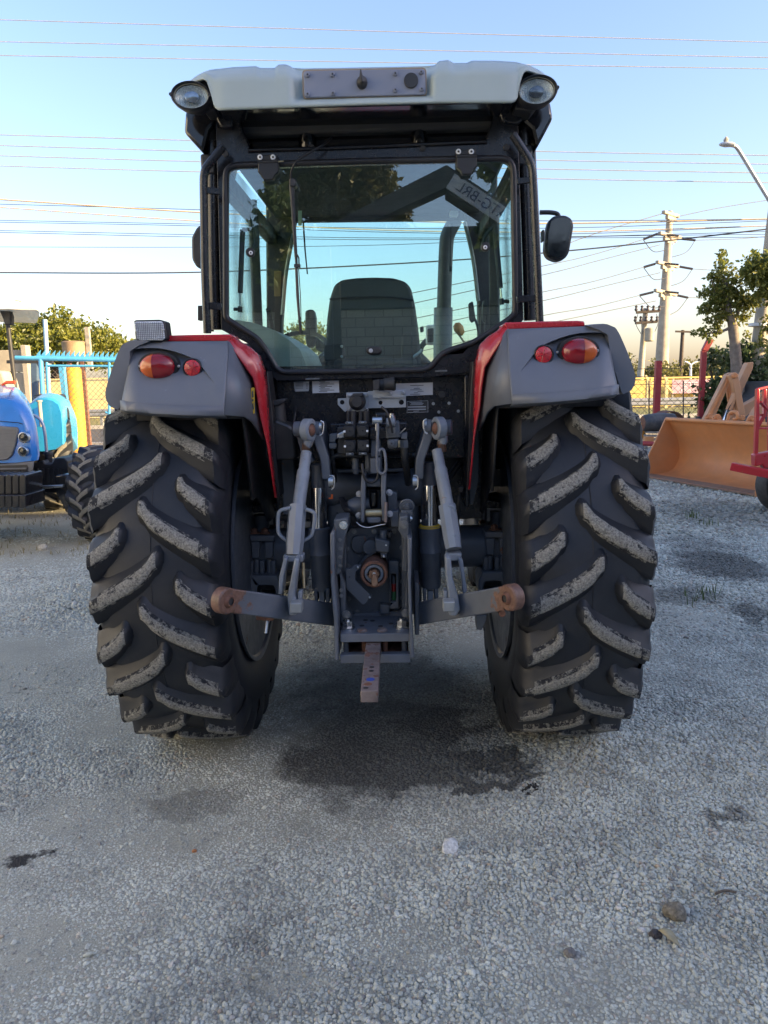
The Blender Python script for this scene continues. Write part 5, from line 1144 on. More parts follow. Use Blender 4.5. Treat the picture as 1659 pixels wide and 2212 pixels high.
# gauge slot with red and green
T([(840, 1212), (861, 1212), (861, 1316), (842, 1316)], -.46, -.41, 'gauge_body', M['cast'], .004, holes=[[(845, 1240), (856, 1240), (856, 1300), (845, 1300)]])
MB().cyl(at(850.5, 1243, -.43), at(850.5, 1261, -.43), .006).build('gauge_tube', M['grey'], tr); MB().cyl(at(850.5, 1261, -.43), at(850.5, 1277, -.43), .0085).build('gauge_band', M['redg'], tr)
MB().cyl(at(850.5, 1277, -.43), at(850.5, 1298, -.43), .009).build('gauge_band', M['green'], tr)
T([(844, 1239), (857, 1239), (857, 1301), (844, 1301)], -.412, -.405, 'gauge_back', M['matte'])
T([(820, 1305), (842, 1308), (842, 1328), (820, 1328)], -.44, -.40, 'cover_pad', M['cast'], .006)
# lower belly plate sloping back
T([(742, 1326), (882, 1320), (884, 1350), (740, 1352)], -.42, -.3, 'hitch_back', M['grey'], .004)

# side plates of the drawbar frame
SY0 = -.66
b_ = MB()
for (px, nm) in (([(713, 1153), (722, 1148), (722.5, 1257), (730, 1330), (731, 1427), (722.5, 1425), (721, 1340), (714, 1257)], 'side_plate'), ([(880, 1162), (890, 1162), (888, 1260), (890, 1330), (895.5, 1420), (886, 1424), (883, 1330), (881, 1258)], 'side_plate')):
    T(px, SY0, SY0+.30, nm, M['greych'], .004)
T([(895.5, 1258), (906, 1262), (906, 1372), (896, 1372)], SY0+.12, SY0+.34, 'stop_plate', M['grey'], .004)
T([(720, 1123), (752, 1118), (752, 1142), (745, 1160), (735, 1240), (724, 1244), (723, 1150)], -.60, -.45, 'side_bracket', M['cast'], .006)
T([(863, 1116), (882, 1114), (884, 1165), (880, 1240), (868, 1230), (872, 1165), (860, 1145)], -.60, -.45, 'side_bracket', M['cast'], .006)
T([(734, 1240), (746, 1265), (746, 1320), (760, 1345), (735, 1348)], -.56, -.42, 'side_bracket', M['cast'], .006)
T([(880, 1240), (876, 1270), (874, 1318), (866, 1344), (884, 1344)], -.56, -.42, 'side_bracket', M['cast'], .006)
boltp(742, 1134, -.605, 6.5, mat('bright zinc', (.62, .66, .68), .25, metal=.8)); boltp(873, 1133, -.605, 6.5)
boltp(748, 1327, -.57, 6.5); boltp(876, 1324, -.57, 6.5)
for u, v in ((734, 1166), (735, 1185), (735, 1203), (735, 1222), (737, 1275), (737, 1287)): boltp(u, v, -.605, 3.2, M['bolt'])
boltp(886, 1120, -.61, 4.5, M['steel'], d=(1, 0, 0))

T([(722, 1155), (748, 1142), (749, 1345), (732, 1347)], -.46, -.3, 'side_web', M['cast'], .006); T([(867, 1140), (884, 1155), (887, 1345), (868, 1345)], -.46, -.3, 'side_web', M['cast'], .006)
# drawbar frame: upper shelf, bars, pins, rusty floor, bar
UY = -.64
zt = at(810, 1369, UY).z; z2 = at(810, 1387, UY).z; z3 = at(810, 1412.5, UY).z; z4 = at(810, 1431, UY).z
xl, xr = at(735, 1378, UY).x, at(885, 1376, UY).x
b_ = MB().box(((xl+xr)/2, UY+.13, (zt+z2)/2), (xr-xl, .26, zt-z2)); b_.build('upper_shelf', M['greych'], tr, bevel=.003)
MB().box(((xl+xr)/2, UY+.018, (z3+z4)/2-.003), (xr-xl+.004, .036, z3-z4)).build('lower_bar', M['greych'], tr, bevel=.003)
MB().box(((xl+xr)/2, UY+.15, z4+.01), (xr-xl-.01, .23, .016)).build('frame_floor', M['rust'], tr)
for u in (747, 787, 832, 873):
    a = at(u, 1387, UY+.06); MB().cyl((a.x, a.y, z2), (a.x, a.y, z4+.015), .0105).build('guide_pin', M['greych'] if u in (747, 873) else M['rust'], tr)
for u, yy in ((751, UY+.07), (868, UY+.07)):
    a = at(u, 1360, yy); MB().bolt((a.x, yy, zt), (0, 0, 1), .021, .032).build('shelf_bolt', M['steel'], tr)
for u in (782, 826):
    a = at(u, 1367, UY+.03); MB().lathe([(0, .021), (.003, .022), (.009, .015), (.010, 0)], (a.x, UY+.035, zt), (0, 0, 1), 18).build('round_bolt', M['bar'], tr)
for u, dy in ((782, .1), (805, .16), (845, .12), (822, .09), (790, .17)):
    a = at(u, 1360, UY+dy); MB().cyl((a.x, UY+dy, zt), (a.x, UY+dy, zt+.0012), .010).build('shelf_hole', M['matte'], tr)
ztop = .590-.0; dt = .042
A_, B_ = Vector((at(797.5, 1492, -1.09).x, -1.09, 0)), Vector((at(808, 1389, -.55).x, -.50, 0))
zb = at(797, 1492, -1.09).z
db = MB()
pr_ = [(-.029, 0), (.029, 0), (.029, -dt), (-.029, -dt)]
loopA = [A_+Vector((x, 0, zb+z)) for x, z in pr_]
db.prism(loopA, B_-A_); dbar = db.build('drawbar', M['bar'], tr, bevel=.003)
def on_bar(v, dx, r, mtl, nm, sx=1.0):
    for yy in np.arange(-1.08, -.6, .004):
        p = A_+(B_-A_)*((yy+1.09)/(B_.y+1.09)); pz = Vector((p.x, yy, zb))
        d = pz-Vector(CAM); w_ = d.dot(Vector(_f)); vv = IH/2-F*d.dot(Vector(_u))/w_
        if vv < v: break
    MB().lathe([(0.0005, r), (.0012, r*.96), (.0012, 0)], pz+Vector((dx, 0, 0)), (0, 0, 1), 20, sx=sx).build(nm, mtl, dbar)
on_bar(1442, .002, .009, M['matte'], 'bar_hole'); on_bar(1450, .001, .009, M['matte'], 'bar_hole'); on_bar(1478, -.006, .014, M['rust'], 'bar_pit'); on_bar(1487, -.012, .009, M['matte'], 'bar_hole')
on_bar(1468.5, .001, .015, mat('blue paint mark', (.03, .07, .32), .6), 'paint_mark')

# ---- rockshaft, lift arms
RY_ = -.22
c0, c1 = at(712, 1052, RY_), at(908, 1050, RY_); rs = 28*pxm(RY_)
ax_ = (c1-c0); L_ = ax_.length
MB().lathe([(-.02, rs*1.5), (.02, rs*1.55), (.06, rs*1.25), (.11, rs*1.02), (L_-.11, rs*1.02), (L_-.06, rs*1.25), (L_-.02, rs*1.55), (L_+.02, rs*1.5)], c0, ax_, 36).build('rockshaft', M['grey'], tr, smooth=50)
for u0, u1 in ((742, 776), (846, 883)):
    pass
def plate_sweep(pts, widths, y, th, name, mtl):
    P = cr([(u, v, w_) for (u, v), w_ in zip(pts, widths)], 6); L1, L2 = [], []
    for i, (u, v, w_) in enumerate(P):
        a = P[max(i-1, 0)]; b = P[min(i+1, len(P)-1)]; d = Vector((b[0]-a[0], b[1]-a[1])).normalized(); nn = Vector((-d.y, d.x))
        L1.append((u+nn.x*w_/2, v+nn.y*w_/2)); L2.append((u-nn.x*w_/2, v-nn.y*w_/2))
    return T(L1+L2[::-1], y, y+th, name, mtl, .005)
plate_sweep([(683, 916), (686, 945), (693, 968), (701, 995), (704, 1036)], [17, 20, 20, 19, 18], -.48, .30, 'lift_arm', M['grey'])
plate_sweep([(646, 914), (648, 940), (658, 975), (672, 1000)], [14, 15, 16, 16], -.44, .08, 'lift_arm', M['grey'])
plate_sweep([(931, 912), (925, 940), (917, 965), (908, 995), (906, 1036)], [16, 20, 20, 19, 18], -.48, .30, 'lift_arm', M['grey'])
plate_sweep([(962, 910), (962, 935), (953, 965), (945, 990)], [14, 15, 16, 14], -.44, .08, 'lift_arm', M['grey'])
for (u, v, cu) in ((666, 929, 1), (948, 925, -1)):
    c = at(u, v, -.50); q = pxm(-.5)
    er = MB().lathe([(-.014, 25*q), (-.018, 22*q), (-.018, 15*q), (.018, 15*q), (.018, 22*q), (.014, 25*q)], c, (.92*cu, -.39, 0), 28, closed=True).build('rod_eye', M['lgrey'], tr, smooth=35)
    MB().lathe([(-.026, .3*15*q), (-.019, 12*q), (0, 14.5*q), (.019, 12*q), (.026, 5*q)], c, (.92*cu, -.39, 0), 20).build('ball', M['rust'], tr, smooth=50)
    for du in (-22, 20): MB().lathe([(-.016, 14*q), (-.012, 17*q), (.012, 17*q), (.016, 14*q)], at(u+du, v-2, -.46), (1, -.15, 0), 22).build('pin_boss', M['grey'], tr, smooth=35)
    du = 33*cu
    MB().lathe([(-.005, 10*q), (.005, 10*q)], at(u+du*.85, v-8, -.47), (1, -.15, 0), 16).build('pin_washer', M['steel'], tr)
    tube([(u+du*.8, v-20, -.5), (u+du, v-14, -.5), (u+du*.95, v+6, -.5), (u+du*.75, v+12, -.5)], .0035, 'linch_pin', M['steel'])
    MB().tube([at(u+4-cu*3, v+20, -.5), at(u+4-cu*5, v+27, -.5), at(u-cu*4, v+36, -.5)], [.022, .02, .017], 14).build('eye_neck', M['lgrey'], tr, smooth=60)
    a, b = at(u-cu*4, v+28, -.5), at(u-cu*7+(0 if cu > 0 else 2), v+52, -.51)
    P = [a+(b-a)*i/24 for i in range(25)]; MB().tube(P, [.0165 if i % 2 else .0145 for i in range(25)], 14).build('thread', mat('brown threaded rod', (.16, .10, .07), .5, metal=.5, var=.3, vs=60), tr, smooth=0)
# clevis pins at the arm ends
for u in (717, 898):
    c = at(u, 1040, -.46); MB().lathe([(-.01, .026), (.01, .026)], c, (1, -.1, 0), 18).build('pin_washer', M['steel'], tr, smooth=35)
    tube([(u-5, 1027, -.49), (u+4, 1030, -.49), (u+5, 1050, -.49), (u-1, 1058, -.49)], .003, 'linch_pin', M['steel'])

# ---- lift rods, sleeves, forks
def rod(a, b, ra, rb, name, mtl, n=18): return MB().tube([a, a+(b-a)*.32, a+(b-a)*.36, b], [ra, ra, rb, rb], n).build(name, mtl, tr, smooth=40)
rod(at(662, 976, -.51), at(645, 1094, -.60), .021, .025, 'lift_rod', M['lgrey']); rod(at(944, 972, -.51), at(966, 1090, -.60), .021, .025, 'lift_rod', M['lgrey'])
for (pts, hand) in ((((643, 1092), (635, 1200)), True), (((966, 1092), (980, 1186)), False)):
    a, b = at(*pts[0], -.60), at(*pts[1], -.68)
    MB().tube([a, a+(b-a)*.75, a+(b-a)*.85, b], [.0345, .0345, .033, .031], 8).build('rod_sleeve', M['lgrey2'], tr, smooth=30)
for pts in ([(627, 1097), (606, 1103), (601, 1116), (601, 1146), (607, 1158), (620, 1168)], [(661, 1100), (676, 1106), (680, 1118), (675, 1150), (669, 1160), (656, 1168)], [(968, 1092), (979, 1096), (981, 1110), (984, 1150), (981, 1160), (976, 1168)]):
    tube([(u, v, -.63) for u, v in pts], .0075, 'sleeve_handle', M['lgrey2'])
# forks
T([(612, 1200), (655, 1200), (654, 1215), (611, 1214)], -.70, -.64, 'fork_crown', M['lgrey'], .004)
T([(613, 1206), (621, 1208), (614, 1245), (610, 1285), (601, 1284), (603, 1245)], -.74, -.68, 'fork_leg', M['lgrey'], .004)
T([(636, 1206), (646, 1208), (640, 1250), (636, 1290), (642, 1298), (640, 1330), (624, 1330), (620, 1290), (628, 1250)], -.79, -.72, 'fork_leg', M['lgrey'], .006)
T([(964, 1196), (998, 1196), (996, 1212), (964, 1212)], -.70, -.64, 'fork_crown', M['lgrey'], .004)
T([(962, 1204), (974, 1204), (978, 1250), (990, 1290), (994, 1318), (985, 1332), (970, 1330), (968, 1282), (963, 1245)], -.79, -.72, 'fork_leg', M['lgrey'], .006)
T([(990, 1206), (1000, 1210), (1006, 1255), (1010, 1278), (1000, 1284), (997, 1250)], -.72, -.66, 'fork_leg', M['lgrey'], .004)
for (u, v) in ((639, 1314), (970, 1311)):
    T(rnd([(u-13, v-11), (u+13, v-11), (u+13, v+11), (u-13, v+11)], 3), -.84, -.79, 'clamp_head', mat('worn bright clamp', (.26, .28, .29), .45, metal=.3, var=.15, rust=.04), .004)
T([(644, 1278), (653, 1278), (651, 1300), (643, 1300)], -.78, -.74, 'clamp_lug', M['lgrey'], .003); T([(958, 1276), (967, 1276), (968, 1298), (959, 1298)], -.78, -.74, 'clamp_lug', M['lgrey'], .003)
tube([(655, 1216, -.66), (657, 1270, -.68)], .006, 'fork_spring', M['brass'])

# ---- lower links
def llink(tip, inner, h0, h1, th, tb, ib):
    a, b = at(*tip, tb), at(*inner, ib); d = (b-a); x = Vector((d.y, -d.x, 0)).normalized()*th/2
    if x.y > 0: x = -x
    vs = []
    for p, h in ((a, h0), (b, h1)):
        for sx_ in (1, -1):
            for sz_ in (1, -1): vs.append(p+x*sx_+Vector((0, 0, sz_*h/2)))
    b_ = MB().add(vs, [(0, 1, 3, 2), (4, 6, 7, 5), (0, 4, 5, 1), (2, 3, 7, 6), (0, 2, 6, 4), (1, 5, 7, 3)])
    return b_
q0 = pxm(-.95)
llink((497, 1297), (724, 1328), 58*q0, 55*pxm(-.55), .034, -.95, -.50).build('lower_link', M['link'], tr, bevel=.005)
llink((1096, 1291), (904, 1325), 58*q0, 55*pxm(-.55), .034, -.95, -.50).build('lower_link', M['link'], tr, bevel=.005)
for (u, v, s_) in ((484, 1297, -1), (1106, 1290, 1)):
    c = at(u, v, -.97); d = Vector((-s_*.86, -.50, 0)).normalized()
    MB().lathe([(-.022, .041), (-.017, .046), (.017, .046), (.022, .041), (.022, .024), (-.022, .024)], c, d, 32, closed=True).build('link_end', M['link'], tr, smooth=35)
    ang = np.linspace(-.9, .9, 9); MB().lathe([(.036*sin(a_), .030*cos(a_)) for a_ in ang], c, d, 24).build('link_ball', M['rust'], tr, smooth=50)
    MB().lathe([(.0295, .0), (.030, .013)], c, d, 20).build('ball_bore', M['matte'], tr)
    MB().lathe([(.028, .015), (.034, .013), (.034, .017), (.024, .023)], c, d, 20).build('ball_bore_rim', M['rust'], tr)
tube([(578, 1336, -.62), (574, 1368, -.64)], .0085, 'locking_pin', M['steel']); T([(553, 1330), (590, 1330), (590, 1342), (553, 1340)], -.66, -.58, 'pin_bracket', M['rust'])
T([(1028, 1330), (1052, 1328), (1050, 1342), (1040, 1362), (1030, 1360)], -.62, -.56, 'pin_bracket', M['cast']); cylp(1085, 1326, -.9, -.86, 8, 'pin_head', M['rust'])

# ---- hydraulic lift cylinders
for (u0, u1, yell, dv) in ((688, 694, False, 0), (927.5, 929, True, -5)):
    ya = -.30
    a, b = at(u0-2, 1002+dv, ya), at(u0, 1058+dv, ya); MB().cyl(a, b, .0275, n=22).build('rod_head', M['grey'], tr, bevel=.006)
    c = at(u0+.5, 1141+dv, ya); q = pxm(ya)
    MB().tube([b-Vector((0, 0, -.012)), b, c], [18*q, 18.6*q, 18.6*q], 32).build('piston_rod', M['chrome'], tr, smooth=50)
    d = at(u1+2, 1274+dv, ya); ax2 = (d-c); L2 = ax2.length
    MB().lathe([(-.004, 21*q), (0, 24.5*q), (.012, 24.5*q), (.05, 23.5*q), (L2*.40, 23.4*q), (L2*.41, 24.4*q), (L2*.42, 23.4*q), (L2-.01, 22.5*q), (L2, 20*q)], c, ax2, 36).build('cylinder_barrel', M['grey'], tr, smooth=40)
    if yell: MB().lathe([(-.006, 19*q), (-.006, 22*q), (.002, 24.7*q), (.006, 24.7*q)], c, ax2, 36).build('seal_ring', M['yellow'], tr, smooth=40)
    T([(u1-16, 1272), (u1-8, 1272), (u1-8, 1303), (u1-14, 1303)], ya-.04, ya+.06, 'clevis', M['grey'], .004); T([(u1+9, 1272), (u1+18, 1272), (u1+18, 1302), (u1+10, 1302)], ya-.04, ya+.06, 'clevis', M['grey'], .004)
    T([(u1-5, 1276), (u1+7, 1276), (u1+7, 1304), (u1-5, 1304)], ya-.03, ya+.05, 'clevis_lug', M['lgrey'], .004)

# ---- top link bracket
TYb = -.52
T([(781, 1026), (790, 1026), (789, 1075), (786, 1130), (779, 1126), (779, 1060)], TYb, TYb+.2, 'top_link_plate', M['greych'], .004); T([(823, 1026), (834, 1026), (833, 1070), (836, 1120), (826, 1128), (823, 1080)], TYb, TYb+.2, 'top_link_plate', M['greych'], .004)
T(rnd([(791, 1056), (823, 1056), (823, 1100), (791, 1100)], 5), TYb+.10, TYb+.2, 'top_link_back', M['cast'], .006); T(rnd([(797, 1060), (816, 1060), (815, 1098), (799, 1098)], 7), TYb+.06, TYb+.11, 'top_link_nose', M['gloss'], .01)
MB().cyl(at(790, 1108, TYb+.03), at(826, 1107, TYb+.03), .0155).build('top_link_pin', M['brass'], tr)
T([(791, 1118), (825, 1117), (822, 1130), (795, 1131)], TYb+.02, TYb+.15, 'top_link_base', M['greych'], .006)
T([(790, 1036), (823, 1036), (823, 1052), (790, 1052)], TYb+.03, TYb+.15, 'bracket_bridge', M['cast'], .005)
T([(806, 925), (824, 923), (825, 1020), (803, 1022)], -.42, -.34, 'control_column', M['cast'], .004); T([(801, 950), (822, 948), (822, 985), (801, 987)], -.44, -.40, 'column_step', M['greych'], .003); T([(800, 990), (822, 988), (822, 1022), (800, 1024)], -.46, -.40, 'column_step', M['greych'], .003)
for u, v in ((776, 1067), (775, 1113), (841, 1064), (842, 1110)): boltp(u, v, TYb+.03, 5, M['bolt'], d=(.25 if u > 800 else -.25, -1, .35))
MB().lathe([(0, .0), (0, .026), (.03, .036), (.06, .036), (.065, .026), (.085, .026)], at(754, 1094, TYb+.08), (1, 0, .12), 24).build('draft_sensor', M['grey'], tr, smooth=35)
T([(836, 1060), (858, 1064), (858, 1112), (838, 1112)], TYb+.08, TYb+.2, 'bracket_cheek', M['cast'], .006)
T([(843, 1104), (862, 1103), (862, 1138), (845, 1138)], TYb+.04, TYb+.12, 'cover_tab', M['grey'], .004)
tube([(834, 1085, TYb-.01), (833, 1128, TYb-.015)], .006, 'linch_pin', M['bar'])
c = at(879, 1092, -.5); MB().lathe([(0, .030), (-.004, .031), (-.006, .029), (-.006, 0)], c, (0, 1, .35), 28).build('large_washer', M['grey'], tr); MB().bolt(c+Vector((0, -.006, .0)), (0, -1, -.35), .014).build('bolt', M['grey'], tr)
T([(866, 1103), (892, 1102), (892, 1118), (866, 1120)], -.52, -.46, 'washer_block', M['cast'])

# ---- couplers, valves, pipes
VY = -.47
T([(712, 915), (880, 912), (876, 975), (720, 980)], VY+.10, VY+.16, 'valve_plate', M['satin'], .006)
T([(728, 922), (798, 920), (797, 980), (728, 982)], VY+.03, VY+.12, 'valve_body', M['matte'], .006)
for i, (u, v) in enumerate(((755, 932), (783.5, 931), (756, 964), (784, 963))):
    T(rnd([(u-13, v-13), (u+13, v-13), (u+13, v+13), (u-13, v+13)], 4), VY-.015, VY+.03, 'coupler', M['matte'], .003)
    cylp(u, v, VY-.028, VY-.014, 11.5, 'coupler_cap', M['matte']); cylp(u, v-1, VY-.031, VY-.027, 1.3, 'cap_dot', M['gloss'])
    su = u-11 if i % 2 == 0 else u+10
    T([(su-2.4, v-2), (su+2.2, v-2), (su+2.2, v+2.6), (su-2.4, v+2.6)], VY-.035, VY-.025, 'cap_tag', M['white'], .001)
    vv = v-18 if i < 2 else v+17
    T([(u-9, vv-3), (u+8, vv-3), (u+8, vv+3), (u-9, vv+3)], VY-.02, VY+.0, 'cap_hinge', M['cast'], .002); T([(u-3, vv-2), (u+3, vv-2), (u+3, vv+1), (u-3, vv+1)], VY-.024, VY-.02, 'hinge_pin', M['steel'], .001)
for u, r in ((752, 6), (763, 9), (779, 6), (791, 9)): tube([(u, 888, VY+.06), (u, 922, VY+.06)], r*pxm(VY)*.8, 'valve_pipe', M['matte'])
for u in (767, 795): MB().tube([at(u, 980, VY+.08), at(u+1, 1012, VY+.08), at(u+1, 1013, VY+.08), at(u+2, 1024, VY+.08)], [.014, .014, .018, .010], 14).build('valve_pipe', M['grey'], tr, smooth=50)
T(rnd([(711, 938), (729, 936), (729, 948), (725, 950), (725, 956), (711, 956)], 3), VY+.02, VY+.07, 'elbow', M['cast'], .006); T([(710, 957), (727, 957), (726, 970), (711, 970)], VY+.015, VY+.075, 'elbow_nut', M['cast'], .005)
tube([(718, 970, VY+.05), (720, 1000, VY+.06), (723, 1040, VY+.1)], .010, 'hydraulic_pipe', M['hose']); T([(728, 938), (744, 930), (744, 946), (728, 948)], VY+.0, VY+.08, 'elbow_fitting', M['steel'], .004)
tube([(712, 1000, VY+.06), (722, 986, VY+.05), (745, 983, VY+.05), (780, 985, VY+.06)], .011, 'hydraulic_hose', M['hose'])
T([(832, 912), (862, 910), (866, 945), (834, 948)], VY-.01, VY+.10, 'valve_body', M['cast'], .006); T([(836, 950), (862, 948), (858, 968), (838, 970)], VY-.02, VY+.08, 'valve_body', M['cast'], .008)
cylp(848, 930, VY-.03, VY-.01, 9, 'valve_plug', M['cast']); cylp(846, 958, VY-.035, VY-.018, 5.5, 'valve_plug', M['grey']); cylp(846, 958, VY-.037, VY-.034, 2, 'plug_socket', M['matte'])
MB().tube([at(846, 915, VY-.01), at(846, 898, VY-.01), at(846, 897, VY-.01), at(846, 893, VY-.01)], [.017, .015, .010, .010], 14).build('valve_cap', M['steel'], tr, smooth=45)
MB().lathe([(-.018, .013), (-.015, .017), (.015, .017), (.018, .013)], at(844, 912, VY-.03), (1, 0, 0), 18).build('valve_cap', M['lgrey'], tr, smooth=40)
T([(798, 925), (836, 924), (836, 948), (798, 950)], VY+.0, VY+.06, 'valve_link', M['satin'], .005)
T(rnd([(866, 937), (880, 934), (880, 950), (866, 948)], 3), VY-.0, VY+.06, 'elbow', M['grey'], .005)
MB().tube([at(872, 950, VY+.02), at(873, 967, VY+.02)], [.019, .019], 6).build('elbow_nut', M['cast'], tr); tube([(873, 966, VY+.02), (874, 990, VY+.03), (879, 1020, VY+.08), (882, 1045, VY+.12)], .0145, 'hydraulic_pipe', M['matte'])
tube([(864, 936, VY-.01), (876, 925, VY-.02)], .0025, 'cable_clip', M['steel']); T([(860, 952), (864, 951), (864, 966), (860, 967)], VY-.02, VY-.015, 'brass_tag', M['brass'], .001)
for v in (984, 1017): tube([(730, v, -.30), (885, v-2, -.30)], .008, 'cross_pipe', M['grey'] if v > 1000 else M['matte'])
MB().tube([at(890, 983, -.26)+Vector((i*.004, 0, 0)) for i in range(30)], [.012 if i % 2 else .009 for i in range(30)], 8).build('spring', M['steel'], tr, smooth=0)
# control rods with loops
tube([(815, 905, VY-.05), (816, 925, VY-.06), (815, 960, VY-.06), (814, 1000, VY-.06), (818, 1018, VY-.06), (826, 1023, VY-.06), (833, 1016, VY-.06), (833, 995, VY-.06), (830, 975, VY-.06), (824, 970, VY-.06), (818, 975, VY-.06)], .0058, 'control_rod', mat('grey rod with dirt', (.14, .15, .17), .4, var=.3, vs=40), n=8)
tube([(782, 1002, VY-.04), (784, 1020, VY-.05), (790, 1036, VY-.05), (803, 1042, VY-.05), (814, 1035, VY-.05), (818, 1018, VY-.05)], .0055, 'control_rod', M['hose'], n=8)
MB().lathe([(-.02, .008), (-.018, .014), (.018, .014), (.02, .008)], at(815, 908, VY-.05), (1, 0, 0), 14).build('rod_joint', M['steel'], tr); tube([(812, 902, VY-.05), (813, 930, VY-.05)], .004, 'rod_clip', M['steel'])
T([(811, 893), (834, 892), (834, 910), (812, 911)], VY-.0, VY+.05, 'link_block', M['satin'], .005)
# cables
tube([(824, 879, VY-.05), (834, 888, VY-.06), (842, 910, VY-.06), (848, 935, VY-.05)], .005, 'power_cable', M['hose'], n=8)
tube([(655, 900, -.3), (656, 930, -.3), (653, 965, -.3)], .004, 'power_cable', M['hose'], n=6)
for i in range(5): tube([(733+i*2, 1075, -.42), (742+i*3, 1100, -.45-.01*i), (757+i*2, 1115, -.47), (752+i*5, 1135, -.46)], .0045, 'wiring_loom', M['hose'], n=6)
for i in range(4): tube([(728, 1108+i*3, -.46), (738, 1116+i*2, -.48), (755, 1118+i*2, -.47)], .004, 'wiring_loom', M['hose'], n=6)
tube([(770, 1128, TYb-.0), (780, 1136, TYb-.01), (795, 1139.5, TYb-.01), (812, 1136, TYb-.01), (832, 1132, TYb-.0)], .0017, 'white_wire', M['white'], n=6)
T([(715, 1068), (719, 1068), (719, 1078), (710, 1078), (710, 1075), (715, 1075)], -.36, -.355, 'orange_clip', mat('orange clip', (.65, .12, .02), .4), .001)
tube([(995, 990, -.2), (984, 1005, -.25), (965, 1030, -.3), (958, 1046, -.3)], .007, 'hydraulic_hose', M['hose'], n=8); tube([(1000, 998, -.2), (986, 1016, -.25), (968, 1040, -.3)], .006, 'hydraulic_hose', M['hose'], n=8)
tube([(994, 1060, -.3), (991, 1085, -.32), (989, 1120, -.3), (993, 1150, -.25)], .006, 'hydraulic_hose', M['hose'], n=8); T([(990, 1052), (1002, 1052), (1000, 1064), (992, 1064)], -.33, -.29, 'connector', M['matte'])
tube([(700, 975, -.25), (672, 985, -.2), (640, 1010, -.15)], .007, 'hydraulic_hose', M['hose'], n=8)

# ---- cab rear wall, brackets, plates
T([(596, 800), (1042, 790), (1036, 990), (600, 992)], -.24, -.2, 'cab_wall', M['satin'], .004); T([(572, 792), (1046, 785), (1042, 1120), (600, 1125)], -.13, -.09, 'inner_wall', M['satin'], .004)
T([(600, 800), (935, 800), (952, 786), (1040, 780), (1042, 812), (598, 826)], -.29, -.12, 'cab_sill', M['satin'], .008)
T([(650, 1000), (985, 998), (985, 1120), (655, 1122)], -.095, .1, 'underfloor', M['matte'], .004)
T([(606, 986), (634, 984), (638, 1112), (612, 1112)], -.22, -.1, 'mount_post', M['grey'], .005)
T([(1003, 812), (1014, 810), (1014, 1095), (1004, 1095)], -.30, -.12, 'mount_plate', M['satin'], .005); T([(1014, 808), (1036, 806), (1034, 1040), (1022, 1090), (1014, 1090)], -.26, -.12, 'mount_plate', M['grey'], .004)
def label(px, y, name, mtl, lines=(), par=None):
    o = T(px, y, y+.003, name, mtl, .0005)
    if lines:
        mb = MB()
        for (u0, v0, u1) in lines: mb.pp([(u0, v0), (u1, v0-.2), (u1, v0+1.0), (u0, v0+1.2)], y-.001, y+.0005)
        mb.build('printed_lines', M['print'], o, smooth=0)
    return o
WY = -.245
label([(674, 822.5), (732, 821), (733, 848), (675, 849.5)], WY, 'paper_sticker', M['white'], [(689+(i % 2)*3, 824+i*2.6, 702+((i*7) % 5)*5) for i in range(9)])
label(rnd([(634, 823), (668, 821), (667, 845), (637, 846)], 2), WY, 'worn_sticker', M['silver'], [(638, 826+i*3, 655) for i in range(5)]+[(661, 829+i*3, 665) for i in range(4)])
label([(855, 828.5), (935, 826), (935, 853), (855, 856)], WY, 'data_plate', mat('pale data plate', (.50, .52, .55), .45, var=.06), [(886+((i*5) % 3)*8, 832+i*3.2, 915-((i*3) % 4)*4) for i in range(7)])
pl_ = label([(878, 866.5), (925, 864.5), (925, 890), (878, 892)], WY, 'black_plate', M['matte'], ())
mb = MB()
for v in (865.8, 890.2): mb.pp([(879, v+.9), (924.5, v-.7), (924.5, v), (879, v+1.7)], WY-.0025, WY-.001)
for u in (879, 924): mb.pp([(u, 866.5), (u+.8, 866.5), (u+.8, 891), (u, 891)], WY-.0025, WY-.001)
for v, a_, b_ in ((869, 885, 912), (871.5, 888, 915), (874, 886, 913), (878, 881, 920), (883.5, 881, 920), (888, 893, 905)): mb.pp([(a_, v), (b_, v-.7), (b_, v+.4 if v not in (878, 883.5) else v+1.8), (a_, v+1.1 if v not in (878, 883.5) else v+2.5)], WY-.002, WY-.001)
mb.build('printed_lines', M['silver'], pl_, smooth=0)
BYk = -.30
T([(729.5, 861), (748, 860), (748, 848), (795, 847), (795, 845), (866, 842), (877, 842), (877, 880), (797, 882), (745, 890), (729.5, 874)], BYk, BYk+.006, 'bracket_plate', M['zinc'], .001, holes=[[(739+5*cos(a_), 869+5*sin(a_)) for a_ in np.linspace(0, 6.28, 17)[:-1]], [(867+5.5*cos(a_), 869+5.5*sin(a_)) for a_ in np.linspace(0, 6.28, 17)[:-1]], [(822+4.5*cos(a_), 870+4.5*sin(a_)) for a_ in np.linspace(0, 6.28, 17)[:-1]]])
T([(806, 824), (818, 822), (818, 845), (877, 842), (877, 858), (806, 860)], BYk-.02, BYk-.015, 'connector_bracket', M['zinc'], .001)
for u, v in ((842, 851), (871, 849), (811, 840)): cylp(u, v, BYk-.026, BYk-.02, 4, 'screw', M['steel'])
so_ = T(rnd([(748.5, 850), (795, 849), (796, 889), (749, 890)], 4), BYk-.012, BYk-.004, 'socket_plate', M['zinc'], .002)
for u, v in ((754, 855), (790, 854), (754, 884.5), (791, 884)): cylp(u, v, BYk-.02, BYk-.012, 3.6, 'screw', M['steel'], so_)
c = at(772.5, 868, BYk-.012); q = pxm(BYk)
MB().lathe([(0, 18*q), (.03, 18*q), (.034, 16*q), (.036, 13*q), (.058, 12.5*q), (.062, 10.5*q), (.062, 0)], c, (0, -1, 0), 32).build('trailer_socket', M['matte'], tr, smooth=35)
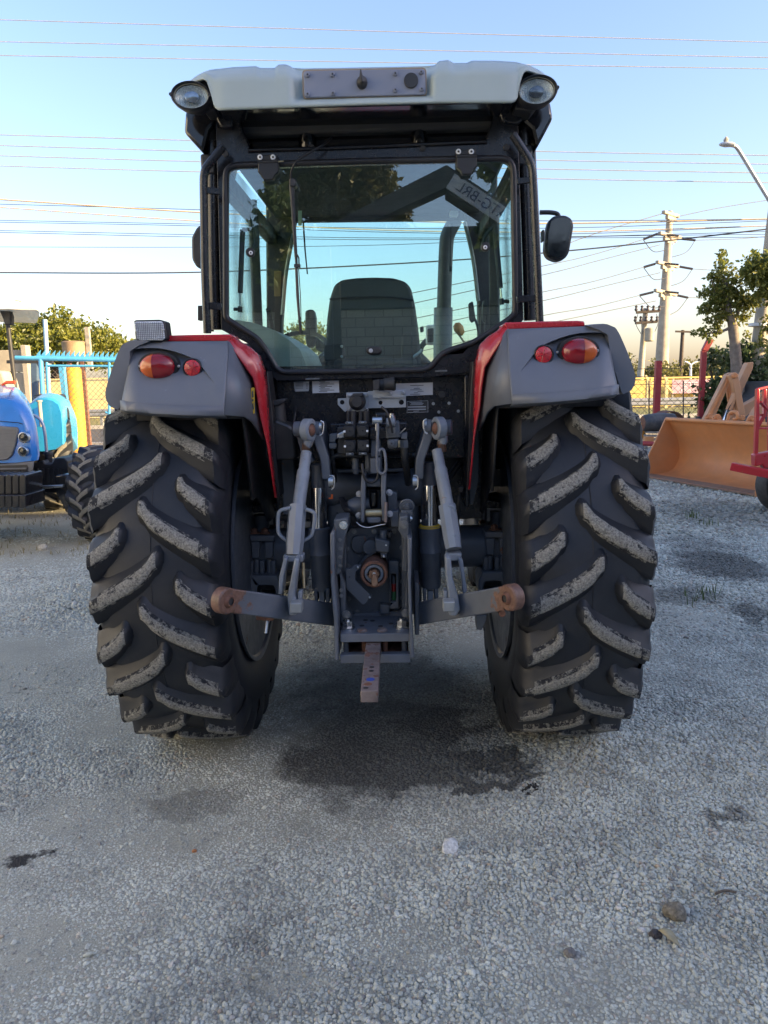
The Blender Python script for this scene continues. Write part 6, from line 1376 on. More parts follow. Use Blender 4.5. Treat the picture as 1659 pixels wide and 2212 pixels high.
T([(761, 850), (784, 849), (785, 857), (761, 858)], BYk-.06, BYk-.012, 'socket_hinge', M['matte'], .004)
T(rnd([(805, 822), (819, 819), (819, 842), (806, 843)], 2), BYk-.10, BYk-.02, 'connector', M['matte'], .003)
MB().lathe([(0, .020), (.02, .021), (.022, .024), (.052, .026), (.056, .028), (.064, .028), (.064, .022), (.02, .018)], at(818, 831, BYk-.06), (1, 0, .04), 24).build('connector_plug', M['matte'], tr, smooth=30)
cylp(955, 852, WY-.004, WY, 13, 'blank_ring', M['satin']); cylp(955, 852, WY-.008, WY-.003, 8, 'blank_cap', M['matte'])
for u, v in ((936, 872), (970, 871), (990, 888), (948, 890)): boltp(u, v, WY, 2.4, M['steel'])
for u0, u1, v in ((660, 690, 817), (940, 966, 800)): T([(u0, v), (u1, v-1), (u1, v+2.5), (u0, v+3.5)], -.302, -.298, 'edge_glint', M['bolt'], .0005)  # bright strips stand in for glints of light along the sill
# washer bottle
wb = T(rnd([(575, 925), (586, 914), (596, 906), (604, 910), (626, 918), (636, 930), (640, 985), (634, 994), (590, 996), (576, 988)], 6), -.40, -.26, 'washer_bottle', mat('black plastic bottle', (.012, .013, .015), .35, dust=.1), .02, smooth=50)
MB().tube([at(602, 915, -.33), at(601, 885, -.33), at(599, 868, -.33)], [.034, .030, .030], 18).build('bottle_neck', M['matte'], wb, smooth=50)
T([(582, 866), (616, 860), (617, 868), (605, 875), (584, 880)], -.37, -.29, 'bottle_cap', M['matte'], .006)
tube([(634, 915, -.3), (638, 890, -.28), (640, 870, -.2)], .005, 'hydraulic_hose', M['hose'])

# ---- cab rear frame with window opening
FYr, FYd = -.30, -.235
win = [(487, 388), (489, 370), (497, 361), (512, 357), (790, 348), (1086, 342), (1100, 347), (1107, 358), (1109, 372), (1113, 660), (1112, 677), (1102, 688), (1056, 719), (1021, 741), (978, 754), (955, 764), (942, 779), (930, 793), (914, 799), (790, 802), (612, 804), (598, 797), (588, 780), (574, 755), (556, 731), (523, 710), (492, 690), (488, 682)]
outer = [(466, 250), (510, 250), (538, 326), (1050, 307), (1072, 240), (1118, 232), (1131, 690), (1120, 704), (1070, 735), (1046, 762), (1044, 800), (935, 814), (598, 822), (578, 800), (560, 768), (536, 742), (500, 724), (478, 712)]
T(outer, FYr, FYd, 'rear_frame', M['satin'], .006, holes=[rnd(win, 6, 3)])
sealp = [at(u, v, FYr-.004) for u, v in rnd(win, 10, 3)]
MB().tube(sealp, .0125, 10, closed=True).build('window_seal', M['rubseal'], tr, smooth=70)
wp_ = MB().pp(rnd(win, 6, 3), FYr-.001, FYr+.004).build('rear_window', M['glass'], tr, smooth=0)
# header recess
T([(508, 246), (1080, 236), (1052, 308), (538, 327)], FYr+.10, FYr+.13, 'header_panel', M['gloss'], .006)
for a_, b_ in (((508, 248), (539, 326)), ((1076, 240), (1051, 308))): tube([(*a_, FYr+.01), (*b_, FYr+.01)], .010, 'header_edge', M['satin'])
tube([(536, 325, FYr-.004), (790, 317, FYr-.004), (1052, 306, FYr-.004)], .008, 'header_lip', M['gloss'])
T([(458, 228), (505, 240), (500, 275), (478, 275), (470, 262)], FYr-.03, FYr+.06, 'corner_fairing', M['satin'], .006); T([(1075, 232), (1122, 220), (1128, 262), (1112, 268), (1085, 262)], FYr-.03, FYr+.06, 'corner_fairing', M['satin'], .006)
for u, s_ in ((665, 1), (905, 1)):
    c = at(u, 318, FYr+.10); q = pxm(FYr+.1)
    MB().lathe([(0, 22*q), (.02, 21*q), (.06, 17*q), (.10, 10*q), (.115, 0)], c, (0, -.25, 1), 24, sx=.85).build('vent_bulge', M['gloss'], tr, smooth=60)
    boltp(u+8, 320, FYr, 5, M['matte'])
for u, v in ((481, 385), (1110, 357)): pass
# hinges
for (u, v) in ((577, 345), (1006, 333)):
    hg = T(rnd([(u-21, v-10), (u+22, v-11), (u+22, v+7), (u-21, v+8)], 3), FYr-.03, FYr, 'hinge', M['matte'], .003)
    T(rnd([(u-20, v+6), (u+24, v+5), (u+25, v+26), (u+16, v+34), (u+13, v+43), (u-8, v+44), (u-12, v+34), (u-20, v+27)], 3), FYr-.036, FYr-.006, 'hinge_flap', M['matte'], .004, hg)
    for du in (-15.5, 12.5):
        cylp(u+du, v-6, FYr-.036, FYr-.03, 5.4, 'hinge_screw', M['white'], hg); cylp(u+du, v-6, FYr-.038, FYr-.035, 2.2, 'screw_socket', M['matte'], hg)
    MB().cyl(at(u-20, v+5, FYr-.03), at(u+24, v+4, FYr-.03), .008).build('hinge_barrel', M['matte'], hg)
tube([(600, 349, FYr-.03), (612, 348, FYr-.03)], .003, 'hinge_pin', M['brass'])
for u, v in ((487, 332), (1094, 318)): cylp(u, v, FYr-.004, FYr, 6.5, 'blank_plug', M['matte'])
# wiper with its cable
tube([(716, 297, FYr+.02), (700, 312, FYr-.04), (668, 330, FYr-.06), (640, 350, FYr-.06), (629, 372, FYr-.05), (629, 390, FYr-.04)], .0045, 'wiper_cable', M['hose'], n=8)
T(rnd([(624, 384), (637, 384), (640, 396), (637, 404), (625, 402)], 4), FYr-.06, FYr-.01, 'wiper_motor_cap', M['matte'], .005)
MB().tube([at(630, 398, FYr-.045), at(634, 470, FYr-.04), at(639, 548, FYr-.035), at(641, 575, FYr-.03)], [.0105, .008, .0065, .005], 8).build('wiper_arm', M['matte'], tr, smooth=50)
tube([(639, 546, FYr-.035), (645, 556, FYr-.035), (646, 570, FYr-.03)], .003, 'wiper_hose', M['hose'], n=6)
T([(635, 570), (648, 570), (648, 577), (635, 577)], FYr-.04, FYr-.02, 'wiper_clip', M['matte'], .001)
MB().tube([at(640, 576, FYr-.03), at(643, 640, FYr-.03), at(649, 722, FYr-.022)], [.006, .0065, .004], 6).build('wiper_blade', M['matte'], tr, smooth=50)
tube([(645, 580, FYr-.022), (649, 640, FYr-.02), (651, 715, FYr-.018)], .0018, 'wiper_rubber', M['hose'], n=5)
# window handle, strut studs
T(rnd([(790, 752), (800, 748), (822, 749), (826, 758), (820, 766), (800, 767), (792, 763)], 5), FYr-.05, FYr-.015, 'window_handle', M['matte'], .008)
cylp(801, 757.5, FYr-.055, FYr-.05, 4.5, 'handle_screw', M['silver'])
for u, v in ((541.5, 546), (1048.5, 534)):
    MB().lathe([(0, 9.5*pxm(FYr)), (-.012, 9.5*pxm(FYr)), (-.016, 7*pxm(FYr)), (-.016, 0)], at(u, v, FYr), (0, 1, 0), 24).build('strut_stud', M['matte'], tr, smooth=35); cylp(u, v, FYr-.021, FYr-.016, 4.2, 'stud_screw', M['white']); cylp(u, v, FYr-.0225, FYr-.021, 1.8, 'screw_socket', M['matte'])
IYs = FYr+.06
MB().tube([at(524, 496, IYs), at(519, 633, IYs)], .011, 12).build('gas_strut', M['matte'], tr, smooth=60); MB().tube([at(519, 633, IYs), at(519, 668, IYs)], .0045, 8).build('strut_rod', M['chrome'], tr)
MB().tube([at(519, 662, IYs), at(519, 674, IYs)], [.010, .010], 10).build('strut_end', M['matte'], tr); tube([(505, 668, IYs), (519, 668, IYs)], .007, 'strut_pin', M['matte'])
tube([(524, 496, IYs), (535, 496, IYs), (552, 492, IYs)], .007, 'strut_bracket', M['matte']); tube([(549, 432, IYs), (549, 470, IYs), (553, 500, IYs), (555, 525, IYs), (549, 541, IYs)], .0115, 'hinge_arm', M['matte'])
MB().tube([at(1069, 486, IYs), at(1081, 622, IYs)], .011, 12).build('gas_strut', M['matte'], tr, smooth=60); MB().tube([at(1081, 622, IYs), at(1084, 652, IYs)], .0045, 8).build('strut_rod', M['chrome'], tr)
MB().tube([at(1083, 645, IYs), at(1084, 658, IYs)], [.010, .010], 10).build('strut_end', M['matte'], tr); tube([(1100, 652, IYs), (1084, 650, IYs)], .007, 'strut_pin', M['matte'])
tube([(1069, 486, IYs), (1055, 500, IYs), (1046, 515, IYs), (1043, 535, IYs)], .009, 'hinge_arm', M['matte'])
T([(644, 455), (652, 455), (652, 487), (644, 487)], .30, .303, 'inspection_sticker', mat('pale green sticker', (.45, .6, .5), .6))

# ---- grab pipes, pillars, side glass
for pts in ([(482, 316), (463, 340), (446, 362), (441, 378), (440, 400), (441, 480), (443, 600), (448, 720)], [(1108, 291), (1126, 318), (1142, 344), (1149, 362), (1152, 395), (1158, 520), (1163, 630), (1166, 700)]):
    tube([(u, v, -.37) for u, v in pts], .0158, 'grab_pipe', M['satin'], n=14, k=5)
for (u, v, d) in ((482, 315, (.5, 0, .5)), (1108, 290, (-.5, 0, .6))):
    a = at(u, v, -.37); MB().cyl(a+Vector(d).normalized()*.0005, a+Vector(d).normalized()*.002, .0115).build('pipe_mouth', M['matte'], tr)
for px in ([(441, 403), (474, 406), (474, 420), (441, 417)], [(446, 652), (478, 655), (478, 670), (446, 667)], [(1116, 384), (1152, 381), (1152, 393), (1117, 398)], [(1116, 639), (1160, 636), (1160, 651), (1117, 654)]):
    T(px, -.375, -.36, 'pipe_bracket', M['satin'], .002)
for s_, pts in ((-1, [(459, 275), (460, 400), (462, 560), (466, 712)]), (1, [(1130, 262), (1136, 400), (1141, 560), (1145, 692)])):
    tube([(u, v, -.24) for u, v in pts], .026, 'rear_pillar', M['satin'], n=16)
for s_, pts in ((-1, [(450, 300), (450, 400), (453, 560), (456, 716)]), (1, [(1150, 300), (1155, 420), (1160, 560), (1164, 698)])):
    l0 = [at(u, v, -.16) for u, v in pts]; l1 = [q+Vector((-s_*.02, 1.25, .0)) for q in l0]; mb = MB(); n = len(l0)
    mb.add(l0+l1, [(i, i+1, n+i+1, n+i) for i in range(n-1)]); o = mb.build('side_glass', M['sideglass'], tr, smooth=60); so2 = o.modifiers.new('thick', 'SOLIDIFY'); so2.thickness = .005
    tube(l0, .012, 'glass_edge', M['gloss'], n=10)
for px in ([(434, 367), (441, 367), (441, 392), (434, 392)], [(427, 660), (437, 660), (437, 690), (427, 692)], [(1172, 496), (1176, 496), (1176, 520), (1172, 520)]): T(px, .0, .05, 'door_hinge', M['matte'], .002)
# front structure of the cab: A pillars, header, sills, headliner
AYf = 1.22
T([(573, 340), (652, 340), (645, 440), (632, 500), (620, 560), (612, 630), (608, 700), (608, 775), (576, 775)], AYf, AYf+.10, 'front_pillar', M['matte'], .01)
T([(985, 340), (1075, 340), (1075, 745), (1034, 745), (1033, 640), (1026, 570), (1012, 500), (1000, 450)], AYf, AYf+.10, 'front_pillar', M['matte'], .01)
T([(575, 325), (1070, 318), (1070, 470), (990, 474), (640, 478), (575, 480)], AYf+.02, AYf+.08, 'front_header', M['liner'], .01)
MB().pp([(640, 478), (1000, 472), (1014, 505), (1028, 580), (1034, 650), (1035, 770), (606, 780), (610, 640), (620, 560)], AYf+.05, AYf+.054).build('windscreen', M['sideglass'], tr, smooth=0)
zc_ = at(790, 478, AYf).z
MB().box((0, .50, max(zc_, at(790, 345, FYr).z)+.06), (1.22, 1.5, .05)).build('headliner', M['liner'], tr, bevel=.01)
tube([(634, 505, AYf-.02), (618, 590, AYf-.02), (610, 680, AYf-.02)], .012, 'pillar_trim', M['sage'], n=8); tube([(1004, 480, AYf-.02), (1022, 560, AYf-.02), (1033, 650, AYf-.02)], .012, 'pillar_trim', M['sage'], n=8)
T([(592, 585), (608, 585), (606, 640), (592, 640)], AYf-.012, AYf-.009, 'warning_sticker', mat('ochre sticker', (.20, .14, .05), .6))
for s_ in (-1, 1):
    MB().box((s_*.63, .48, 2.47), (.06, 1.5, .08)).build('side_rail', M['matte'], tr, bevel=.01); MB().box((s_*.62, .50, 1.35), (.08, 1.5, .45)).build('side_sill', M['matte'], tr, bevel=.02)
    MB().beam((s_*.63, .62, 1.55), (s_*.61, .55, 2.46), .05, .05).build('middle_pillar', M['matte'], tr, bevel=.01)
    MB().tube(cr([(s_*.6, .95, 1.5), (s_*.585, .85, 1.85), (s_*.58, .7, 2.0)], 5), .014, 8).build('door_handle_bar', M['matte'], tr, smooth=60)
MB().box((0, .6, 1.16), (1.15, 1.3, .08)).build('cab_floor', M['matte'], tr)
# interior
T(rnd([(505, 690), (545, 696), (590, 712), (625, 734), (648, 755), (660, 785), (664, 812), (600, 815), (560, 760), (520, 715)], 5), .0, .75, 'side_console', M['sage'], .03, smooth=50)
T(rnd([(985, 752), (1030, 728), (1070, 708), (1110, 690), (1112, 770), (990, 800)], 5), .0, .75, 'side_console', M['sage'], .03, smooth=50)
sb_ = T(rnd([(704, 830), (703, 760), (706, 690), (712, 645), (722, 615), (738, 604), (770, 600), (810, 598.5), (850, 600), (876, 608), (888, 622), (897, 660), (905, 720), (910, 780), (910, 830)], 8), .22, .36, 'seat', M['seat'], .03, smooth=50)
tube([(712, 646, .215), (760, 642, .205), (830, 641, .205), (893, 648, .215)], .004, 'seat_seam', M['matte'], sb_)
T([(720, 775), (900, 772), (905, 830), (720, 830)], .05, .22, 'seat_box', M['matte'], .02)
T(rnd([(700, 745), (742, 742), (745, 778), (700, 780)], 4), .10, .16, 'armrest_hinge', M['matte'], .01)
for u, v in ((738, 748), (738, 770), (880, 770)): cylp(u, v, .085, .10, 3, 'screw', M['steel'])
T(rnd([(868, 720), (890, 715), (892, 775), (866, 778)], 6), .08, .2, 'armrest', M['matte'], .02)
tube([(870, 775, .1), (868, 740, .1), (878, 722, .1)], .006, 'lever', M['matte']); tube([(892, 772, .1), (906, 762, .1), (912, 755, .1)], .008, 'lever', M['silver'])
tube([(990, 720, .5), (1000, 735, .5), (1008, 745, .5)], .006, 'gear_lever', M['brass']); MB().lathe([(-.03, .0), (-.02, .018), (.01, .026), (.035, .02), (.045, 0)], at(993, 714, .5), (-.5, 0, .9), 16).build('lever_knob', M['orange'], tr, smooth=60)
tube([(1038, 740, .6), (1030, 700, .6), (1020, 680, .6)], .007, 'lever', M['matte']); T(rnd([(1012, 655), (1022, 650), (1028, 690), (1020, 698), (1014, 690)], 4), .58, .61, 'grip_paddle', M['matte'], .005); T(rnd([(1043, 650), (1052, 644), (1054, 690), (1046, 698), (1042, 690)], 4), .58, .61, 'grip_paddle', M['matte'], .005)
MB().lathe([(0, .17), (.015, .185), (.03, .17), (.015, .155)], at(645, 762, .85), (-.05, -.62, .78), 32, closed=True).build('steering_wheel', M['matte'], tr, smooth=60)
T([(700, 755), (900, 750), (940, 790), (660, 795)], 1.0, 1.2, 'dashboard', M['matte'], .03)
T(rnd([(659, 672), (668, 668), (678, 669), (682, 685), (683, 735), (676, 750), (664, 750), (659, 735)], 5), 1.9, 1.99, 'front_mirror', M['matte'], .01); T([(680, 725), (705, 745), (705, 765), (682, 755)], 1.92, 1.98, 'mirror_bracket', M['matte'], .01)
T(rnd([(921, 702), (946, 700), (950, 708), (948, 738), (942, 744), (920, 744)], 4), 1.9, 2.0, 'front_lamp', M['white'], .01); T(rnd([(923, 710), (943, 708), (942, 738), (923, 740)], 4), 1.885, 1.9, 'lamp_back', M['matte'], .005); tube([(922, 735, 1.95), (910, 750, 1.95), (905, 775, 1.95)], .02, 'lamp_bracket', M['matte'])
T(rnd([(907, 706), (915, 704), (916, 716), (908, 718)], 3), 1.9, 1.95, 'front_lamp', M['matte'], .005)
for y, u in ((1.18, 655),): MB().tube([at(655, 480, y), at(659, 540, y), at(664, 592, y)], [.006, .005, .004], 6).build('front_wiper', M['matte'], tr)
MB().tube([at(974, 474, 1.30), at(972, 580, 1.30)], [.004, .004], 6).build('front_wiper', M['matte'], tr); T([(970, 575), (976, 575), (976, 586), (970, 586)], 1.30, 1.32, 'wiper_tip', M['matte'])
T(rnd([(972, 455), (990, 455), (990, 466), (972, 466)], 3), 1.1, 1.15, 'cab_light', M['white'], .003)
# exhaust stack outside, ahead of the cab
MB().tube(cr([at(957, 790, 1.75), at(958, 700, 1.75), at(961, 600, 1.75), at(964, 530, 1.75), at(968, 506, 1.75), at(980, 482, 1.75), at(984, 474, 1.75)], 5), 15*pxm(1.75), 24).build('exhaust_stack', mat('heat stained exhaust', (.075, .075, .07), .5, metal=.3, var=.35, vs=8, rust=.08), tr, smooth=60)
MB().tube([at(956, 790, 1.75), at(957.5, 665, 1.75)], 20*pxm(1.75), 24).build('exhaust_shield', M['grey'], tr, smooth=45)

# ---- roof
def interp(tab, x): return float(np.interp(x, [p[0] for p in tab], [p[1] for p in tab]))
topv = [(408, 180), (420, 170), (430, 163.5), (443, 157), (456.5, 153), (506, 147.5), (553, 145.4), (558, 147.5), (563, 149.5), (593.6, 149.5), (598, 146), (602.4, 142), (617, 141.6), (624, 144), (632, 149), (655, 150.5), (919, 145.5), (938, 143.5), (943, 141), (946, 137), (949.8, 134.3), (967, 132.3), (973, 135), (979, 138.7), (1008, 138.7), (1014, 136), (1020, 133.5), (1069, 133.7), (1113, 136.4), (1145, 144.5), (1165.7, 154.8), (1177, 163.5)]
botv = [(408, 181), (425, 175.5), (440, 171.5), (447, 176), (450, 185), (454, 198), (458, 212), (462, 226), (466, 234), (472, 238), (620, 232.5), (790, 226.5), (950, 222.5), (1106, 222), (1113, 219), (1117.5, 211), (1120, 195), (1123, 178), (1128, 163), (1132, 156), (1137, 153.5), (1150, 157), (1177, 165)]
us = sorted(set(list(np.arange(408, 1178, 8.0))+[p[0] for p in topv]+[p[0] for p in botv]))
def vy(u, t):
    y = -.50
    rec = min(max((u-628)/16, 0), 1)*min(max((940-u)/16, 0), 1); rec = rec*rec*(3-2*rec)
    lowf = min(max((1-t)/.14-.55, 0), 1); rec *= lowf*lowf*(3-2*lowf)
    y += .050*rec
    e = max(0, abs(u-790)-300)/88; y += .13*e*e
    y += .075*t**3*0 + .11*max(0, (.30-t)/.30)**2 if t < .30 else 0
    y += .02*(1-t)
    return y
mb = MB(); R_ = 14; vs = []
for u in us:
    a, b = interp(topv, u), interp(botv, u)
    if b-a < .6: b = a+.6
    for j in range(R_+1): t = j/R_; vs.append(at(u, a+(b-a)*t, vy(u, t)))
fs = [(i*(R_+1)+j, i*(R_+1)+j+1, (i+1)*(R_+1)+j+1, (i+1)*(R_+1)+j) for i in range(len(us)-1) for j in range(R_)]
mb.add(vs, fs); ro_ = mb.build('roof_visor', M['visor'], tr, smooth=60); so2 = ro_.modifiers.new('thick', 'SOLIDIFY'); so2.thickness = .008; so2.offset = 0
rb = [(412, 178), (431, 164), (456, 154), (506, 149), (790, 149), (1070, 136), (1113, 138), (1145, 146), (1166, 156), (1174, 165), (1138, 158), (1118, 205), (1100, 212), (480, 225), (462, 210), (448, 176)]
l = [at(u, v, -.36) for u, v in rb]; l2 = [Vector((q.x*.97, 1.34, q.z-.05)) for q in l]; n = len(l)
MB().add(l+l2, [tuple(range(n)), tuple(reversed(range(n, 2*n)))]+[(i, (i+1) % n, n+(i+1) % n, n+i) for i in range(n)]).build('roof_shell', M['visor'], tr, smooth=40)
T([(466, 226), (1113, 214), (1108, 222), (472, 238)], -.44, 1.28, 'roof_lining', M['gloss'], .004)
rp_ = T(rnd([(655, 153), (918, 148), (920, 204), (657, 211)], 8), -.478, -.468, 'roof_plate', M['panel'], .003)
T(rnd([(652, 150), (921, 145), (923, 207), (654, 214)], 10), -.468, -.455, 'plate_gasket', mat('tan sealant', (.30, .24, .18), .7), .002)
for u, v in ((664, 160), (718, 159), (664, 202), (719, 200), (854, 157), (910, 154), (854, 193), (911, 191)):
    cylp(u, v, -.488, -.478, 4.6, 'screw', M['panel'], rp_, 16); cylp(u, v, -.490, -.487, 2, 'screw_socket', M['matte'], rp_, 8)
MB().lathe([(0, 11*.0018), (.006, 11*.0018), (.022, 8*.0018), (.026, 5*.0018), (.026, 0)], at(782, 179, -.478), (0, -1, 0), 24, sz=1.15).build('aerial_base', M['matte'], tr, smooth=40)
MB().tube([at(782, 176, -.515), at(780, 163, -.52), at(779, 150, -.52)], [.009, .006, .002], 10).build('aerial_stub', M['matte'], tr, smooth=60)
cylp(888, 173, -.486, -.478, 14.5, 'blank_cap', M['matte'], rp_)
# black underside wings beside the roof lamps
T([(400, 238), (417, 226), (462, 226), (475, 250), (450, 280), (438, 330), (397, 285)], -.30, .25, 'roof_underside', M['gloss'], .012); T([(1189, 217), (1118, 219), (1112, 246), (1150, 279), (1160, 320), (1195, 255)], -.30, .25, 'roof_underside', M['gloss'], .012)
T([(415, 180), (444, 171), (452, 195), (466, 238), (440, 240), (425, 205)], -.40, -.2, 'lamp_recess', M['matte'], .006); T([(1134, 154), (1172, 165), (1190, 190), (1150, 240), (1112, 236), (1122, 180)], -.40, -.2, 'lamp_recess', M['matte'], .006)
for (u, v, ru, rv, tilt, dk) in ((412.5, 207, 41, 27.5, .05, 0), (1160, 195.5, 41.5, 29, -.06, 1)):
    y = -.46; q = pxm(y); c = at(u, v, y); M3 = Matrix.Rotation(tilt, 3, 'Y')
    def el(dy, k, n=40, du=0.0): return [c+M3 @ Vector((cos(2*pi*i/n)*ru*k*q, dy, sin(2*pi*i/n)*rv*k*q)) for i in range(n)]
    def shell(rings, name, mtl, par, cap0=False, cap1=False):
        n = 40; mb = MB(); vs = [p for r in rings for p in r]
        fs = [(i*n+j, i*n+(j+1) % n, (i+1)*n+(j+1) % n, (i+1)*n+j) for i in range(len(rings)-1) for j in range(n)]
        if cap0: fs.append(tuple(range(n)))
        if cap1: fs.append(tuple(range((len(rings)-1)*n, len(rings)*n)))
        return mb.add(vs, fs).build(name, mtl, par, smooth=40)
    lm = shell([el(.012, .86), el(-.004, .88), el(-.012, .94), el(-.006, 1.0), el(.02, 1.0), el(.06, .9), el(.11, .6)], 'roof_lamp', M['matte'], tr, cap1=True)
    shell([el(.002, .875), el(.004, .82)], 'lamp_gasket', mat('tan lamp ring', (.33, .28, .22), .5), lm)
    # ribbed reflector
    n = 60; mb = MB(); vs = []; rows = 16
    for j in range(rows+1):
        for i in range(n+1):
            a = -1+2*i/n; b = -1+2*j/rows; rr = sqrt(max(0, 1-b*b)); x = a*rr*.84; z = b*.84
            dep = .035*(1-min(1, x*x+z*z))+(.005 if (i//2) % 2 else 0)
            vs.append(c+M3 @ Vector((x*ru*q, .004+dep, z*rv*q)))
    mb.add(vs, [(j*(n+1)+i, j*(n+1)+i+1, (j+1)*(n+1)+i+1, (j+1)*(n+1)+i) for j in range(rows) for i in range(n)]); mb.build('reflector', M['lamplens'], lm, smooth=30)
    shell([el(.018, .38), el(.006, .36), el(.004, .2), el(.003, .02)], 'lamp_bulb_shield', mat('grey projector', (.30, .32, .38), .12, metal=.7, var=.3, vs=60) if not dk else mat('dark projector', (.10, .11, .13), .12, metal=.6, var=.4, vs=60), lm, cap1=True)
    ln = shell([el(.0, .86), el(-.008, .7), el(-.013, .4), el(-.014, .05)], 'lamp_glass', M['sideglass'], lm)
    for s_ in (-1, 1): MB().cyl(c+M3 @ Vector((s_*ru*q*.97, -.014, 0)), c+M3 @ Vector((s_*ru*q*.97, .0, 0)), .006).build('screw', M['matte'], lm)

# ---- door mirrors
mh = T(rnd([(1186, 476), (1196, 466), (1222, 464), (1236, 472), (1240, 486), (1230, 545), (1222, 558), (1204, 564), (1184, 556), (1177, 542), (1180, 500)], 7), .78, .86, 'door_mirror', M['matte'], .012, smooth=50)
T(rnd([(1190, 479), (1200, 471), (1220, 469), (1232, 476), (1235, 487), (1226, 543), (1219, 553), (1204, 558), (1187, 551), (1182, 541), (1185, 502)], 6), .776, .781, 'mirror_glass', M['mirror'], .001, mh)
tube([(1166, 459, .82), (1188, 459, .82), (1203, 462, .82), (1208, 470, .82)], .012, 'mirror_arm', M['matte'])
mh = T(rnd([(425, 489), (440, 484), (470, 486), (476, 560), (450, 584), (425, 578), (414, 560), (413, 512)], 7), .78, .86, 'door_mirror', M['matte'], .012, smooth=50)
tube([(470, 478, .82), (450, 474, .82), (440, 488, .82)], .012, 'mirror_arm', M['matte'])

# ---- fenders (left traced, right mirrored and set 2 cm higher as it stands)
brow = [(276, 764), (280, 757), (292, 752.5), (308, 751), (325, 750.5), (341, 751), (362, 754), (381, 759), (400, 765.5), (416, 772), (428, 780), (439, 791), (452, 806), (464, 820), (474, 834), (483, 847), (494, 862)]
ftop = [(276, 757), (290, 747), (310, 741.5), (330, 739.5), (494, 738)]
fbot = [(262, 884), (275, 886.5), (330, 892), (400, 895.5), (483, 896.5), (494, 896.5)]
def fx0(v): return float(np.interp(v, [757, 790, 820, 860, 889], [276, 279, 274, 266, 261]))
def fx1(v): return float(np.interp(v, [738, 850, 897], [494, 487, 483]))
def fsurf(u, v):                                   # distance plane of the fender's rear face
    t = (v-738)/(897-738)
    y = -.60-.15*(1-(1-min(max(t, 0), 1))**1.5)
    y += .10*max(0, (300-u)/40)**2*.5
    return y
NC, NA, NB = 44, 6, 18
vs = []
for i in range(NC+1):
    s = i/NC
    u_ = 276+(494-276)*s
    vt, vb, vbr = interp(ftop, u_), interp(fbot, u_), interp(brow, u_)
    vbr = max(vbr, vt+2)
    col_ = []
    for j in range(NA+1): v = vt+(vbr-vt)*j/NA; col_.append((v, 0.0))
    dmax = .045*min(1, max(0, (470-u_)/70))
    for j in range(NB+1):
        f = j/NB; v = vbr+1.5+(vb-vbr-1.5)*f; fall = max(0, 1-f*1.15)**1.3
        col_.append((v, dmax*fall))
    for v, dd in col_:
        uu = fx0(v)+(fx1(v)-fx0(v))*s
        vs.append(at(uu, v, fsurf(uu, v)+dd))
RR = NA+NB+2
fs = [(i*RR+j, i*RR+j+1, (i+1)*RR+j+1, (i+1)*RR+j) for i in range(NC) for j in range(RR-1)]
def fender_part(vs, fs, name, mtl, right, par=tr, thick=0, smooth=40, bev=0):
    V = [mirx(v) for v in vs] if right else vs
    o = MB().add(V, fs).build(name, mtl, par, smooth=smooth, bevel=bev)
    if thick: s2 = o.modifiers.new('thick', 'SOLIDIFY'); s2.thickness = thick; s2.offset = 0
    return o
def fprism(px, y0, y1, name, mtl, right, par=tr, bev=.004, smooth=35, yf=None):
    l = [at(u, v, y0 if yf is None else yf(u, v)+y0) for u, v in px]; l = [mirx(q) for q in l] if right else l
    return MB().prism(l, (0, y1-y0, 0)).build(name, mtl, par, bevel=bev, smooth=smooth)
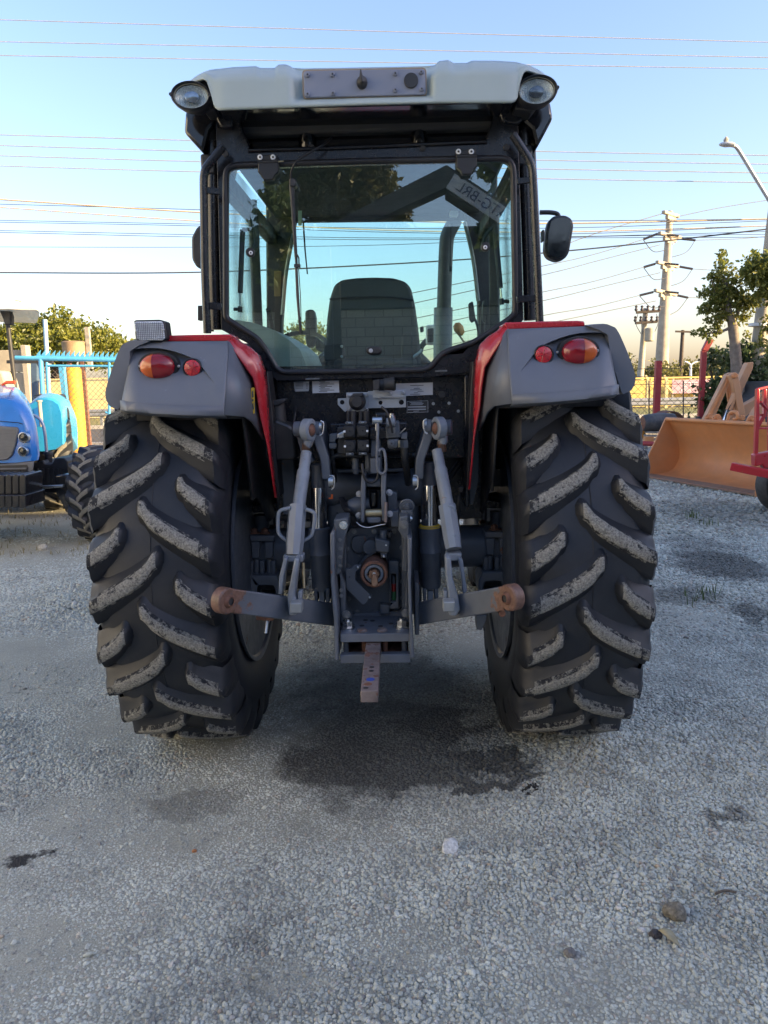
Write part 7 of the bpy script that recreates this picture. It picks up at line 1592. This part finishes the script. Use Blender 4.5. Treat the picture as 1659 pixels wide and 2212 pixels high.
for right in (False, True):
    fp = fender_part(vs, fs, 'fender_panel', M['fender'], right, thick=.008, smooth=32)
    # lower lip and inner facet, one sheet
    c = [at(494, 738, fsurf(494, 738)), at(483, 896.5, fsurf(483, 897)), at(531, 795, -.54), at(547, 816, -.52), at(561, 888, -.50), at(568, 950, -.48), at(545, 912, -.56), at(528, 900, -.62)]
    fender_part([c[0], c[2], c[3], c[4], c[5], c[6], c[7], c[1]], [(0, 1, 2, 7), (2, 3, 6, 7), (3, 4, 5, 6)], 'inner_facet', M['fender'], right, thick=.008, smooth=20)
    lipo = [at(u, v, fsurf(u, v)-.004) for u, v in [(262, 884)]+fbot[1:5]]; lipi = [p_+Vector((0, .05, -.012)) for p_ in lipo]; lipu = [p_+Vector((0, 0, .032)) for p_ in lipo]; n = len(lipo)
    fender_part(lipu+lipo+lipi, [(i, i+1, n+i+1, n+i) for i in range(n-1)]+[(n+i, n+i+1, 2*n+i+1, 2*n+i) for i in range(n-1)], 'fender_lip', M['fender'], right, thick=.006, smooth=25)
    # red body: top strip and inner band
    rt = [(330, 739), (330, 727), (345, 725), (420, 723), (497, 722), (502, 726), (494, 738)]
    fprism(rt, -.585, -.45, 'fender_top', M['red'], right, bev=.006)
    band_o = [(497, 722), (516, 739), (536, 750), (556, 768), (567, 800), (573, 850), (577, 905), (582, 960), (597, 1075)]
    band_i = [(491, 737), (509, 763), (532, 795), (547, 816), (556, 855), (563, 900), (572, 935), (579, 965), (595, 1075)]
    A_o = [at(u, v, -.53+.10*i/8) for i, (u, v) in enumerate(band_o)]; A_i = [at(u, v, -.60+.10*i/8) for i, (u, v) in enumerate(band_i)]; n = len(A_o)
    back = [p_+Vector((.0, .05, 0)) for p_ in A_o]
    fender_part(A_i+A_o+back, [(i, i+1, n+i+1, n+i) for i in range(n-1)]+[(n+i, n+i+1, 2*n+i+1, 2*n+i) for i in range(n-1)], 'fender_body', M['red'], right, thick=.006, smooth=40)
    band_k = [(577, 800), (584, 850), (592, 930), (604, 1075), (598, 1075), (585, 980), (576, 903), (570, 845)]
    fprism(band_k, -.42, -.3, 'fender_seal', M['rubseal'], right, bev=.003)
    # outer flare
    fl = rnd([(325, 735), (308, 733), (283, 733), (264, 742), (256, 757), (248, 778), (239, 803), (231, 828), (226, 850), (228, 866), (236, 880), (254, 888), (258, 884), (264, 860), (272, 830), (279, 795), (281, 757), (300, 745)], 4)
    l = [at(u, v, -.63) for u, v in fl]; secs = []; ctr = sum(l, Vector())/len(l)
    n = len(l); W_ = []
    for y, k, dz in ((-.63, .97, 0), (-.60, 1, 0), (-.3, 1.0, .015), (.05, 1.0, .02), (.4, 1.0, -.04), (.75, 1.0, -.25), (.95, 1.0, -.5)): W_ += [Vector((ctr.x+(q.x-ctr.x)*k, y, ctr.z+(q.z-ctr.z)*k+dz)) for q in l]
    S_ = 7
    fender_part(W_, [tuple(range(n)), tuple(reversed(range((S_-1)*n, S_*n)))]+[(i*n+j, i*n+(j+1) % n, (i+1)*n+(j+1) % n, (i+1)*n+j) for i in range(S_-1) for j in range(n)], 'fender_flare', M['fender'], right, smooth=45)
    # shell over the tyre
    pr = [(-.55, 1.50), (-.52, 1.70), (-.44, 1.765), (-.2, 1.80), (.1, 1.81), (.42, 1.76), (.7, 1.60), (.92, 1.30), (1.0, 1.1)]
    xo, xi = -.90, -.49
    V = [Vector((xo, y+.02, z-.03)) for y, z in pr]+[Vector((xi, y+.02, z-.03)) for y, z in pr]+[Vector((xi+.02, y+.02, 1.0 if y > -.3 else 1.15)) for y, z in pr]; n = len(pr)
    fender_part(V, [(i, i+1, n+i+1, n+i) for i in range(n-1)]+[(n+i, n+i+1, 2*n+i+1, 2*n+i) for i in range(n-1)], 'fender_shell', M['matte'], right, thick=.01, smooth=40)
    # lamps
    fy = fsurf(342, 792)+.012
    def fe(u, v, y): p_ = at(u, v, y); return mirx(p_) if right else p_
    def disc(u, v, y0, prof, name, mtl, sx, sz, par=tr, half_=None, n=40):
        c_ = fe(u, v, y0); q = pxm(y0); mb = MB()
        return mb.lathe([(t, r*q) for t, r in prof], c_, (0, -1, 0), n, sx=sx, sz=sz).build(name, mtl, par, smooth=45)
    hs_ = disc(343, 791, fy, [(-.05, 44), (.004, 45), (.010, 43), (.010, 39)], 'tail_lamp_base', M['matte'], 1.0, .70)
    c_ = fe(342, 792, fy-.006); q = pxm(fy)
    for nm, mtl, lo, hi in (('indicator_lens', M['amber'], -1, -.16), ('tail_lens', M['redlens'], -.16, 1)):
        mb = MB(); V = []; nu, nv_ = 18, 16
        for i in range(nu+1):
            a = lo+(hi-lo)*i/nu; h = sqrt(max(0, 1-a*a))
            for j in range(nv_+1):
                b = -1+2*j/nv_; dome = sqrt(max(0, 1-min(1, a*a+(b*h)**2)))
                V.append(Vector((a*38*q, -.010-.034*dome, b*h*27.5*q)))
        V = [Vector((-p_.x if right else p_.x, p_.y, p_.z))+c_ for p_ in V]
        mb.add(V, [(i*(nv_+1)+j, i*(nv_+1)+j+1, (i+1)*(nv_+1)+j+1, (i+1)*(nv_+1)+j) for i in range(nu) for j in range(nv_)]); mb.build(nm, mtl, hs_, smooth=60)
    V = [Vector((-.16*38*q+(.0012 if k else -.0012), -.011-.0345*sqrt(max(0, 1-.0256-(b*.987)**2)), b*.987*27.5*q)) for k in (0, 1) for b in np.linspace(-1, 1, 17)]
    V = [Vector((-p_.x if right else p_.x, p_.y, p_.z))+c_ for p_ in V]
    MB().add(V, [(j, j+1, 17+j+1, 17+j) for j in range(16)]).build('lens_divider', M['redlens'], hs_, smooth=0)
    for uu in (303, 387): disc(uu, 791, fy-.012, [(0, 3.2), (.006, 3.2), (.008, 2.0), (.008, 0)], 'lamp_screw', M['steel'], 1, 1, hs_, n=14)
    fy2 = fsurf(416, 795)+.006
    rf = disc(416, 795, fy2, [(-.03, 21), (.004, 21.5), (.008, 19.5), (.006, 18)], 'reflector_base', M['matte'], 1, 1); 
    disc(416, 795, fy2-.004, [(0, 17.5), (.006, 17.2), (.008, 16), (.008, 0)], 'red_reflector', M['reflector'], 1, 1, rf)
    for a_ in range(6):
        c2 = fe(416, 795, fy2-.0125); d2 = Vector((cos(a_*pi/3+.3), 0, sin(a_*pi/3+.3)))*16*q; MB().tube([c2+d2*.12, c2+d2], .0008, 4).build('reflector_line', M['redlens'], rf)
    # side repeater on the edge
    V_ = fe(281, 777, -.60); MB().lathe([(-.016, .0), (-.012, .028), (.006, .034), (.006, 0)], V_, (-1 if right else 1, .1, 0), 20, sx=.55).build('side_repeater', M['matte'], tr, smooth=45)
# warning sticker, flood lamp on the left fender only
T([(542, 838), (549, 837), (550, 893), (544, 895)], -.56, -.556, 'warning_sticker', M['yellow'], .0005)
mb = MB(); mb.pp([(544, 862), (547.5, 862), (547.5, 867), (544, 867)], -.562, -.56); mb.pp([(544, 846), (547, 843), (548, 858), (544.5, 859)], -.562, -.56); mb.pp([(545, 872), (547.5, 870), (548.5, 884), (546, 885)], -.562, -.56); mb.build('sticker_print', M['print'], tr, smooth=0)
fy = -.62
lmp = T(rnd([(288, 694), (292, 691), (345, 690), (356, 694), (361, 732), (352, 737), (300, 738), (292, 733)], 4), fy, fy+.07, 'flood_lamp', M['matte'], .008)
T(rnd([(289, 697), (293, 695), (349, 694), (352, 698), (356, 731), (351, 735), (301, 735), (296, 731)], 4), fy-.006, fy+.0, 'flood_lens', mat('flood lens', (.80, .82, .86), .2, metal=.1, var=.2, vs=40), .002, lmp)
mb = MB()
for i in range(15): u0 = 293+i*4.0; mb.pp([(u0+.0, 696), (u0+.8, 696), (u0+3.0, 734), (u0+2.2, 734)], fy-.009, fy-.005)
for i in range(8): v0 = 699+i*4.6; mb.pp([(291+i*.6, v0), (352+i*.5, v0-.5), (352+i*.5, v0+.3), (291+i*.6, v0+.8)], fy-.009, fy-.005)
mb.build('lens_ribs', mat('lens rib', (.42, .44, .50), .2, metal=.6), lmp, smooth=0)
for u, v in ((294, 715), (352, 712)): cylp(u, v, fy-.012, fy-.006, 2.8, 'screw', M['steel'], lmp)
T([(322, 738), (352, 737), (346, 745), (330, 745)], fy+.01, fy+.05, 'lamp_foot', M['matte'], .004)

# everything left un-named for its look keeps only its name; done
